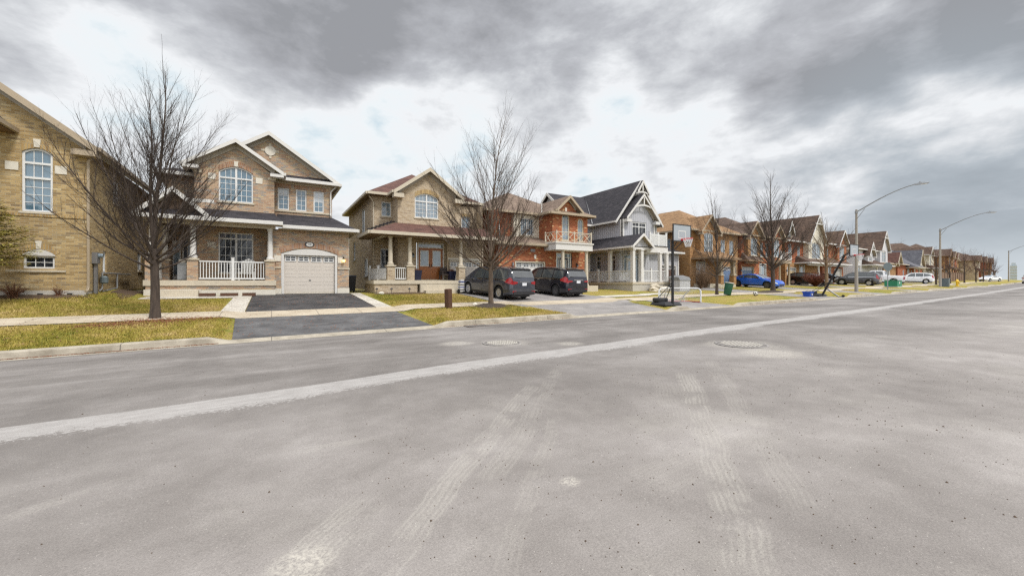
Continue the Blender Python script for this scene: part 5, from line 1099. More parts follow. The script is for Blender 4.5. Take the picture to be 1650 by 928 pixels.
for k, (lb, x, w, br, rf, tr_) in enumerate(far):
    street_house(lb, x, w, 10.5+(k % 3)*.8-max(0, k-2)*1.6, wall=br, roof=rf, trim=tr_, eave=5.6, slope=.58, gables=((2., 1.3, 5.7, 7.2, .5, None),) if k != 3 else ((6.5, 1.5, 5.7, 7.3, .5, 'cream_siding'),), wins=((5.2, .9, 3.2, 4.7, 'r', R2, GP), (7.6, .9, 3.2, 4.7, 'r', R2, GP)), porch=(.4, 4.4, 1.3, 2.75, (.6, 4.2), False), door=(1.6, 'door_dark'), garage=(5.6, 2.5, 'garage_white'), leftwin=False)

# tower blocks on the skyline, their haze put into the colour
def tower(x, y, w, h, label):
    t = thing('tower_block', label, 'tower', (x, y, 2.2), .3, 'tower blocks on the skyline')
    m = MB().box(-w/2, w/2, -w/2, w/2, 0, h).box(-w*.3, w*.3, -w*.3, w*.3, h, h+5); m.build('shaft', 'tower_glass_hazed', t)
    b = MB()
    for k in range(int(h/6.5)): b.box(-w/2-.3, w/2+.3, -w/2-.3, w/2+.3, 4+k*6.5, 5.2+k*6.5)
    b.build('floor_bands', 'concrete', t)
tower(1479, 236, 9, 42, 'left pale grey tower block on the skyline where the road ends')
tower(1500, 218, 8, 43, 'right pale grey tower block on the skyline where the road ends')
# ------------------------------------------------------------------ bare street trees
def bare_tree(name, label, x, y, h, r0, fork, spread, seed, barkm='bark_brown', twig='twig_brown', limbs=11, elev=(28, 70), leaders=2, density=1., whips=0, group='bare street trees', zoff=0., shape='vase', low=0, tw=1.):
    rnd = random.Random(seed); gz = ground(x, y)+zoff
    root = thing(name, label, 'tree', (x, y, gz), 0, group); T = MB(); L = MB(); W = MB()
    def walk(p, d, ln, r, n, up, jit, taper=.35):
        pts = [p.copy()]; rs = [r]; q = d.copy()
        for i in range(n):
            q = (q+Vector((rnd.gauss(0, jit), rnd.gauss(0, jit), rnd.gauss(0, jit*.6)+up*(1-abs(q.z))))).normalized()
            pts.append(pts[-1]+q*(ln/n)); rs.append(r*(1-(1-taper)*((i+1)/n)**.8))
        return pts, rs
    def aim(d, ang, az):
        u = d.orthogonal().normalized(); w = d.cross(u)
        return (d*math.cos(ang)+(u*math.cos(az)+w*math.sin(az))*math.sin(ang)).normalized()
    def along(pts, rs, t):
        f = t*(len(pts)-1); i = min(int(f), len(pts)-2); k = f-i
        return pts[i].lerp(pts[i+1], k), rs[i]*(1-k)+rs[i+1]*k, (pts[i+1]-pts[i]).normalized()
    def twigs(pts, rs, ln, lvl, dens, t0=.15):
        n = max(2, int(ln*dens))
        for k in range(n):
            t = t0+(.98-t0)*(k+rnd.random())/n; p, r, d = along(pts, rs, t)
            if lvl == 1: l2 = min(1.9, (.30*ln+.25)*rnd.uniform(.6, 1.15)*(1.15-.72*t))
            else: l2 = ln*rnd.uniform(.28, .55)*(1.1-t*.5)
            q = aim(d, R(rnd.uniform(20, 44)), rnd.uniform(0, 2*PI)); q.z += .22; q.normalize()
            r2 = min(r*.55, .0042+l2*.0056)*tw
            a, b = walk(p, q, l2, r2, 5 if lvl == 1 else 3, .22, .07, .34)
            (L if lvl == 1 and l2 > 1. else W).tube(a, b, 4 if lvl == 1 else 3, cap=False)
            if lvl < 3 and l2 > .2: twigs(a, b, l2, lvl+1, 6.6 if lvl == 1 else 7.5, .15)
    tp, tr = walk(Vector((0, 0, -.05)), Vector((0, 0, 1)), fork, r0, 6, .1, .012, .74)
    tr[0] *= 1.22
    T.tube(tp, tr, 14)
    top = tp[-1]; mains = []
    for k in range(leaders):
        az = 2*PI*k/max(1, leaders)+rnd.uniform(-.5, .5)+.6; an = R(1+2.5*k)
        d = Vector((math.sin(an)*math.cos(az), math.sin(an)*math.sin(az), math.cos(an)))
        ln = (h-fork)*(1-.12*k); a, b = walk(top, d, ln, tr[-1]*(.80 if k == 0 else .60), 10, .12, .03, .07)
        L.tube(a, b, 8, cap=False); mains.append((a, b, ln)); twigs(a, b, ln, 1, 2.6*density, .22)
    for k in range(limbs):
        t = k/max(1, limbs-1); az = k*2.399+rnd.uniform(-.3, .3)
        if t < .5 or not mains: p, r, d = along(tp, tr, .78+.22*min(1, t/.5))
        else: a, b, _ = mains[k % len(mains)]; p, r, d = along(a, b, (t-.5)*.95)
        el = R(elev[0]+(elev[1]-elev[0])*t**.8+rnd.uniform(-6, 6)); d = Vector((math.cos(el)*math.cos(az), math.cos(el)*math.sin(az), math.sin(el)))
        room = (h-p.z)*.80; sp_ = spread*(1.08-.55*t)
        if shape == 'vase': ln = min(sp_/max(.3, math.cos(el)*.74), room/max(.25, math.sin(el)**.6))*rnd.uniform(.82, 1.04)
        else: ln = spread*rnd.uniform(.85, 1.1)*(1-.15*abs(t-.4))
        a, b = walk(p, d, ln, min(r*.45, .011+.0070*ln), 9, .22, .05, .12)
        L.tube(a, b, 6, cap=False); twigs(a, b, ln, 1, 3.6*density)
    for k in range(low):                           # low sweeping limbs
        az = 2*PI*(k+.5*rnd.random())/low+.4; p, r, d = along(tp, tr, .70+.06*(k % 4)); el = R(rnd.uniform(12, 24)); d = Vector((math.cos(el)*math.cos(az), math.cos(el)*math.sin(az), math.sin(el)))
        ln = spread*rnd.uniform(.95, 1.5); a, b = walk(p, d, ln, .038, 9, .14, .07, .10); L.tube(a, b, 6, cap=False); twigs(a, b, ln, 1, 2.2*density, .25)
    for k in range(whips):
        a, b, _ = mains[k % len(mains)]; p, r, d = along(a, b, .62+.1*k); q = Vector((rnd.uniform(-.1, .1), rnd.uniform(-.1, .1), 1)).normalized()
        a, b = walk(p, q, h*.27*rnd.uniform(.8, 1.1), .011, 7, .3, .03, .3); W.tube(a, b, 3, cap=False)
    T.build('trunk', barkm, root, smooth=True, flat_angle=80); L.build('limbs', barkm, root, smooth=True, flat_angle=80); W.build('crown', twig, root)
    return root
bare_tree('bare_tree', 'big bare tree with wide low limbs on the strip before the brown brick house', -3.27, 17.42, 8.5, .138, 2.3, 2.4, 15, limbs=24, elev=(28, 74), leaders=2, density=2.0, whips=3, twig='twig_grey', low=8)
bare_tree('bare_tree', 'bare vase shaped tree standing in mulch beside the graphite minivan', 8.85, 17.1, 9.4, .122, 2.1, 3.0, 21, 'bark_grey', 'twig_grey', limbs=32, elev=(18, 66), leaders=1, density=1.4)
bare_tree('bare_tree', 'slim bare tree between the hockey net and green bin', 27.59, 18.08, 7.8, .11, 1.8, 2.1, 33, limbs=15, elev=(32, 76), leaders=2, density=.9, twig='twig_brown', low=4)
bare_tree('bare_tree', 'tall full bare tree in front of the blue coupe', 37.57, 19.4, 10.4, .19, 2.3, 3.2, 48, limbs=26, elev=(28, 72), leaders=1, density=1.0, twig='twig_grey', low=4)
bare_tree('bare_tree', 'tan barked bare tree beside the leaning basketball hoop', 47.81, 19.6, 7.7, .17, 2.6, 3.0, 52, 'bark_tan', 'twig_grey', limbs=18, elev=(24, 74), leaders=1, density=1.1)
bare_tree('bare_tree', 'thin bare tree rising behind the roofs by the first light pole', 82, 41, 13.5, .15, 4.5, 5., 61, twig='twig_grey', limbs=12, elev=(35, 70), density=.8, group='bare trees behind the houses')
bare_tree('bare_tree', 'bare treetop over the far brown roofs past the second light pole', 145, 47, 12.5, .15, 6, 5., 62, twig='twig_grey', limbs=12, elev=(30, 70), density=.7, group='bare trees behind the houses')
for k, (x, dd, h, lb) in enumerate([(81.5, 4.2, 5.2, 'rusty bare young tree beside the second light pole'), (93, 4.6, 6.0, 'rusty round crowned bare tree behind the yellow hydrant'), (105, 4.6, 6.2, 'round bare tree halfway along the wooden fence'), (118, 4.6, 6.5, 'round rusty bare tree near the end of the wooden fence'), (131, 4.8, 6.5, 'far bare street tree before the gabled porch'), (146, 5., 6.8, 'far bare street tree near the distant white car'), (163, 5.2, 7, 'farthest bare street tree before the third light pole')]):
    bare_tree('bare_tree', lb, x, Yk(x)+dd, h, .12, 1.8, 2.9, 70+k, 'bark_brown', 'twig_red', limbs=15, elev=(12, 78), density=.95, shape='round', tw=1.35, group='rusty bare trees along the far kerb')

# golden spruce at the left edge
def spruce(x, y, h, rad, label, seed=4):
    rnd = random.Random(seed); g = ground(x, y); root = thing('spruce_tree', label, 'tree', (x, y, g)); T = MB(); N = MB()
    T.tube([(0, 0, -.05), (0, 0, h*.5), (0, 0, h)], [.11, .07, .015], 10); vs = N.v; fs = N.f
    lv = 24
    for i in range(lv):
        z = 1.45+(h-1.55)*(i/(lv-1))**.95; rr = rad*(1-.85*((z-1.45)/(h-1.45))**1.4)*rnd.uniform(.86, 1.1); nb = 13
        for k in range(nb):
            a = 2*PI*(k+rnd.random()*.7)/nb; L_ = rr*rnd.uniform(.8, 1.12); dr = rnd.uniform(-.38, -.12); pts = []
            for s_ in range(6): t = s_/5; pts.append(Vector((math.cos(a)*L_*t, math.sin(a)*L_*t, z+dr*L_*t+.34*L_*t*t)))
            T.tube(pts, [.013, .011, .009, .007, .005, .003], 3, cap=False)
            for q in range(int(46*L_+14)):
                t = rnd.uniform(.12, 1.); f = t*5; i0 = min(4, int(f)); p = pts[i0].lerp(pts[i0+1], f-i0)
                w = (1.1-t)*.26*L_+.035; p = p+Vector((rnd.gauss(0, w*.55), rnd.gauss(0, w*.55), rnd.gauss(-.03, .035)))
                da = a+rnd.gauss(0, .7); l = rnd.uniform(.05, .12); d = Vector((math.cos(da), math.sin(da), rnd.uniform(-.35, .3)))*l; s2 = Vector((-math.sin(da), math.cos(da), rnd.uniform(-.4, .4)))*rnd.uniform(.012, .022)
                b = len(vs); vs += [tuple(p-s2), tuple(p+s2), tuple(p+d+s2*.3), tuple(p+d-s2*.3)]; fs.append((b, b+1, b+2, b+3))
    T.build('trunk', 'bark_brown', root); N.build('crown', 'spruce_needle', root)
spruce(-8.25, 20.35, 3.9, 1.35, 'golden green spruce cut by the left picture edge')
def twig_bush(label, x, y, h, w, mat, seed, n=120, name='bush', stem='twig_red', zoff=0.):
    rnd = random.Random(seed); m = MB(); root = thing(name, label, 'bush', (x, y, ground(x, y)+zoff))
    for k in range(n):
        a = rnd.uniform(0, 2*PI); s = rnd.random()**.5*w; hh = h*rnd.uniform(.6, 1.05)*(1-.35*(s/w)**2); p = [Vector((rnd.gauss(0, .06), rnd.gauss(0, .06), 0))]
        e = Vector((math.cos(a)*s, math.sin(a)*s, hh))
        for t in (.35, .7, 1.): p.append(Vector((e.x*t**1.2, e.y*t**1.2, e.z*t))+Vector((rnd.gauss(0, .04*h), rnd.gauss(0, .04*h), rnd.gauss(0, .02))))
        m.tube(p, [.012, .009, .006, .003], 3, cap=False)
        for q in range(5):
            i = rnd.randint(0, 2); c = p[i].lerp(p[i+1], rnd.random()); d = Vector((rnd.gauss(0, .22), rnd.gauss(0, .22), rnd.uniform(.08, .35)))*h*.5
            m.tube([c, c+d*.5+Vector((rnd.gauss(0, .02), rnd.gauss(0, .02), 0)), c+d], [.006, .0045, .002], 3, cap=False)
    m.build('stems', stem if mat is None else mat, root); return root
twig_bush('rust red twiggy bush in front of the black hatchback', 52.5, 22.6, 1.75, 1.35, 'bush_red', 3, 420)
twig_bush('leafless tan shrub between the grey house and ochre house', 33.6, 23.6, 2.5, 1.0, 'twig_tan', 5, 150); twig_bush('second tangled tan shrub nearer the ochre house wall', 35.2, 24.2, 2.1, .8, 'twig_tan', 6, 120)
twig_bush('small dry reddish shrub at the foot of the yellow brick wall', -7.9, 21.5, .55, .4, 'bush_rust', 8, 70); twig_bush('sparse dry reddish shrub left of its twin by the yellow wall', -8.55, 21.4, .6, .35, 'bush_rust', 9, 60)
twig_bush('little dry plant at the corner of the yellow brick wall', -6.85, 21.75, .38, .22, 'bush_rust', 10, 30)
# ------------------------------------------------------------------ vehicles (local axes: x forward, y left, z up)
def curve(tab):
    def f(x):
        if x <= tab[0][0]: return tab[0][1]
        for i, ((a, b), (c, d)) in enumerate(zip(tab, tab[1:])):
            if x <= c:
                h = c-a; s = (d-b)/h
                m0 = (s+(tab[i][1]-tab[i-1][1])/(tab[i][0]-tab[i-1][0]))/2 if i > 0 else s
                m1 = (s+(tab[i+2][1]-d)/(tab[i+2][0]-c))/2 if i+2 < len(tab) else s
                lim = lambda m: 0. if m*s <= 0 else (min(abs(m), 3*abs(s))*(1 if s > 0 else -1))
                m0, m1 = lim(m0), lim(m1); t = (x-a)/h
                return (2*t**3-3*t*t+1)*b+(t**3-2*t*t+t)*h*m0+(-2*t**3+3*t*t)*d+(t**3-t*t)*h*m1
        return tab[-1][1]
    return f
def make_car(name, label, cat, paint, sp, loc, heading, group=None, rims='alloy', pitch=0.):
    top, belt, plan = curve(sp['top']), curve(sp['belt']), curve(sp['plan'])
    xr, xf, r = sp['axles'][0], sp['axles'][1], sp.get('r', .34); ra = r+.07; sill = sp.get('sill', .22)
    x0, x1 = sp['top'][0][0], sp['top'][-1][0]
    def zlow(x):
        z = sill+.10*max(0, (abs(x)-(x1-.55))/.55) if abs(x) > x1-.55 else sill
        for a in (xr, xf):
            if abs(x-a) < ra: z = max(z, r+math.sqrt(max(0, ra*ra-(x-a)**2)))
        return z
    tum = sp.get('tumble', .30)
    def sect(x):
        zt = top(x); w = plan(x); zb = min(belt(x), zt-.06); zl = zlow(x); gh = max(0, zt-zb-.06); wr = max(.25, w*.95-gh*tum)
        return [(w*.955, zl), (w*.995, max(zl+.015, .34)), (w, max(zl+.03, .45*zb+.16)), (w*.985, max(zl+.045, zb-.07)), (w*.955, zb), (wr, zt-.045), (wr*.80, zt-.010), (0, zt)]
    def S(x, t):
        sg = 1
        if t > 7: t = 14-t; sg = -1
        p = sect(x); i = min(6, int(t)); k = t-i
        return Vector((x, sg*(p[i][0]*(1-k)+p[i+1][0]*k), p[i][1]*(1-k)+p[i+1][1]*k))
    xs = set([x for x, _ in sp['top']]+[x for x, _ in sp['plan']])
    n = 40
    for i in range(n+1): xs.add(x0+(x1-x0)*i/n)
    for a in (xr, xf):
        for k in range(13): xs.add(a+ra*math.cos(PI*k/12))
        xs.add(a-ra-.002); xs.add(a+ra+.002)
    xs = sorted(x for x in xs if x0 <= x <= x1); q = [xs[0]]
    for x in xs[1:]:
        if x-q[-1] > .0015: q.append(x)
    xs = q
    root = thing(name, label, cat, loc, heading, group); root.rotation_euler = (0, pitch, heading)
    m = MB(); vs = []; fs = []; k = 15
    for x in xs:
        for t in range(15): vs.append(tuple(S(x, t)))
    for i in range(len(xs)-1):
        for t in range(14): fs.append((i*k+t, i*k+t+1, (i+1)*k+t+1, (i+1)*k+t))
    fs += [tuple(range(14, -1, -1)), tuple((len(xs)-1)*k+t for t in range(15))]
    m.add(vs, fs).build('body', paint, root, smooth=True, flat_angle=32)
    MB().box(x0+.25, x1-.25, -.66, .66, .17, .60).build('underbody', 'dark_plastic', root)
    def patch(name, mat, c, nx=8, nt_=4, eps=.005, parent=None, smooth=True):
        """c: four (x, t) corners in order bottom-rear, bottom-front, top-front, top-rear"""
        vs = []; fs = []
        for j in range(nt_+1):
            for i in range(nx+1):
                u, v = i/nx, j/nt_
                x = (c[0][0]*(1-u)+c[1][0]*u)*(1-v)+(c[3][0]*(1-u)+c[2][0]*u)*v; t = (c[0][1]*(1-u)+c[1][1]*u)*(1-v)+(c[3][1]*(1-u)+c[2][1]*u)*v
                p = S(x, t); e = .01; a = S(min(x+e, x1), t)-S(max(x-e, x0), t); b = S(x, min(t+.05, 14))-S(x, max(t-.05, 0)); nn = a.cross(b)
                nn = nn.normalized() if nn.length > 1e-9 else Vector((0, 0, 1))
                if nn.dot(p-Vector((x*.7, 0, .7))) < 0: nn = -nn
                vs.append(tuple(p+nn*eps))
        for j in range(nt_):
            for i in range(nx): a = j*(nx+1)+i; fs.append((a, a+1, a+nx+2, a+nx+1))
        return MB().add(vs, fs).build(name, mat, parent or root, smooth=smooth, flat_angle=60)
    def both(name, mat, c, **kw):
        out = []
        for s_ in (0, 1): out.append(patch(name, mat, [(x, 14-t if s_ else t) for x, t in c], **kw))
        return out
    doors = []
    for a, b, in sp['doors']:
        d = both('door', paint, [(a+.008, 1.05), (b-.008, 1.05), (b-.008, 3.95), (a+.008, 3.95)], eps=.007, nt_=6); doors += d
        for s_, o in enumerate(d): h = S(a+.16, 3.35); y = h.y+.02; MB().box(a+.07, a+.25, (y-.015 if not s_ else -y-.012), (y+.012 if not s_ else -y+.015), h.z-.015, h.z+.02).build('handle', sp.get('handle', paint), o)
    for c in sp['side_glass']: both('side_window', 'car_glass', c, eps=.006)
    g0, g1 = sp['side_glass'][0][0][0], sp['side_glass'][-1][1][0]; both('belt_trim', sp.get('trim', 'chrome'), [(g0, 3.98), (g1, 3.98), (g1, 4.07), (g0, 4.07)], eps=.009, nt_=1, nx=14)
    xa, xb, ta = sp['windscreen']; patch('windscreen', sp.get('screen', 'car_glass'), [(xa, ta), (xb, ta-.25), (xb, 14-ta+.25), (xa, 14-ta)], nx=6, nt_=12, eps=.006)
    xa, xb, ta = sp['rear_glass']; patch('rear_window', 'glass_dusk' if sp.get('pale_rear') else 'car_glass', [(xa, ta-.2), (xb, ta), (14*0+xb, 14-ta), (xa, 14-ta+.2)], nx=5, nt_=12, eps=.006)
    for c in sp['tail']: both('tail_light', 'tail_red', c, eps=.012, nx=5)
    if sp.get('wing'):
        wz, wh, wl = sp['wing']; yb = S(x0, 3.5).y
        for s_ in (1, -1): MB().extr([(x0-.018, s_*(yb+.01), wz-wh), (x0-.018, s_*(yb-wl), wz-wh*.35), (x0-.018, s_*(yb-wl), wz+wh*.5), (x0-.018, s_*(yb+.0), wz+wh)], (.03, 0, 0)).build('tail_light', 'tail_red', root); MB().box(x0-.012, x0+.03, s_*(yb-.10)-.13, s_*(yb-.10)+.13, .44, .52).build('reflector', 'tail_red', root)
    for c in sp['head']: both('headlight', 'headlight', c, eps=.010, nx=5)
    zb_ = sp.get('plate_z', .78); wq = plan(x0)*.0+.26
    MB().box(x0-.022, x0+.02, -.155, .155, zb_, zb_+.155).build('number_plate', 'plate_white', root); MB().box(x0-.012, x0+.02, -wq-.1, wq+.1, zb_+.19, zb_+.225).build('plate_trim', 'chrome', root)
    both('bumper_trim', 'dark_plastic', [(x0+.001, .02), (x0+.55, .02), (x0+.52, .9), (x0+.001, 1.05)], eps=.008); MB().box(x0-.03, x0+.05, -plan(x0)*.93, plan(x0)*.93, zlow(x0)+.0, zlow(x0)+.17).build('rear_bumper', 'dark_plastic', root)
    MB().box(x1-.05, x1+.012, -plan(x1)*.8, plan(x1)*.8, zlow(x1)+.03, zlow(x1)+.15).build('grille', 'dark_plastic', root)
    both('sill_trim', 'dark_plastic', [(xr+ra+.03, .03), (xf-ra-.03, .03), (xf-ra-.03, .85), (xr+ra+.03, .85)], eps=.006)
    for s_ in (1, -1):
        xm = sp['mirror']; p = S(xm, 4); m = MB()
        m.add([(xm-.04, s_*(p.y+.0), p.z+.02), (xm+.07, s_*p.y, p.z+.02), (xm+.05, s_*(p.y+.19), p.z+.05), (xm-.05, s_*(p.y+.19), p.z+.05), (xm-.04, s_*(p.y+.03), p.z+.16), (xm+.05, s_*(p.y+.03), p.z+.16), (xm+.03, s_*(p.y+.18), p.z+.19), (xm-.05, s_*(p.y+.18), p.z+.19)],
              [(0, 1, 2, 3), (4, 5, 6, 7), (0, 1, 5, 4), (1, 2, 6, 5), (2, 3, 7, 6), (3, 0, 4, 7)]).build('mirror', paint, root)
        for a in (xr, xf):
            yw = plan(a)-.005; y_o, y_i = s_*yw, s_*(yw-.21)
            w = MB().lathe([(r*.60, y_i), (r*.93, y_i), (r, y_i+(y_o-y_i)*.15), (r, y_i+(y_o-y_i)*.85), (r*.94, y_o), (r*.66, y_o-s_*.005), (r*.63, y_o-s_*.03), (r*.60, y_o-s_*.06)], (a, 0, r), 30, 'y').build('wheel', 'tyre', root, smooth=True, flat_angle=40)
            m = MB(); m.lathe([(r*.66, y_o-s_*.035), (r*.645, y_o-s_*.012), (r*.59, y_o-s_*.014), (r*.58, y_o-s_*.06)], (a, 0, r), 30, 'y').lathe([(r*.16, y_o-s_*.055), (r*.15, y_o-s_*.015), (r*.05, y_o-s_*.012)], (a, 0, r), 14, 'y')
            for k in range(sp.get('spokes', 5)):
                an = 2*PI*k/sp.get('spokes', 5)+.3; c_, sn = math.cos(an), math.sin(an); L_ = r*.62; hw = r*.085
                pts = [(a+c_*q-sn*h, y_o-s_*.02, r+sn*q+c_*h) for q, h in ((r*.1, -hw), (L_, -hw*1.2), (L_, hw*1.2), (r*.1, hw))]
                m.extr(pts, (0, -s_*.035, 0))
            m.build('rim', rims, w)
            MB().lathe([(.02, y_o-s_*.075), (r*.58, y_o-s_*.075)], (a, 0, r), 24, 'y').build('brake_disc', 'black_metal', w)
    if sp.get('spoiler'):
        xs_, zs = sp['spoiler']; m = MB(); wv = S(xs_, 5).y*.98
        m.extr([(xs_-.14, -wv*.9, zs+.0), (xs_+.16, -wv, zs+.035), (xs_+.16, -wv, zs-.03), (xs_-.14, -wv*.9, zs-.05)], (0, 2*wv*.95, 0)).build('spoiler', sp.get('spoiler_mat', paint), root)
    if sp.get('rails'):
        a, b = sp['rails']
        for s_ in (1, -1):
            p = [Vector((a+(b-a)*i/8, s_*(S(a+(b-a)*i/8, 5.3).y), S(a+(b-a)*i/8, 5.3).z+(.045 if 0 < i < 8 else .0))) for i in range(9)]
            MB().tube(p, .016, 6).build('roof_rail', 'grey_metal', root)
    if sp.get('wiper'): xw, tw = sp['wiper']; a, b = S(xw, tw), S(xw+.03, 14-tw+1.6); MB().tube([a+Vector((-.02, 0, .01)), b+Vector((-.02, 0, .01))], .011, 4).build('wiper', 'dark_plastic', root)
    return root
VAN = dict(top=[(-2.55, .98), (-2.51, 1.14), (-2.42, 1.40), (-2.29, 1.62), (-2.15, 1.70), (-1., 1.745), (.3, 1.735), (.85, 1.67), (1.3, 1.42), (1.8, 1.12), (2.15, 1.02), (2.42, .88), (2.55, .68)], belt=[(-2.55, .93), (-1.6, 1.04), (0, 1.0), (1., .96), (1.6, .92), (2.55, .64)],
           plan=[(-2.55, .80), (-2.45, .90), (-2.15, .965), (0, .985), (1.6, .965), (2.2, .86), (2.45, .70), (2.55, .52)], axles=(-1.52, 1.50), r=.35, doors=[(-1.13, -.02), (.02, 1.02)], side_glass=[[(-2.10, 4.12), (-1.18, 4.1), (-1.18, 4.86), (-2.02, 4.86)], [(-1.10, 4.1), (-.06, 4.1), (-.06, 4.88), (-1.10, 4.88)], [(.02, 4.1), (1.18, 4.1), (.62, 4.86), (.02, 4.88)]],
           windscreen=(1.62, .92, 5.25), rear_glass=(-2.475, -2.24, 5.05), tail=[[(-2.545, 2.95), (-2.0, 3.3), (-2.06, 4.1), (-2.53, 4.75)]], head=[[(2.05, 3.0), (2.46, 2.9), (2.42, 4.2), (1.95, 4.0)]], mirror=1.0, spoiler=(-2.2, 1.70), spoiler_mat='dark_plastic', plate_z=.80, wiper=(-2.47, 5.9), rails=(-1.9, .3), pale_rear=True)
VAN['wing'] = (.95, .10, .28)
VAN2 = dict(VAN, wing=(.97, .06, .30), tail=[[(-2.55, 3.1), (-1.95, 3.45), (-1.93, 4.1), (-2.54, 4.7)]], plate_z=.86, spoiler_mat='paint_ink', handle='chrome')
COUPE = dict(top=[(-2.25, .74), (-2.22, .96), (-2.05, 1.03), (-1.6, 1.07), (-.95, 1.28), (-.35, 1.385), (.15, 1.375), (.65, 1.20), (1.12, .97), (1.75, .87), (2.08, .75), (2.25, .55)], belt=[(-2.25, .70), (-1.9, .93), (-.5, .93), (1., .88), (1.7, .78), (2.25, .50)], plan=[(-2.25, .74), (-2.1, .84), (-1.5, .90), (0, .90), (1.5, .895), (2., .80), (2.25, .55)],
             axles=(-1.32, 1.38), r=.325, sill=.18, doors=[(-.75, .62)], side_glass=[[(-1.5, 4.2), (-.80, 4.12), (-.80, 4.8), (-1.0, 4.7)], [(-.74, 4.12), (.86, 4.12), (.32, 4.86), (-.72, 4.86)]], windscreen=(1.02, .28, 5.1), rear_glass=(-1.55, -.55, 5.1), screen='glass_pale', pale_rear=True, tail=[[(-2.24, 3.0), (-1.9, 3.2), (-1.95, 4.1), (-2.24, 4.2)]], head=[[(1.75, 3.1), (2.2, 2.9), (2.15, 4.2), (1.6, 4.2)]], mirror=.72, plate_z=.6)  # pale screen colour stands in for a white sky reflection
HATCH = dict(COUPE, top=[(-2.2, .82), (-2.17, 1.02), (-1.95, 1.22), (-1.6, 1.40), (-.8, 1.50), (0, 1.49), (.55, 1.36), (1.2, 1.02), (1.8, .92), (2.1, .78), (2.22, .58)], belt=[(-2.2, .78), (-1.6, .98), (0, .95), (1.1, .90), (2.22, .55)], doors=[(-.95, -.12), (-.08, .85)], side_glass=[[(-1.75, 4.2), (-1., 4.12), (-1., 4.84), (-1.5, 4.75)], [(-.94, 4.12), (-.14, 4.12), (-.14, 4.86), (-.94, 4.86)], [(-.06, 4.12), (.95, 4.12), (.4, 4.86), (-.06, 4.86)]], windscreen=(1.1, .45, 5.2), rear_glass=(-2.1, -1.65, 5.1), plan=[(-2.2, .76), (-2.05, .85), (-1.5, .91), (0, .92), (1.5, .90), (2., .78), (2.22, .55)])
SEDAN = dict(COUPE, doors=[(-.95, -.05), (-.01, .8)])
SUV = dict(wing=(.98, .12, .14), top=[(-2.27, .92), (-2.23, 1.10), (-2.1, 1.42), (-1.93, 1.60), (-1.7, 1.65), (-.6, 1.69), (.2, 1.66), (.65, 1.52), (1.25, 1.10), (1.85, 1.0), (2.12, .86), (2.27, .6)], belt=[(-2.27, .88), (-1.7, 1.08), (-.5, 1.02), (1., .96), (1.6, .9), (2.27, .56)], plan=[(-2.27, .78), (-2.15, .87), (-1.7, .92), (0, .925), (1.5, .915), (2.05, .80), (2.27, .55)],
           axles=(-1.33, 1.32), r=.35, sill=.25, doors=[(-1.0, -.12), (-.08, .85)], side_glass=[[(-1.95, 4.25), (-1.06, 4.1), (-1.06, 4.86), (-1.75, 4.75)], [(-1.0, 4.1), (-.15, 4.1), (-.15, 4.88), (-1.0, 4.88)], [(-.08, 4.1), (1.0, 4.1), (.48, 4.86), (-.08, 4.88)]], windscreen=(1.12, .58, 5.2), rear_glass=(-2.17, -1.95, 5.1), tail=[[(-2.26, 3.2), (-2.02, 3.4), (-1.92, 4.7), (-2.14, 4.7)]], head=[[(1.75, 3.0), (2.2, 2.9), (2.15, 4.2), (1.65, 4.1)]], mirror=.82, plate_z=.85, rails=(-1.6, .1), pale_rear=True)
PICKUP = dict(top=[(-2.9, 1.16), (-2.87, 1.26), (-2., 1.27), (-.98, 1.27), (-.9, 1.32), (-.72, 1.82), (-.4, 1.92), (.5, 1.92), (.8, 1.82), (1.35, 1.32), (2., 1.25), (2.65, 1.15), (2.85, 1.0), (2.9, .75)], belt=[(-2.9, 1.12), (-1, 1.2), (.5, 1.14), (1.4, 1.12), (2.9, .7)], plan=[(-2.9, .96), (-2.8, .985), (0, .99), (2.3, .98), (2.75, .88), (2.9, .7)],
              axles=(-1.75, 1.8), r=.40, sill=.35, doors=[(-.72, .22), (.26, 1.15)], side_glass=[[(-.64, 4.15), (.2, 4.12), (.2, 4.86), (-.52, 4.84)], [(.28, 4.12), (1.2, 4.12), (.82, 4.84), (.28, 4.86)]], windscreen=(1.3, .86, 5.15), rear_glass=(-.88, -.74, 5.1), tail=[[(-2.895, 2.2), (-2.72, 2.2), (-2.72, 4.0), (-2.895, 4.0)]], head=[[(2.4, 3.0), (2.86, 2.9), (2.82, 4.0), (2.4, 4.0)]], mirror=1.05, plate_z=.62)
def gpos(x, y, dz=0.): return (x, y, ground(x, y)+.012+dz)
def tilt(x, y, a, L=1.4):
    return -math.atan2(ground(x+L*math.cos(a), y+L*math.sin(a))-ground(x-L*math.cos(a), y-L*math.sin(a)), 2*L)
def park(name, label, cat, paint, sp, x, y, deg, **kw):
    a = R(deg); return make_car(name, label, cat, paint, sp, gpos(x, y), a, pitch=tilt(x, y, a), **kw)
park('minivan', 'graphite grey minivan parked nose in, partly behind a bare tree trunk', 'minivan', 'paint_graphite', VAN, 11.47, 21.60, 99.5, group='cars parked in the driveways')
park('minivan', 'black minivan with red tail lights parked before the orange brick garage', 'minivan', 'paint_ink', VAN2, 16.08, 22.35, 94, rims='alloy_dark', group='cars parked in the driveways')
co = park('coupe', 'bright blue coupe parked nose towards the street', 'car', 'paint_cobalt', COUPE, 42.3, 23.5, -88, rims='alloy_dark', group='cars parked in the driveways'); co.scale = (1.07, 1.03, .97)
park('hatchback', 'black hatchback behind the rust red bush', 'car', 'paint_black', HATCH, 55., 24.4, -86, group='cars parked in the driveways')
park('sedan', 'black sedan with only its front showing past the tan barked tree', 'car', 'paint_black', SEDAN, 64.4, 26.2, -86, group='cars parked in the driveways')
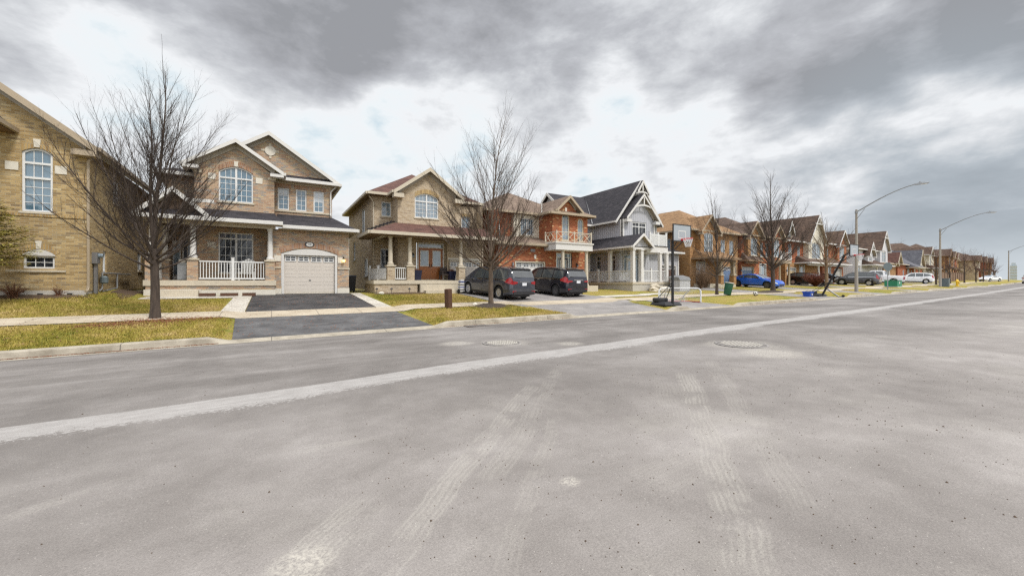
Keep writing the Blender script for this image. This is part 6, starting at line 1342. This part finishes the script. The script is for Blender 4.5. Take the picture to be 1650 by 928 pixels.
park('suv', 'dark pewter grey suv with tall red tail lights behind the first light pole', 'car', 'paint_pewter', SUV, 63.7, 22.9, 100, group='cars parked in the driveways')
park('pickup_truck', 'white pickup truck parked behind the pewter suv', 'pickup', 'paint_polar', PICKUP, 74.5, 24.3, 100, group='cars parked in the driveways')
park('suv', 'white suv parked beside the red brick bungalow', 'car', 'paint_polar', SUV, 88.5, 24.4, 110, group='cars parked in the driveways')
park('sedan', 'small distant white car parked past the wooden fence', 'car', 'paint_polar', SEDAN, 139, 25.6, 160, group='cars parked in the driveways')
make_car('van', 'tiny white van on the road at the far right edge', 'car', 'paint_polar', VAN, (123, 17.6, ground(123, 17.6)), R(8))
# ------------------------------------------------------------------ street lights
def street_light(x, y, h, label, arm=5.2):
    g = ground(x, y); t = thing('street_light', label, 'street light', (x, y, g), math.atan2(Yk(x+1)-Yk(x-1), 2), 'concrete street lights along the kerb')
    MB().lathe([(.15, -.1), (.145, 0), (.08, h)], n=12).build('pole', 'pole_concrete', t, smooth=True)
    m = MB(); pts = [(0, .1, h-.25)]; n = 9
    for i in range(1, n+1):
        k = i/n; pts.append((0, -arm*k, h-.25+1.75*(1-(1-k)**1.45)))
    m.tube(pts, [.05]*5+[.04]*(n-4), 8).tube([(0, 0, h-.9), (0, -.6, h+.0)], .02, 6).lathe([(.12, h-.34), (.12, h-.16)], n=10); m.build('arm', 'galvanised', t, smooth=True)
    e = pts[-1]; m = MB()
    m.add([(-.09, e[1]+.05, e[2]-.05), (.09, e[1]+.05, e[2]-.05), (.15, e[1]-.45, e[2]-.07), (.1, e[1]-.85, e[2]-.03), (-.1, e[1]-.85, e[2]-.03), (-.15, e[1]-.45, e[2]-.07), (-.06, e[1]+.05, e[2]+.05), (.06, e[1]+.05, e[2]+.05), (.1, e[1]-.45, e[2]+.1), (.07, e[1]-.85, e[2]+.03), (-.07, e[1]-.85, e[2]+.03), (-.1, e[1]-.45, e[2]+.1)],
          [(5, 4, 3, 2, 1, 0), (6, 7, 8, 9, 10, 11), (0, 1, 7, 6), (1, 2, 8, 7), (2, 3, 9, 8), (3, 4, 10, 9), (4, 5, 11, 10), (5, 0, 6, 11)]).lathe([(.045, e[2]+.09), (.05, e[2]+.17), (.03, e[2]+.19)], (0, e[1]-.3, 0), 10)
    o = m.build('lamp_head', 'galvanised', t); MB().box(-.1, .1, e[1]-.75, e[1]-.35, e[2]-.085, e[2]-.06).build('lens', 'white_lens', o)
    return t
street_light(45.85, 16.48, 7.45, 'nearest concrete light pole behind the leaning basketball hoop', 3.9)
street_light(74.2, 17.9, 7.45, 'middle light pole standing past the green utility box', 3.9)
street_light(157.5, 25.9, 7.6, 'farthest light pole near the skyline towers', 3.9)

# ------------------------------------------------------------------ basketball hoops
def hoop(label, x, y, pole_vec, rim_side, seed, board_rot=0., brace=False):
    g = ground(x, y)+.015; t = thing('basketball_hoop', label, 'basketball hoop', (x, y, g), 0, 'portable basketball hoops')
    pv = Vector(pole_vec); L = pv.length; u = pv.normalized(); d = Vector((0, -1, 0))
    base_y = .95
    m = MB()                                       # base tank, behind the pole, bevelled
    for (z0, z1, e0, e1) in ((0, .05, 0, 0), (.05, .15, .0, .07), (.15, .19, .07, .16)):
        a = [(-.62+e0, -.12+e0, z0), (.62-e0, -.12+e0, z0), (.48-e0, base_y-e0, z0), (-.48+e0, base_y-e0, z0)]; b = [(-.62+e1, -.12+e1, z1), (.62-e1, -.12+e1, z1), (.48-e1, base_y-e1, z1), (-.48+e1, base_y-e1, z1)]
        m.add(a+b, [(3, 2, 1, 0), (4, 5, 6, 7), (0, 1, 5, 4), (1, 2, 6, 5), (2, 3, 7, 6), (3, 0, 4, 7)])
    m.build('base', 'dark_plastic', t)
    MB().lathe([(.34, .17), (.38, .22), (.38, .34), (.33, .38), (.0, .38)], (-.12, .62, 0), 20).build('ballast', 'dark_plastic', t, smooth=True)
    MB().tube([Vector((0, -.05, .05)), Vector((0, -.05, .05))+pv], .068, 12).build('pole', 'black_metal', t, smooth=True)
    m = MB(); m.tube([Vector((-.42, .75, .17)), Vector((0, -.05, .05))+u*1.15], .018, 6).tube([Vector((.42, .75, .17)), Vector((0, -.05, .05))+u*1.15], .018, 6); m.build('brace', 'black_metal', t)
    top = Vector((0, -.05, .05))+pv; bc = top+Vector((0, -.55, .28)); W_, Hh = .68, .43
    m = MB()
    for sx in (-.12, .12):
        for a, b in ((top-u*.05, bc+Vector((sx*2, .06, -.05))), (top-u*.55, bc+Vector((sx*2, .06, -.32)))): m.tube([a+Vector((sx*.4, 0, 0)), b], .022, 6)
    m.build('bracket', 'black_metal', t)
    B = MB(); B.box(bc.x-W_+.04, bc.x+W_-.04, bc.y-.012, bc.y+.012, bc.z-Hh+.04, bc.z+Hh-.04); bo = B.build('backboard', 'acrylic', t)
    F = MB(); F.box(bc.x-W_, bc.x+W_, bc.y-.025, bc.y+.025, bc.z+Hh-.045, bc.z+Hh).box(bc.x-W_, bc.x+W_, bc.y-.025, bc.y+.025, bc.z-Hh, bc.z-Hh+.045).box(bc.x-W_, bc.x-W_+.045, bc.y-.025, bc.y+.025, bc.z-Hh+.045, bc.z+Hh-.045).box(bc.x+W_-.045, bc.x+W_, bc.y-.025, bc.y+.025, bc.z-Hh+.045, bc.z+Hh-.045); F.build('board_frame', 'black_metal', bo)
    Q = MB()
    for yo in (-.016, .013): 
        for a in ((-.28, .28, -.02, .02), (-.28, .28, -.38, -.34)): Q.box(bc.x+a[0], bc.x+a[1], bc.y+yo, bc.y+yo+.003, bc.z+a[2]+.1, bc.z+a[3]+.1)
        for a in (-.28, .24): Q.box(bc.x+a, bc.x+a+.04, bc.y+yo, bc.y+yo+.003, bc.z-.24, bc.z+.08)
    Q.build('target_square', 'white_trim', bo)
    rc = bc+Vector((0, -.34, -.30)); m = MB(); m.tube([rc+Vector((.23*math.cos(2*PI*i/24), .23*math.sin(2*PI*i/24), 0)) for i in range(25)], .014, 6, cap=False).box(rc.x-.09, rc.x+.09, bc.y-.13, bc.y-.012, rc.z-.08, rc.z+.02); ro = m.build('rim', 'hoop_red', t, smooth=True)
    m = MB(); n = 12
    for i in range(n):
        for s_ in (1, -1):
            p = []
            for k in range(5): a = 2*PI*(i+s_*k*.5)/n; rr = .225-.028*k; p.append(rc+Vector((rr*math.cos(a), rr*math.sin(a), -.10*k)))
            m.tube(p, .009, 3, cap=False)
    m.build('net', 'net_white', ro)
    if seed == 2: MB().tube([Vector((.1, -.1, .05))+u*.55, Vector((.25, -1.0, -.02)), Vector((.3, -1.25, -.05))], .05, 8).build('prop_leg', 'grey_metal', t); MB().lathe([(.09, -.04), (.09, .04)], (.3, -1.25, .04), 12, 'x').build('wheel', 'tyre', t)
    return t
hoop('upright basketball hoop with clear board and red rim at the kerb', 17.55, 13.95, (0, 0, 3.28), -1, 1)
hoop('leaning basketball hoop with its pole tipped out over the gutter', 35.5, 14.9, (.15, -1.35, 2.95), -1, 2)

# ------------------------------------------------------------------ things on the verge
t = thing('hockey_net', 'white hockey net frame with red base bar lying beside the hoop', 'hockey net', (20.2, 15.5, ground(20.2, 15.5)+.015), R(-24)); t.scale = (1.4, 1.3, .92)
m = MB(); m.tube([(-.9, .0, .04), (-.9, .0, .75), (-.82, 0, .87), (-.7, 0, .92), (.7, 0, .92), (.82, 0, .87), (.9, 0, .75), (.9, 0, .04)], .032, 8); m.build('front_frame', 'white_frame', t, smooth=True)
m = MB(); m.tube([(-.9, 0, .04), (-.75, .7, .04), (.75, .7, .04), (.9, 0, .04)], .03, 8); m.build('base_bar', 'red_paint', t, smooth=True)
m = MB(); m.tube([(-.35, .68, .05), (-.45, .45, .5), (-.5, .02, .9)], .024, 6).tube([(.35, .68, .05), (.45, .45, .5), (.5, .02, .9)], .024, 6).tube([(-.55, .7, .05), (-.5, .7, .42), (.5, .7, .42), (.55, .7, .05)], .024, 6); m.build('back_frame', 'white_frame', t, smooth=True)
m = MB()
def net_grid(a, b, c, d, n):
    a, b, c, d = map(Vector, (a, b, c, d))
    for i in range(n+1):
        k = i/n; m.tube([a.lerp(b, k), d.lerp(c, k)], .0035, 3, cap=False); m.tube([a.lerp(d, k), b.lerp(c, k)], .0035, 3, cap=False)
net_grid((-.9, .0, .04), (-.75, .7, .04), (-.5, .7, .42), (-.85, 0, .9), 9); net_grid((.9, .0, .04), (.75, .7, .04), (.5, .7, .42), (.85, 0, .9), 9); net_grid((-.85, 0, .9), (.85, 0, .9), (.55, .7, .42), (-.55, .7, .42), 16); net_grid((-.75, .7, .04), (.75, .7, .04), (.55, .7, .42), (-.55, .7, .42), 14)
m.build('netting', 'net_white', t)
def on_ground(name, label, cat, x, y, rz=0., rx=0., ry=0., dz=0., group=None):
    t = thing(name, label, cat, (x, y, ground(x, y)+dz), 0, group); t.rotation_euler = (rx, ry, rz); return t
t = on_ground('waste_bin', 'dark green bin leaning to one side by the slim bare tree', 'bin', 27.9, 17.5, R(-30), ry=R(11), dz=.04)
MB().lathe([(.23, 0), (.24, .02), (.28, .76), (.305, .77), (.305, .82), (.28, .82), (.27, .76), (.22, .06)], n=20).build('barrel', 'green_bin', t, smooth=True); MB().lathe([(.31, .805), (.32, .83), (.31, .86), (.1, .88)], n=20).build('rim', 'white_trim', t, smooth=True)
t = on_ground('football', 'black and white football lying on the grass before the blue coupe', 'ball', 29.4, 16.35, dz=.0)
bm = bmesh.new(); bmesh.ops.create_icosphere(bm, subdivisions=3, radius=.15); me = bpy.data.meshes.new('ball'); bm.to_mesh(me); bm.free(); me.materials.append(MATS['white_trim']); me.polygons.foreach_set('use_smooth', [True]*len(me.polygons)); o = bpy.data.objects.new('ball', me); COL.objects.link(o); o.parent = t; o.location = (0, 0, .15)
bm = bmesh.new(); bmesh.ops.create_icosphere(bm, subdivisions=1, radius=.15); ico = [v.co.normalized() for v in bm.verts][:12]; bm.free(); m = MB()
for c in ico:
    u = c.orthogonal().normalized(); w = c.cross(u); m.poly([tuple(c*.153+Vector((0, 0, .15))+(u*math.cos(2*PI*k/5)+w*math.sin(2*PI*k/5))*.055) for k in range(5)])
m.build('dark_patches', 'dark_plastic', t)
t = on_ground('recycling_box', 'bright blue recycling box beside the leaning hoop base', 'recycling box', 34.2, 15.2, R(6))
m = MB(); m.add([(-.30, -.2, 0), (.30, -.2, 0), (.30, .2, 0), (-.30, .2, 0), (-.36, -.25, .36), (.36, -.25, .36), (.36, .25, .36), (-.36, .25, .36)], [(3, 2, 1, 0), (0, 1, 5, 4), (1, 2, 6, 5), (2, 3, 7, 6), (3, 0, 4, 7)]); m.box(-.39, .39, -.28, -.25, .31, .38).box(-.39, .39, .25, .28, .31, .38).box(-.39, -.36, -.25, .25, .31, .38).box(.36, .39, -.25, .25, .31, .38); m.build('box', 'blue_bin', t)
m = MB(); rnd = random.Random(4)
for k in range(9): a, b = rnd.uniform(-.28, .1), rnd.uniform(-.2, .05); m.box(a, a+.2, b, b+.12, .2, rnd.uniform(.3, .4))
m.build('papers', 'white_trim', t); MB().box(-.1, .1, -.262, -.245, .1, .22).build('recycling_mark', 'white_trim', t)
t = on_ground('timber_post', 'short brown timber post standing on the verge before the double doors', 'post', 6.65, 16.85, R(25), ry=R(-2))
MB().box(-.115, .115, -.115, .115, -.1, .80).build('post', 'wood_brown', t); m = MB().add([(-.12, -.12, .80), (.12, -.12, .80), (.12, .12, .80), (-.12, .12, .80), (-.08, -.08, .83), (.08, -.08, .83), (.08, .08, .83), (-.08, .08, .83)], [(0, 1, 5, 4), (1, 2, 6, 5), (2, 3, 7, 6), (3, 0, 4, 7), (4, 5, 6, 7)]); m.build('cap', 'wood_brown', t)
t = on_ground('stop_sign', 'grey octagonal back of a stop sign on a thin post', 'road sign', 53.6, 16.7, R(-35))
MB().box(-.03, .03, -.02, .02, -.1, 2.75).build('post', 'galvanised', t); m = MB(); m.extr([(.44*math.cos(R(22.5+45*k)), -.03, 2.35+.44*math.sin(R(22.5+45*k))) for k in range(8)], (0, .015, 0)); o = m.build('sign_plate', 'sign_back', t)
MB().extr([(.43*math.cos(R(22.5+45*k)), -.012, 2.35+.43*math.sin(R(22.5+45*k))) for k in range(8)], (0, -.006, 0)).build('sign_rim', 'grey_metal', o)
t = on_ground('utility_box', 'bright green transformer box with white label by the stop sign', 'utility box', 60.6, 18.4, R(4))
MB().box(-.95, .95, -.6, .6, -.1, .12).build('plinth', 'concrete', t); m = MB(); m.box(-.88, .88, -.55, .55, .12, .95); t.scale = (1, 1, .78); m.add([(-.92, -.6, .95), (.92, -.6, .95), (.92, .6, 1.0), (-.92, .6, 1.0), (-.92, -.6, .99), (.92, -.6, .99), (.92, .6, 1.06), (-.92, .6, 1.06)], [(3, 2, 1, 0), (4, 5, 6, 7), (0, 1, 5, 4), (1, 2, 6, 5), (2, 3, 7, 6), (3, 0, 4, 7)]); o = m.build('cabinet', 'green_box', t)
m = MB().box(-.012, .012, -.556, -.548, .15, .93); m.build('door_seam', 'dark_plastic', o); MB().extr([(-.05+.17*math.cos(2*PI*k/18), -.56, .62+.15*math.sin(2*PI*k/18)) for k in range(18)], (0, .006, 0)).build('label', 'white_trim', o)
t = on_ground('utility_box', 'small grey green telecom box at the foot of the middle light pole', 'utility box', 75.4, 17.7, R(6)); MB().box(-.45, .45, -.35, .35, -.1, .95).build('cabinet', 'sign_back', t); MB().box(-.48, .48, -.38, .38, .95, 1.02).build('lid', 'grey_metal', t)
t = on_ground('fire_hydrant', 'yellow fire hydrant on the verge before the wooden fence', 'fire hydrant', 78.4, 17.3)
m = MB(); m.lathe([(.19, -.05), (.19, .06), (.13, .08), (.13, .55), (.18, .57), (.18, .63), (.15, .68), (.10, .78), (.04, .82), (.04, .9), (.01, .9)], n=16); m.build('barrel', 'hydrant_yellow', t, smooth=True)
m = MB(); m.lathe([(.08, -.26), (.08, -.2), (.06, -.19), (.06, .19), (.08, .2), (.08, .26)], (0, 0, .45), 12, 'x').lathe([(.10, -.24), (.10, -.18), (.07, -.17), (.07, 0)], (0, 0, .42), 12, 'y'); m.build('outlets', 'hydrant_yellow', t, smooth=True)
t = on_ground('storage_bench', 'grey plastic deck box with a peaked lid beside the porch steps', 'storage box', 28.6, 21.9, R(8)); MB().box(-.8, .8, -.4, .4, -.05, .85).build('box', 'grey_siding', t); MB().extr([(-.84, -.45, .85), (.84, -.45, .85), (.84, -.3, 1.1), (0, -.2, 1.25), (-.84, -.3, 1.1)], (0, .88, 0)).build('lid', 'grey_metal', t)
for k, (x, y, s_) in enumerate([(25.6, 22.0, .45), (26.3, 21.7, .38), (26.9, 22.1, .5), (26.1, 22.35, .42)]):
    rnd = random.Random(k); bm = bmesh.new(); bmesh.ops.create_icosphere(bm, subdivisions=2, radius=s_)
    for v in bm.verts: v.co = Vector((v.co.x*rnd.uniform(.95, 1.1), v.co.y*.75, v.co.z*.55))+Vector((rnd.gauss(0, .03), rnd.gauss(0, .03), rnd.gauss(0, .02)))
    me = bpy.data.meshes.new('boulder'); bm.to_mesh(me); bm.free(); me.materials.append(MATS['stone']); o = bpy.data.objects.new('boulder', me); COL.objects.link(o); o.location = (x, y, ground(x, y)+s_*.25+(.25 if k == 3 else 0))
    tag(o, ['first grey boulder left of the grey house steps', 'smallest front boulder at the grey house steps', 'largest boulder between the steps and deck box', 'boulder resting high behind the other step rocks'][k], 'boulder', 'boulders stepping up to the grey house porch')
# stepping stone edging by the main porch
for k, (x, w_) in enumerate([(-2.6, .62), (-1.75, .7), (-.95, .55)]):
    o = MB().box(x-w_/2, x+w_/2, 23.78, 24.05, .80, 1.05).build('edging_stone', 'wood_brown', None); tag(o, ['left dark edging sleeper below the white porch railing', 'middle dark edging sleeper below the white porch railing', 'right dark edging sleeper next to the paver path'][k], 'edging', 'dark sleepers along the porch front')
# porch furniture and pots
def pot(label, x, y, z, h=.62, w=.24):
    t = thing('planter', label, 'planter', (x, y, z), 0, 'tall blue planters by the double doors'); m = MB()
    m.add([(-w*.72, -w*.72, 0), (w*.72, -w*.72, 0), (w*.72, w*.72, 0), (-w*.72, w*.72, 0), (-w, -w, h), (w, -w, h), (w, w, h), (-w, w, h), (-w+.04, -w+.04, h), (w-.04, -w+.04, h), (w-.04, w-.04, h), (-w+.04, w-.04, h)], [(3, 2, 1, 0), (0, 1, 5, 4), (1, 2, 6, 5), (2, 3, 7, 6), (3, 0, 4, 7), (4, 5, 9, 8), (5, 6, 10, 9), (6, 7, 11, 10), (7, 4, 8, 11)]).build('pot', 'navy_pot', t)
    rnd = random.Random(int(x*10)); m = MB()
    for k in range(70): a = rnd.uniform(0, 2*PI); r_ = rnd.uniform(0, w*.85); p = Vector((r_*math.cos(a), r_*math.sin(a), h-.06)); m.tube([p, p+Vector((rnd.gauss(0, .05), rnd.gauss(0, .05), rnd.uniform(.08, .22)))], [.012, .003], 3, cap=False)
    m.build('dry_plant', 'terracotta_plant', t)
pot('left tall navy planter with dry plant beside the double doors', 7.72, 24.75, 1.70); pot('right tall navy planter with dry plant beside the wicker chair', 10.15, 25.2, 1.70)
def armchair(name, label, cat, x, y, z, rz, mat, slats=False):
    t = thing(name, label, cat, (x, y, z), rz); MB().box(-.3, .3, -.28, .3, .34, .42).build('seat', mat, t); m = MB()
    if slats:
        for k in range(5): a = -.28+.115*k; m.extr([(a, .28, .36), (a+.095, .28, .36), (a+.095, .55, 1.1-.05*abs(k-2)), (a, .55, 1.1-.05*abs(k-2))], (0, .03, 0))
    else: m.box(-.32, .32, .24, .34, .42, .85)
    m.build('backrest', mat, t)
    for sx in (-1, 1):
        MB().box(sx*.36-.05, sx*.36+.05, -.34, .36, .56, .60).build('armrest', mat, t)
        for yy in (-.28, .26): MB().box(sx*.34-.03, sx*.34+.03, yy-.03, yy+.03, 0, .56).build('leg', mat, t)
armchair('porch_chair', 'white slatted garden chair on the porch behind the railing', 'chair', -1.2, 25.3, 1.66, R(200), 'white_frame', True); armchair('wicker_chair', 'dark wicker armchair on the porch right of the double doors', 'chair', 9.85, 25.4, 1.70, 0, 'wicker')
t = thing('pot_stand', 'small pale metal stand by the entrance of the brown brick house', 'plant stand', (-3.75, 25.4, 1.66)); MB().box(-.17, .17, -.14, .14, .05, .78).box(-.2, .2, -.17, .17, .78, .83).build('cabinet', 'galvanised', t); MB().lathe([(.10, .83), (.13, .86), (.15, 1.0), (.12, 1.02)], n=12).build('pot', 'limestone', t)
# patterned carrier by the step of house 3
t = on_ground('bicycle_trailer', 'small white folded trailer with dark flag by the minivan bumper', 'trailer', 10.05, 23.35, R(10)); m = MB(); m.box(-.16, .16, -.12, .12, .12, .62).box(-.12, .12, -.1, .1, .62, .85); m.build('cover', 'white_trim', t)
for k, zz_ in enumerate((.2, .36, .52, .7)): MB().box(-.163, .163, -.123, .123, zz_, zz_+.05).build('stripe', 'plate_blue' if k % 2 else 'dark_plastic', t)
for sx in (-.2, .2): MB().lathe([(.13, -.025), (.14, 0), (.13, .025)], (sx, 0, .14), 14, 'x').build('wheel', 'tyre', t)
t = on_ground('refuse_bin', 'dark wheeled bin in the shaded gap beside the brown brick house', 'bin', 4.3, 27.6, 0); m = MB(); m.add([(-.24, -.28, .06), (.24, -.28, .06), (.24, .28, .06), (-.24, .28, .06), (-.29, -.34, .98), (.29, -.34, .98), (.29, .34, .98), (-.29, .34, .98)], [(3, 2, 1, 0), (4, 5, 6, 7), (0, 1, 5, 4), (1, 2, 6, 5), (2, 3, 7, 6), (3, 0, 4, 7)]).build('bin_body', 'dark_plastic', t); MB().extr([(-.31, -.38, .98), (.31, -.38, .98), (.31, -.36, 1.05), (-.31, -.36, 1.05)], (0, .76, .03)).build('lid', 'navy_pot', t)
for sx in (-.24, .24): MB().lathe([(.1, -.03), (.1, .03)], (sx, .26, .1), 12, 'x').build('wheel', 'tyre', t)
for k, (x, y) in enumerate([(5.15, 24.0), (5.95, 23.9), (7.0, 23.92)]):
    t = on_ground('garden_light', ['leftmost small garden light in the porch flower bed', 'middle small garden light in the porch flower bed', 'rightmost small garden light in the porch flower bed'][k], 'garden light', x, y, group='small garden lights in the flower bed'); MB().lathe([(.012, -.05), (.012, .26)], n=6).build('stake', 'black_metal', t); MB().lathe([(.07, .24), (.075, .27), (.02, .34)], n=10).build('hood', 'black_metal', t)
# shaded side-yard pieces, white stones and a hose bib
for k, (x, y, s_) in enumerate([(5.35, 23.75, .14), (8.15, 17.35, .11)]):
    rnd = random.Random(k+9); bm = bmesh.new(); bmesh.ops.create_icosphere(bm, subdivisions=2, radius=s_)
    for v in bm.verts: v.co = Vector((v.co.x*1.2, v.co.y, v.co.z*.7))*rnd.uniform(.9, 1.1)
    me = bpy.data.meshes.new('white_stone'); bm.to_mesh(me); bm.free(); me.materials.append(MATS['limestone']); o = bpy.data.objects.new('white_stone', me); COL.objects.link(o); o.location = (x, y, ground(x, y)+s_*.4); tag(o, ['pale stone lying in the flower bed under the porch', 'pale stone at the rim of the mulch ring'][k], 'stone')

# ------------------------------------------------------------------ fence along the side street
def fence(label, pts, h):
    t = thing('wood_fence', label, 'fence', (pts[0][0], pts[0][1], ground(*pts[0]))); o = Vector(t.location)
    for i in range(len(pts)-1):
        (ax, ay), (bx, by) = pts[i], pts[i+1]; za, zb = ground(ax, ay), ground(bx, by); m = MB().at(o)
        m.extr([(ax, ay, za-.1), (bx, by, zb-.1), (bx, by, zb+h), (ax, ay, za+h)], (0, .03, 0)); m.extr([(ax, ay-.02, za+h), (bx, by-.02, zb+h), (bx, by-.02, zb+h+.05), (ax, ay-.02, za+h+.05)], (0, .08, 0)); m.build('panel', 'paling', t)
        MB().at(o).box(ax-.06, ax+.06, ay-.06, ay+.03, za-.1, za+h+.12).build('post', 'wood_brown', t)
fence('tall brown wooden fence along the side street past the bungalow', [(112+3.*k, Yk(112+3*k)+8.5) for k in range(11)], 1.8)

# ------------------------------------------------------------------ ironwork in the road
def manhole(label, x, y, r, grid):
    z = ground(x, y); t = thing('manhole_cover', label, 'manhole cover', (x, y, z+.004), .3, 'round manhole covers in the road'); MB().lathe([(r*1.12, 0), (r*1.1, .008), (r*1.02, .008), (r*1.01, .0)], n=36).build('frame', 'asphalt_old', t)
    MB().lathe([(r, 0), (r, .006), (.0, .006)], n=36).build('lid', 'iron_lid', t)
    m = MB(); s_ = r/grid
    for i in range(-grid, grid):
        for j in range(-grid, grid):
            cx, cy = (i+.5)*s_, (j+.5)*s_
            if math.hypot(cx, cy) < r*.9: m.box(cx-s_*.3, cx+s_*.3, cy-s_*.3, cy+s_*.3, .005, .014)
    tag(m.build('studs', 'concrete', t), kind='stuff')
plain('iron_lid', (.15, .137, .125), .75, metal=.1, var=.3, scale=20)
manhole('round studded manhole cover in the far lane', 4.78, 8.65, .42, 7); manhole('round studded manhole cover by the worn seam', 9.05, 5.35, .48, 7)
t = thing('storm_drain', 'rectangular storm drain grate at the kerb before the timber post', 'storm drain', (6.05, Yk(6)-.42, ground(6.05, Yk(6)-.42)+.004), 0)
MB().box(-.42, .42, -.24, .24, 0, .005).build('frame', 'soil', t); m = MB()
for k in range(9): m.box(-.36+.09*k-.02, -.36+.09*k+.02, -.2, .2, .005, .012)
m.build('grate', 'grey_metal', t)
# loose grit on the near asphalt
def grit():
    rnd = random.Random(8); vs = []; fs = []
    for k in range(2000):
        if k < 1100: x = rnd.uniform(.5, 9); y = rnd.uniform(.6, 4.6)
        else: x = rnd.uniform(-2.5, 14); y = rnd.uniform(1.0, 9.5)
        z = ground(x, y)+.001; s = rnd.uniform(.002, .007) if rnd.random() < .93 else rnd.uniform(.007, .012); a = rnd.uniform(0, 6.28); b = len(vs)
        for q in range(3): vs.append((x+s*math.cos(a+q*2.09)*rnd.uniform(.7, 1.2), y+s*math.sin(a+q*2.09)*rnd.uniform(.7, 1.2), z))
        vs.append((x, y, z+s*.9)); fs += [(b, b+1, b+3), (b+1, b+2, b+3), (b+2, b, b+3)]
    m = MB(); m.v = vs; m.f = fs; tag(m.build('gravel', 'soil'), 'loose dark grit scattered over the near asphalt', 'grit', kind='stuff')
grit()
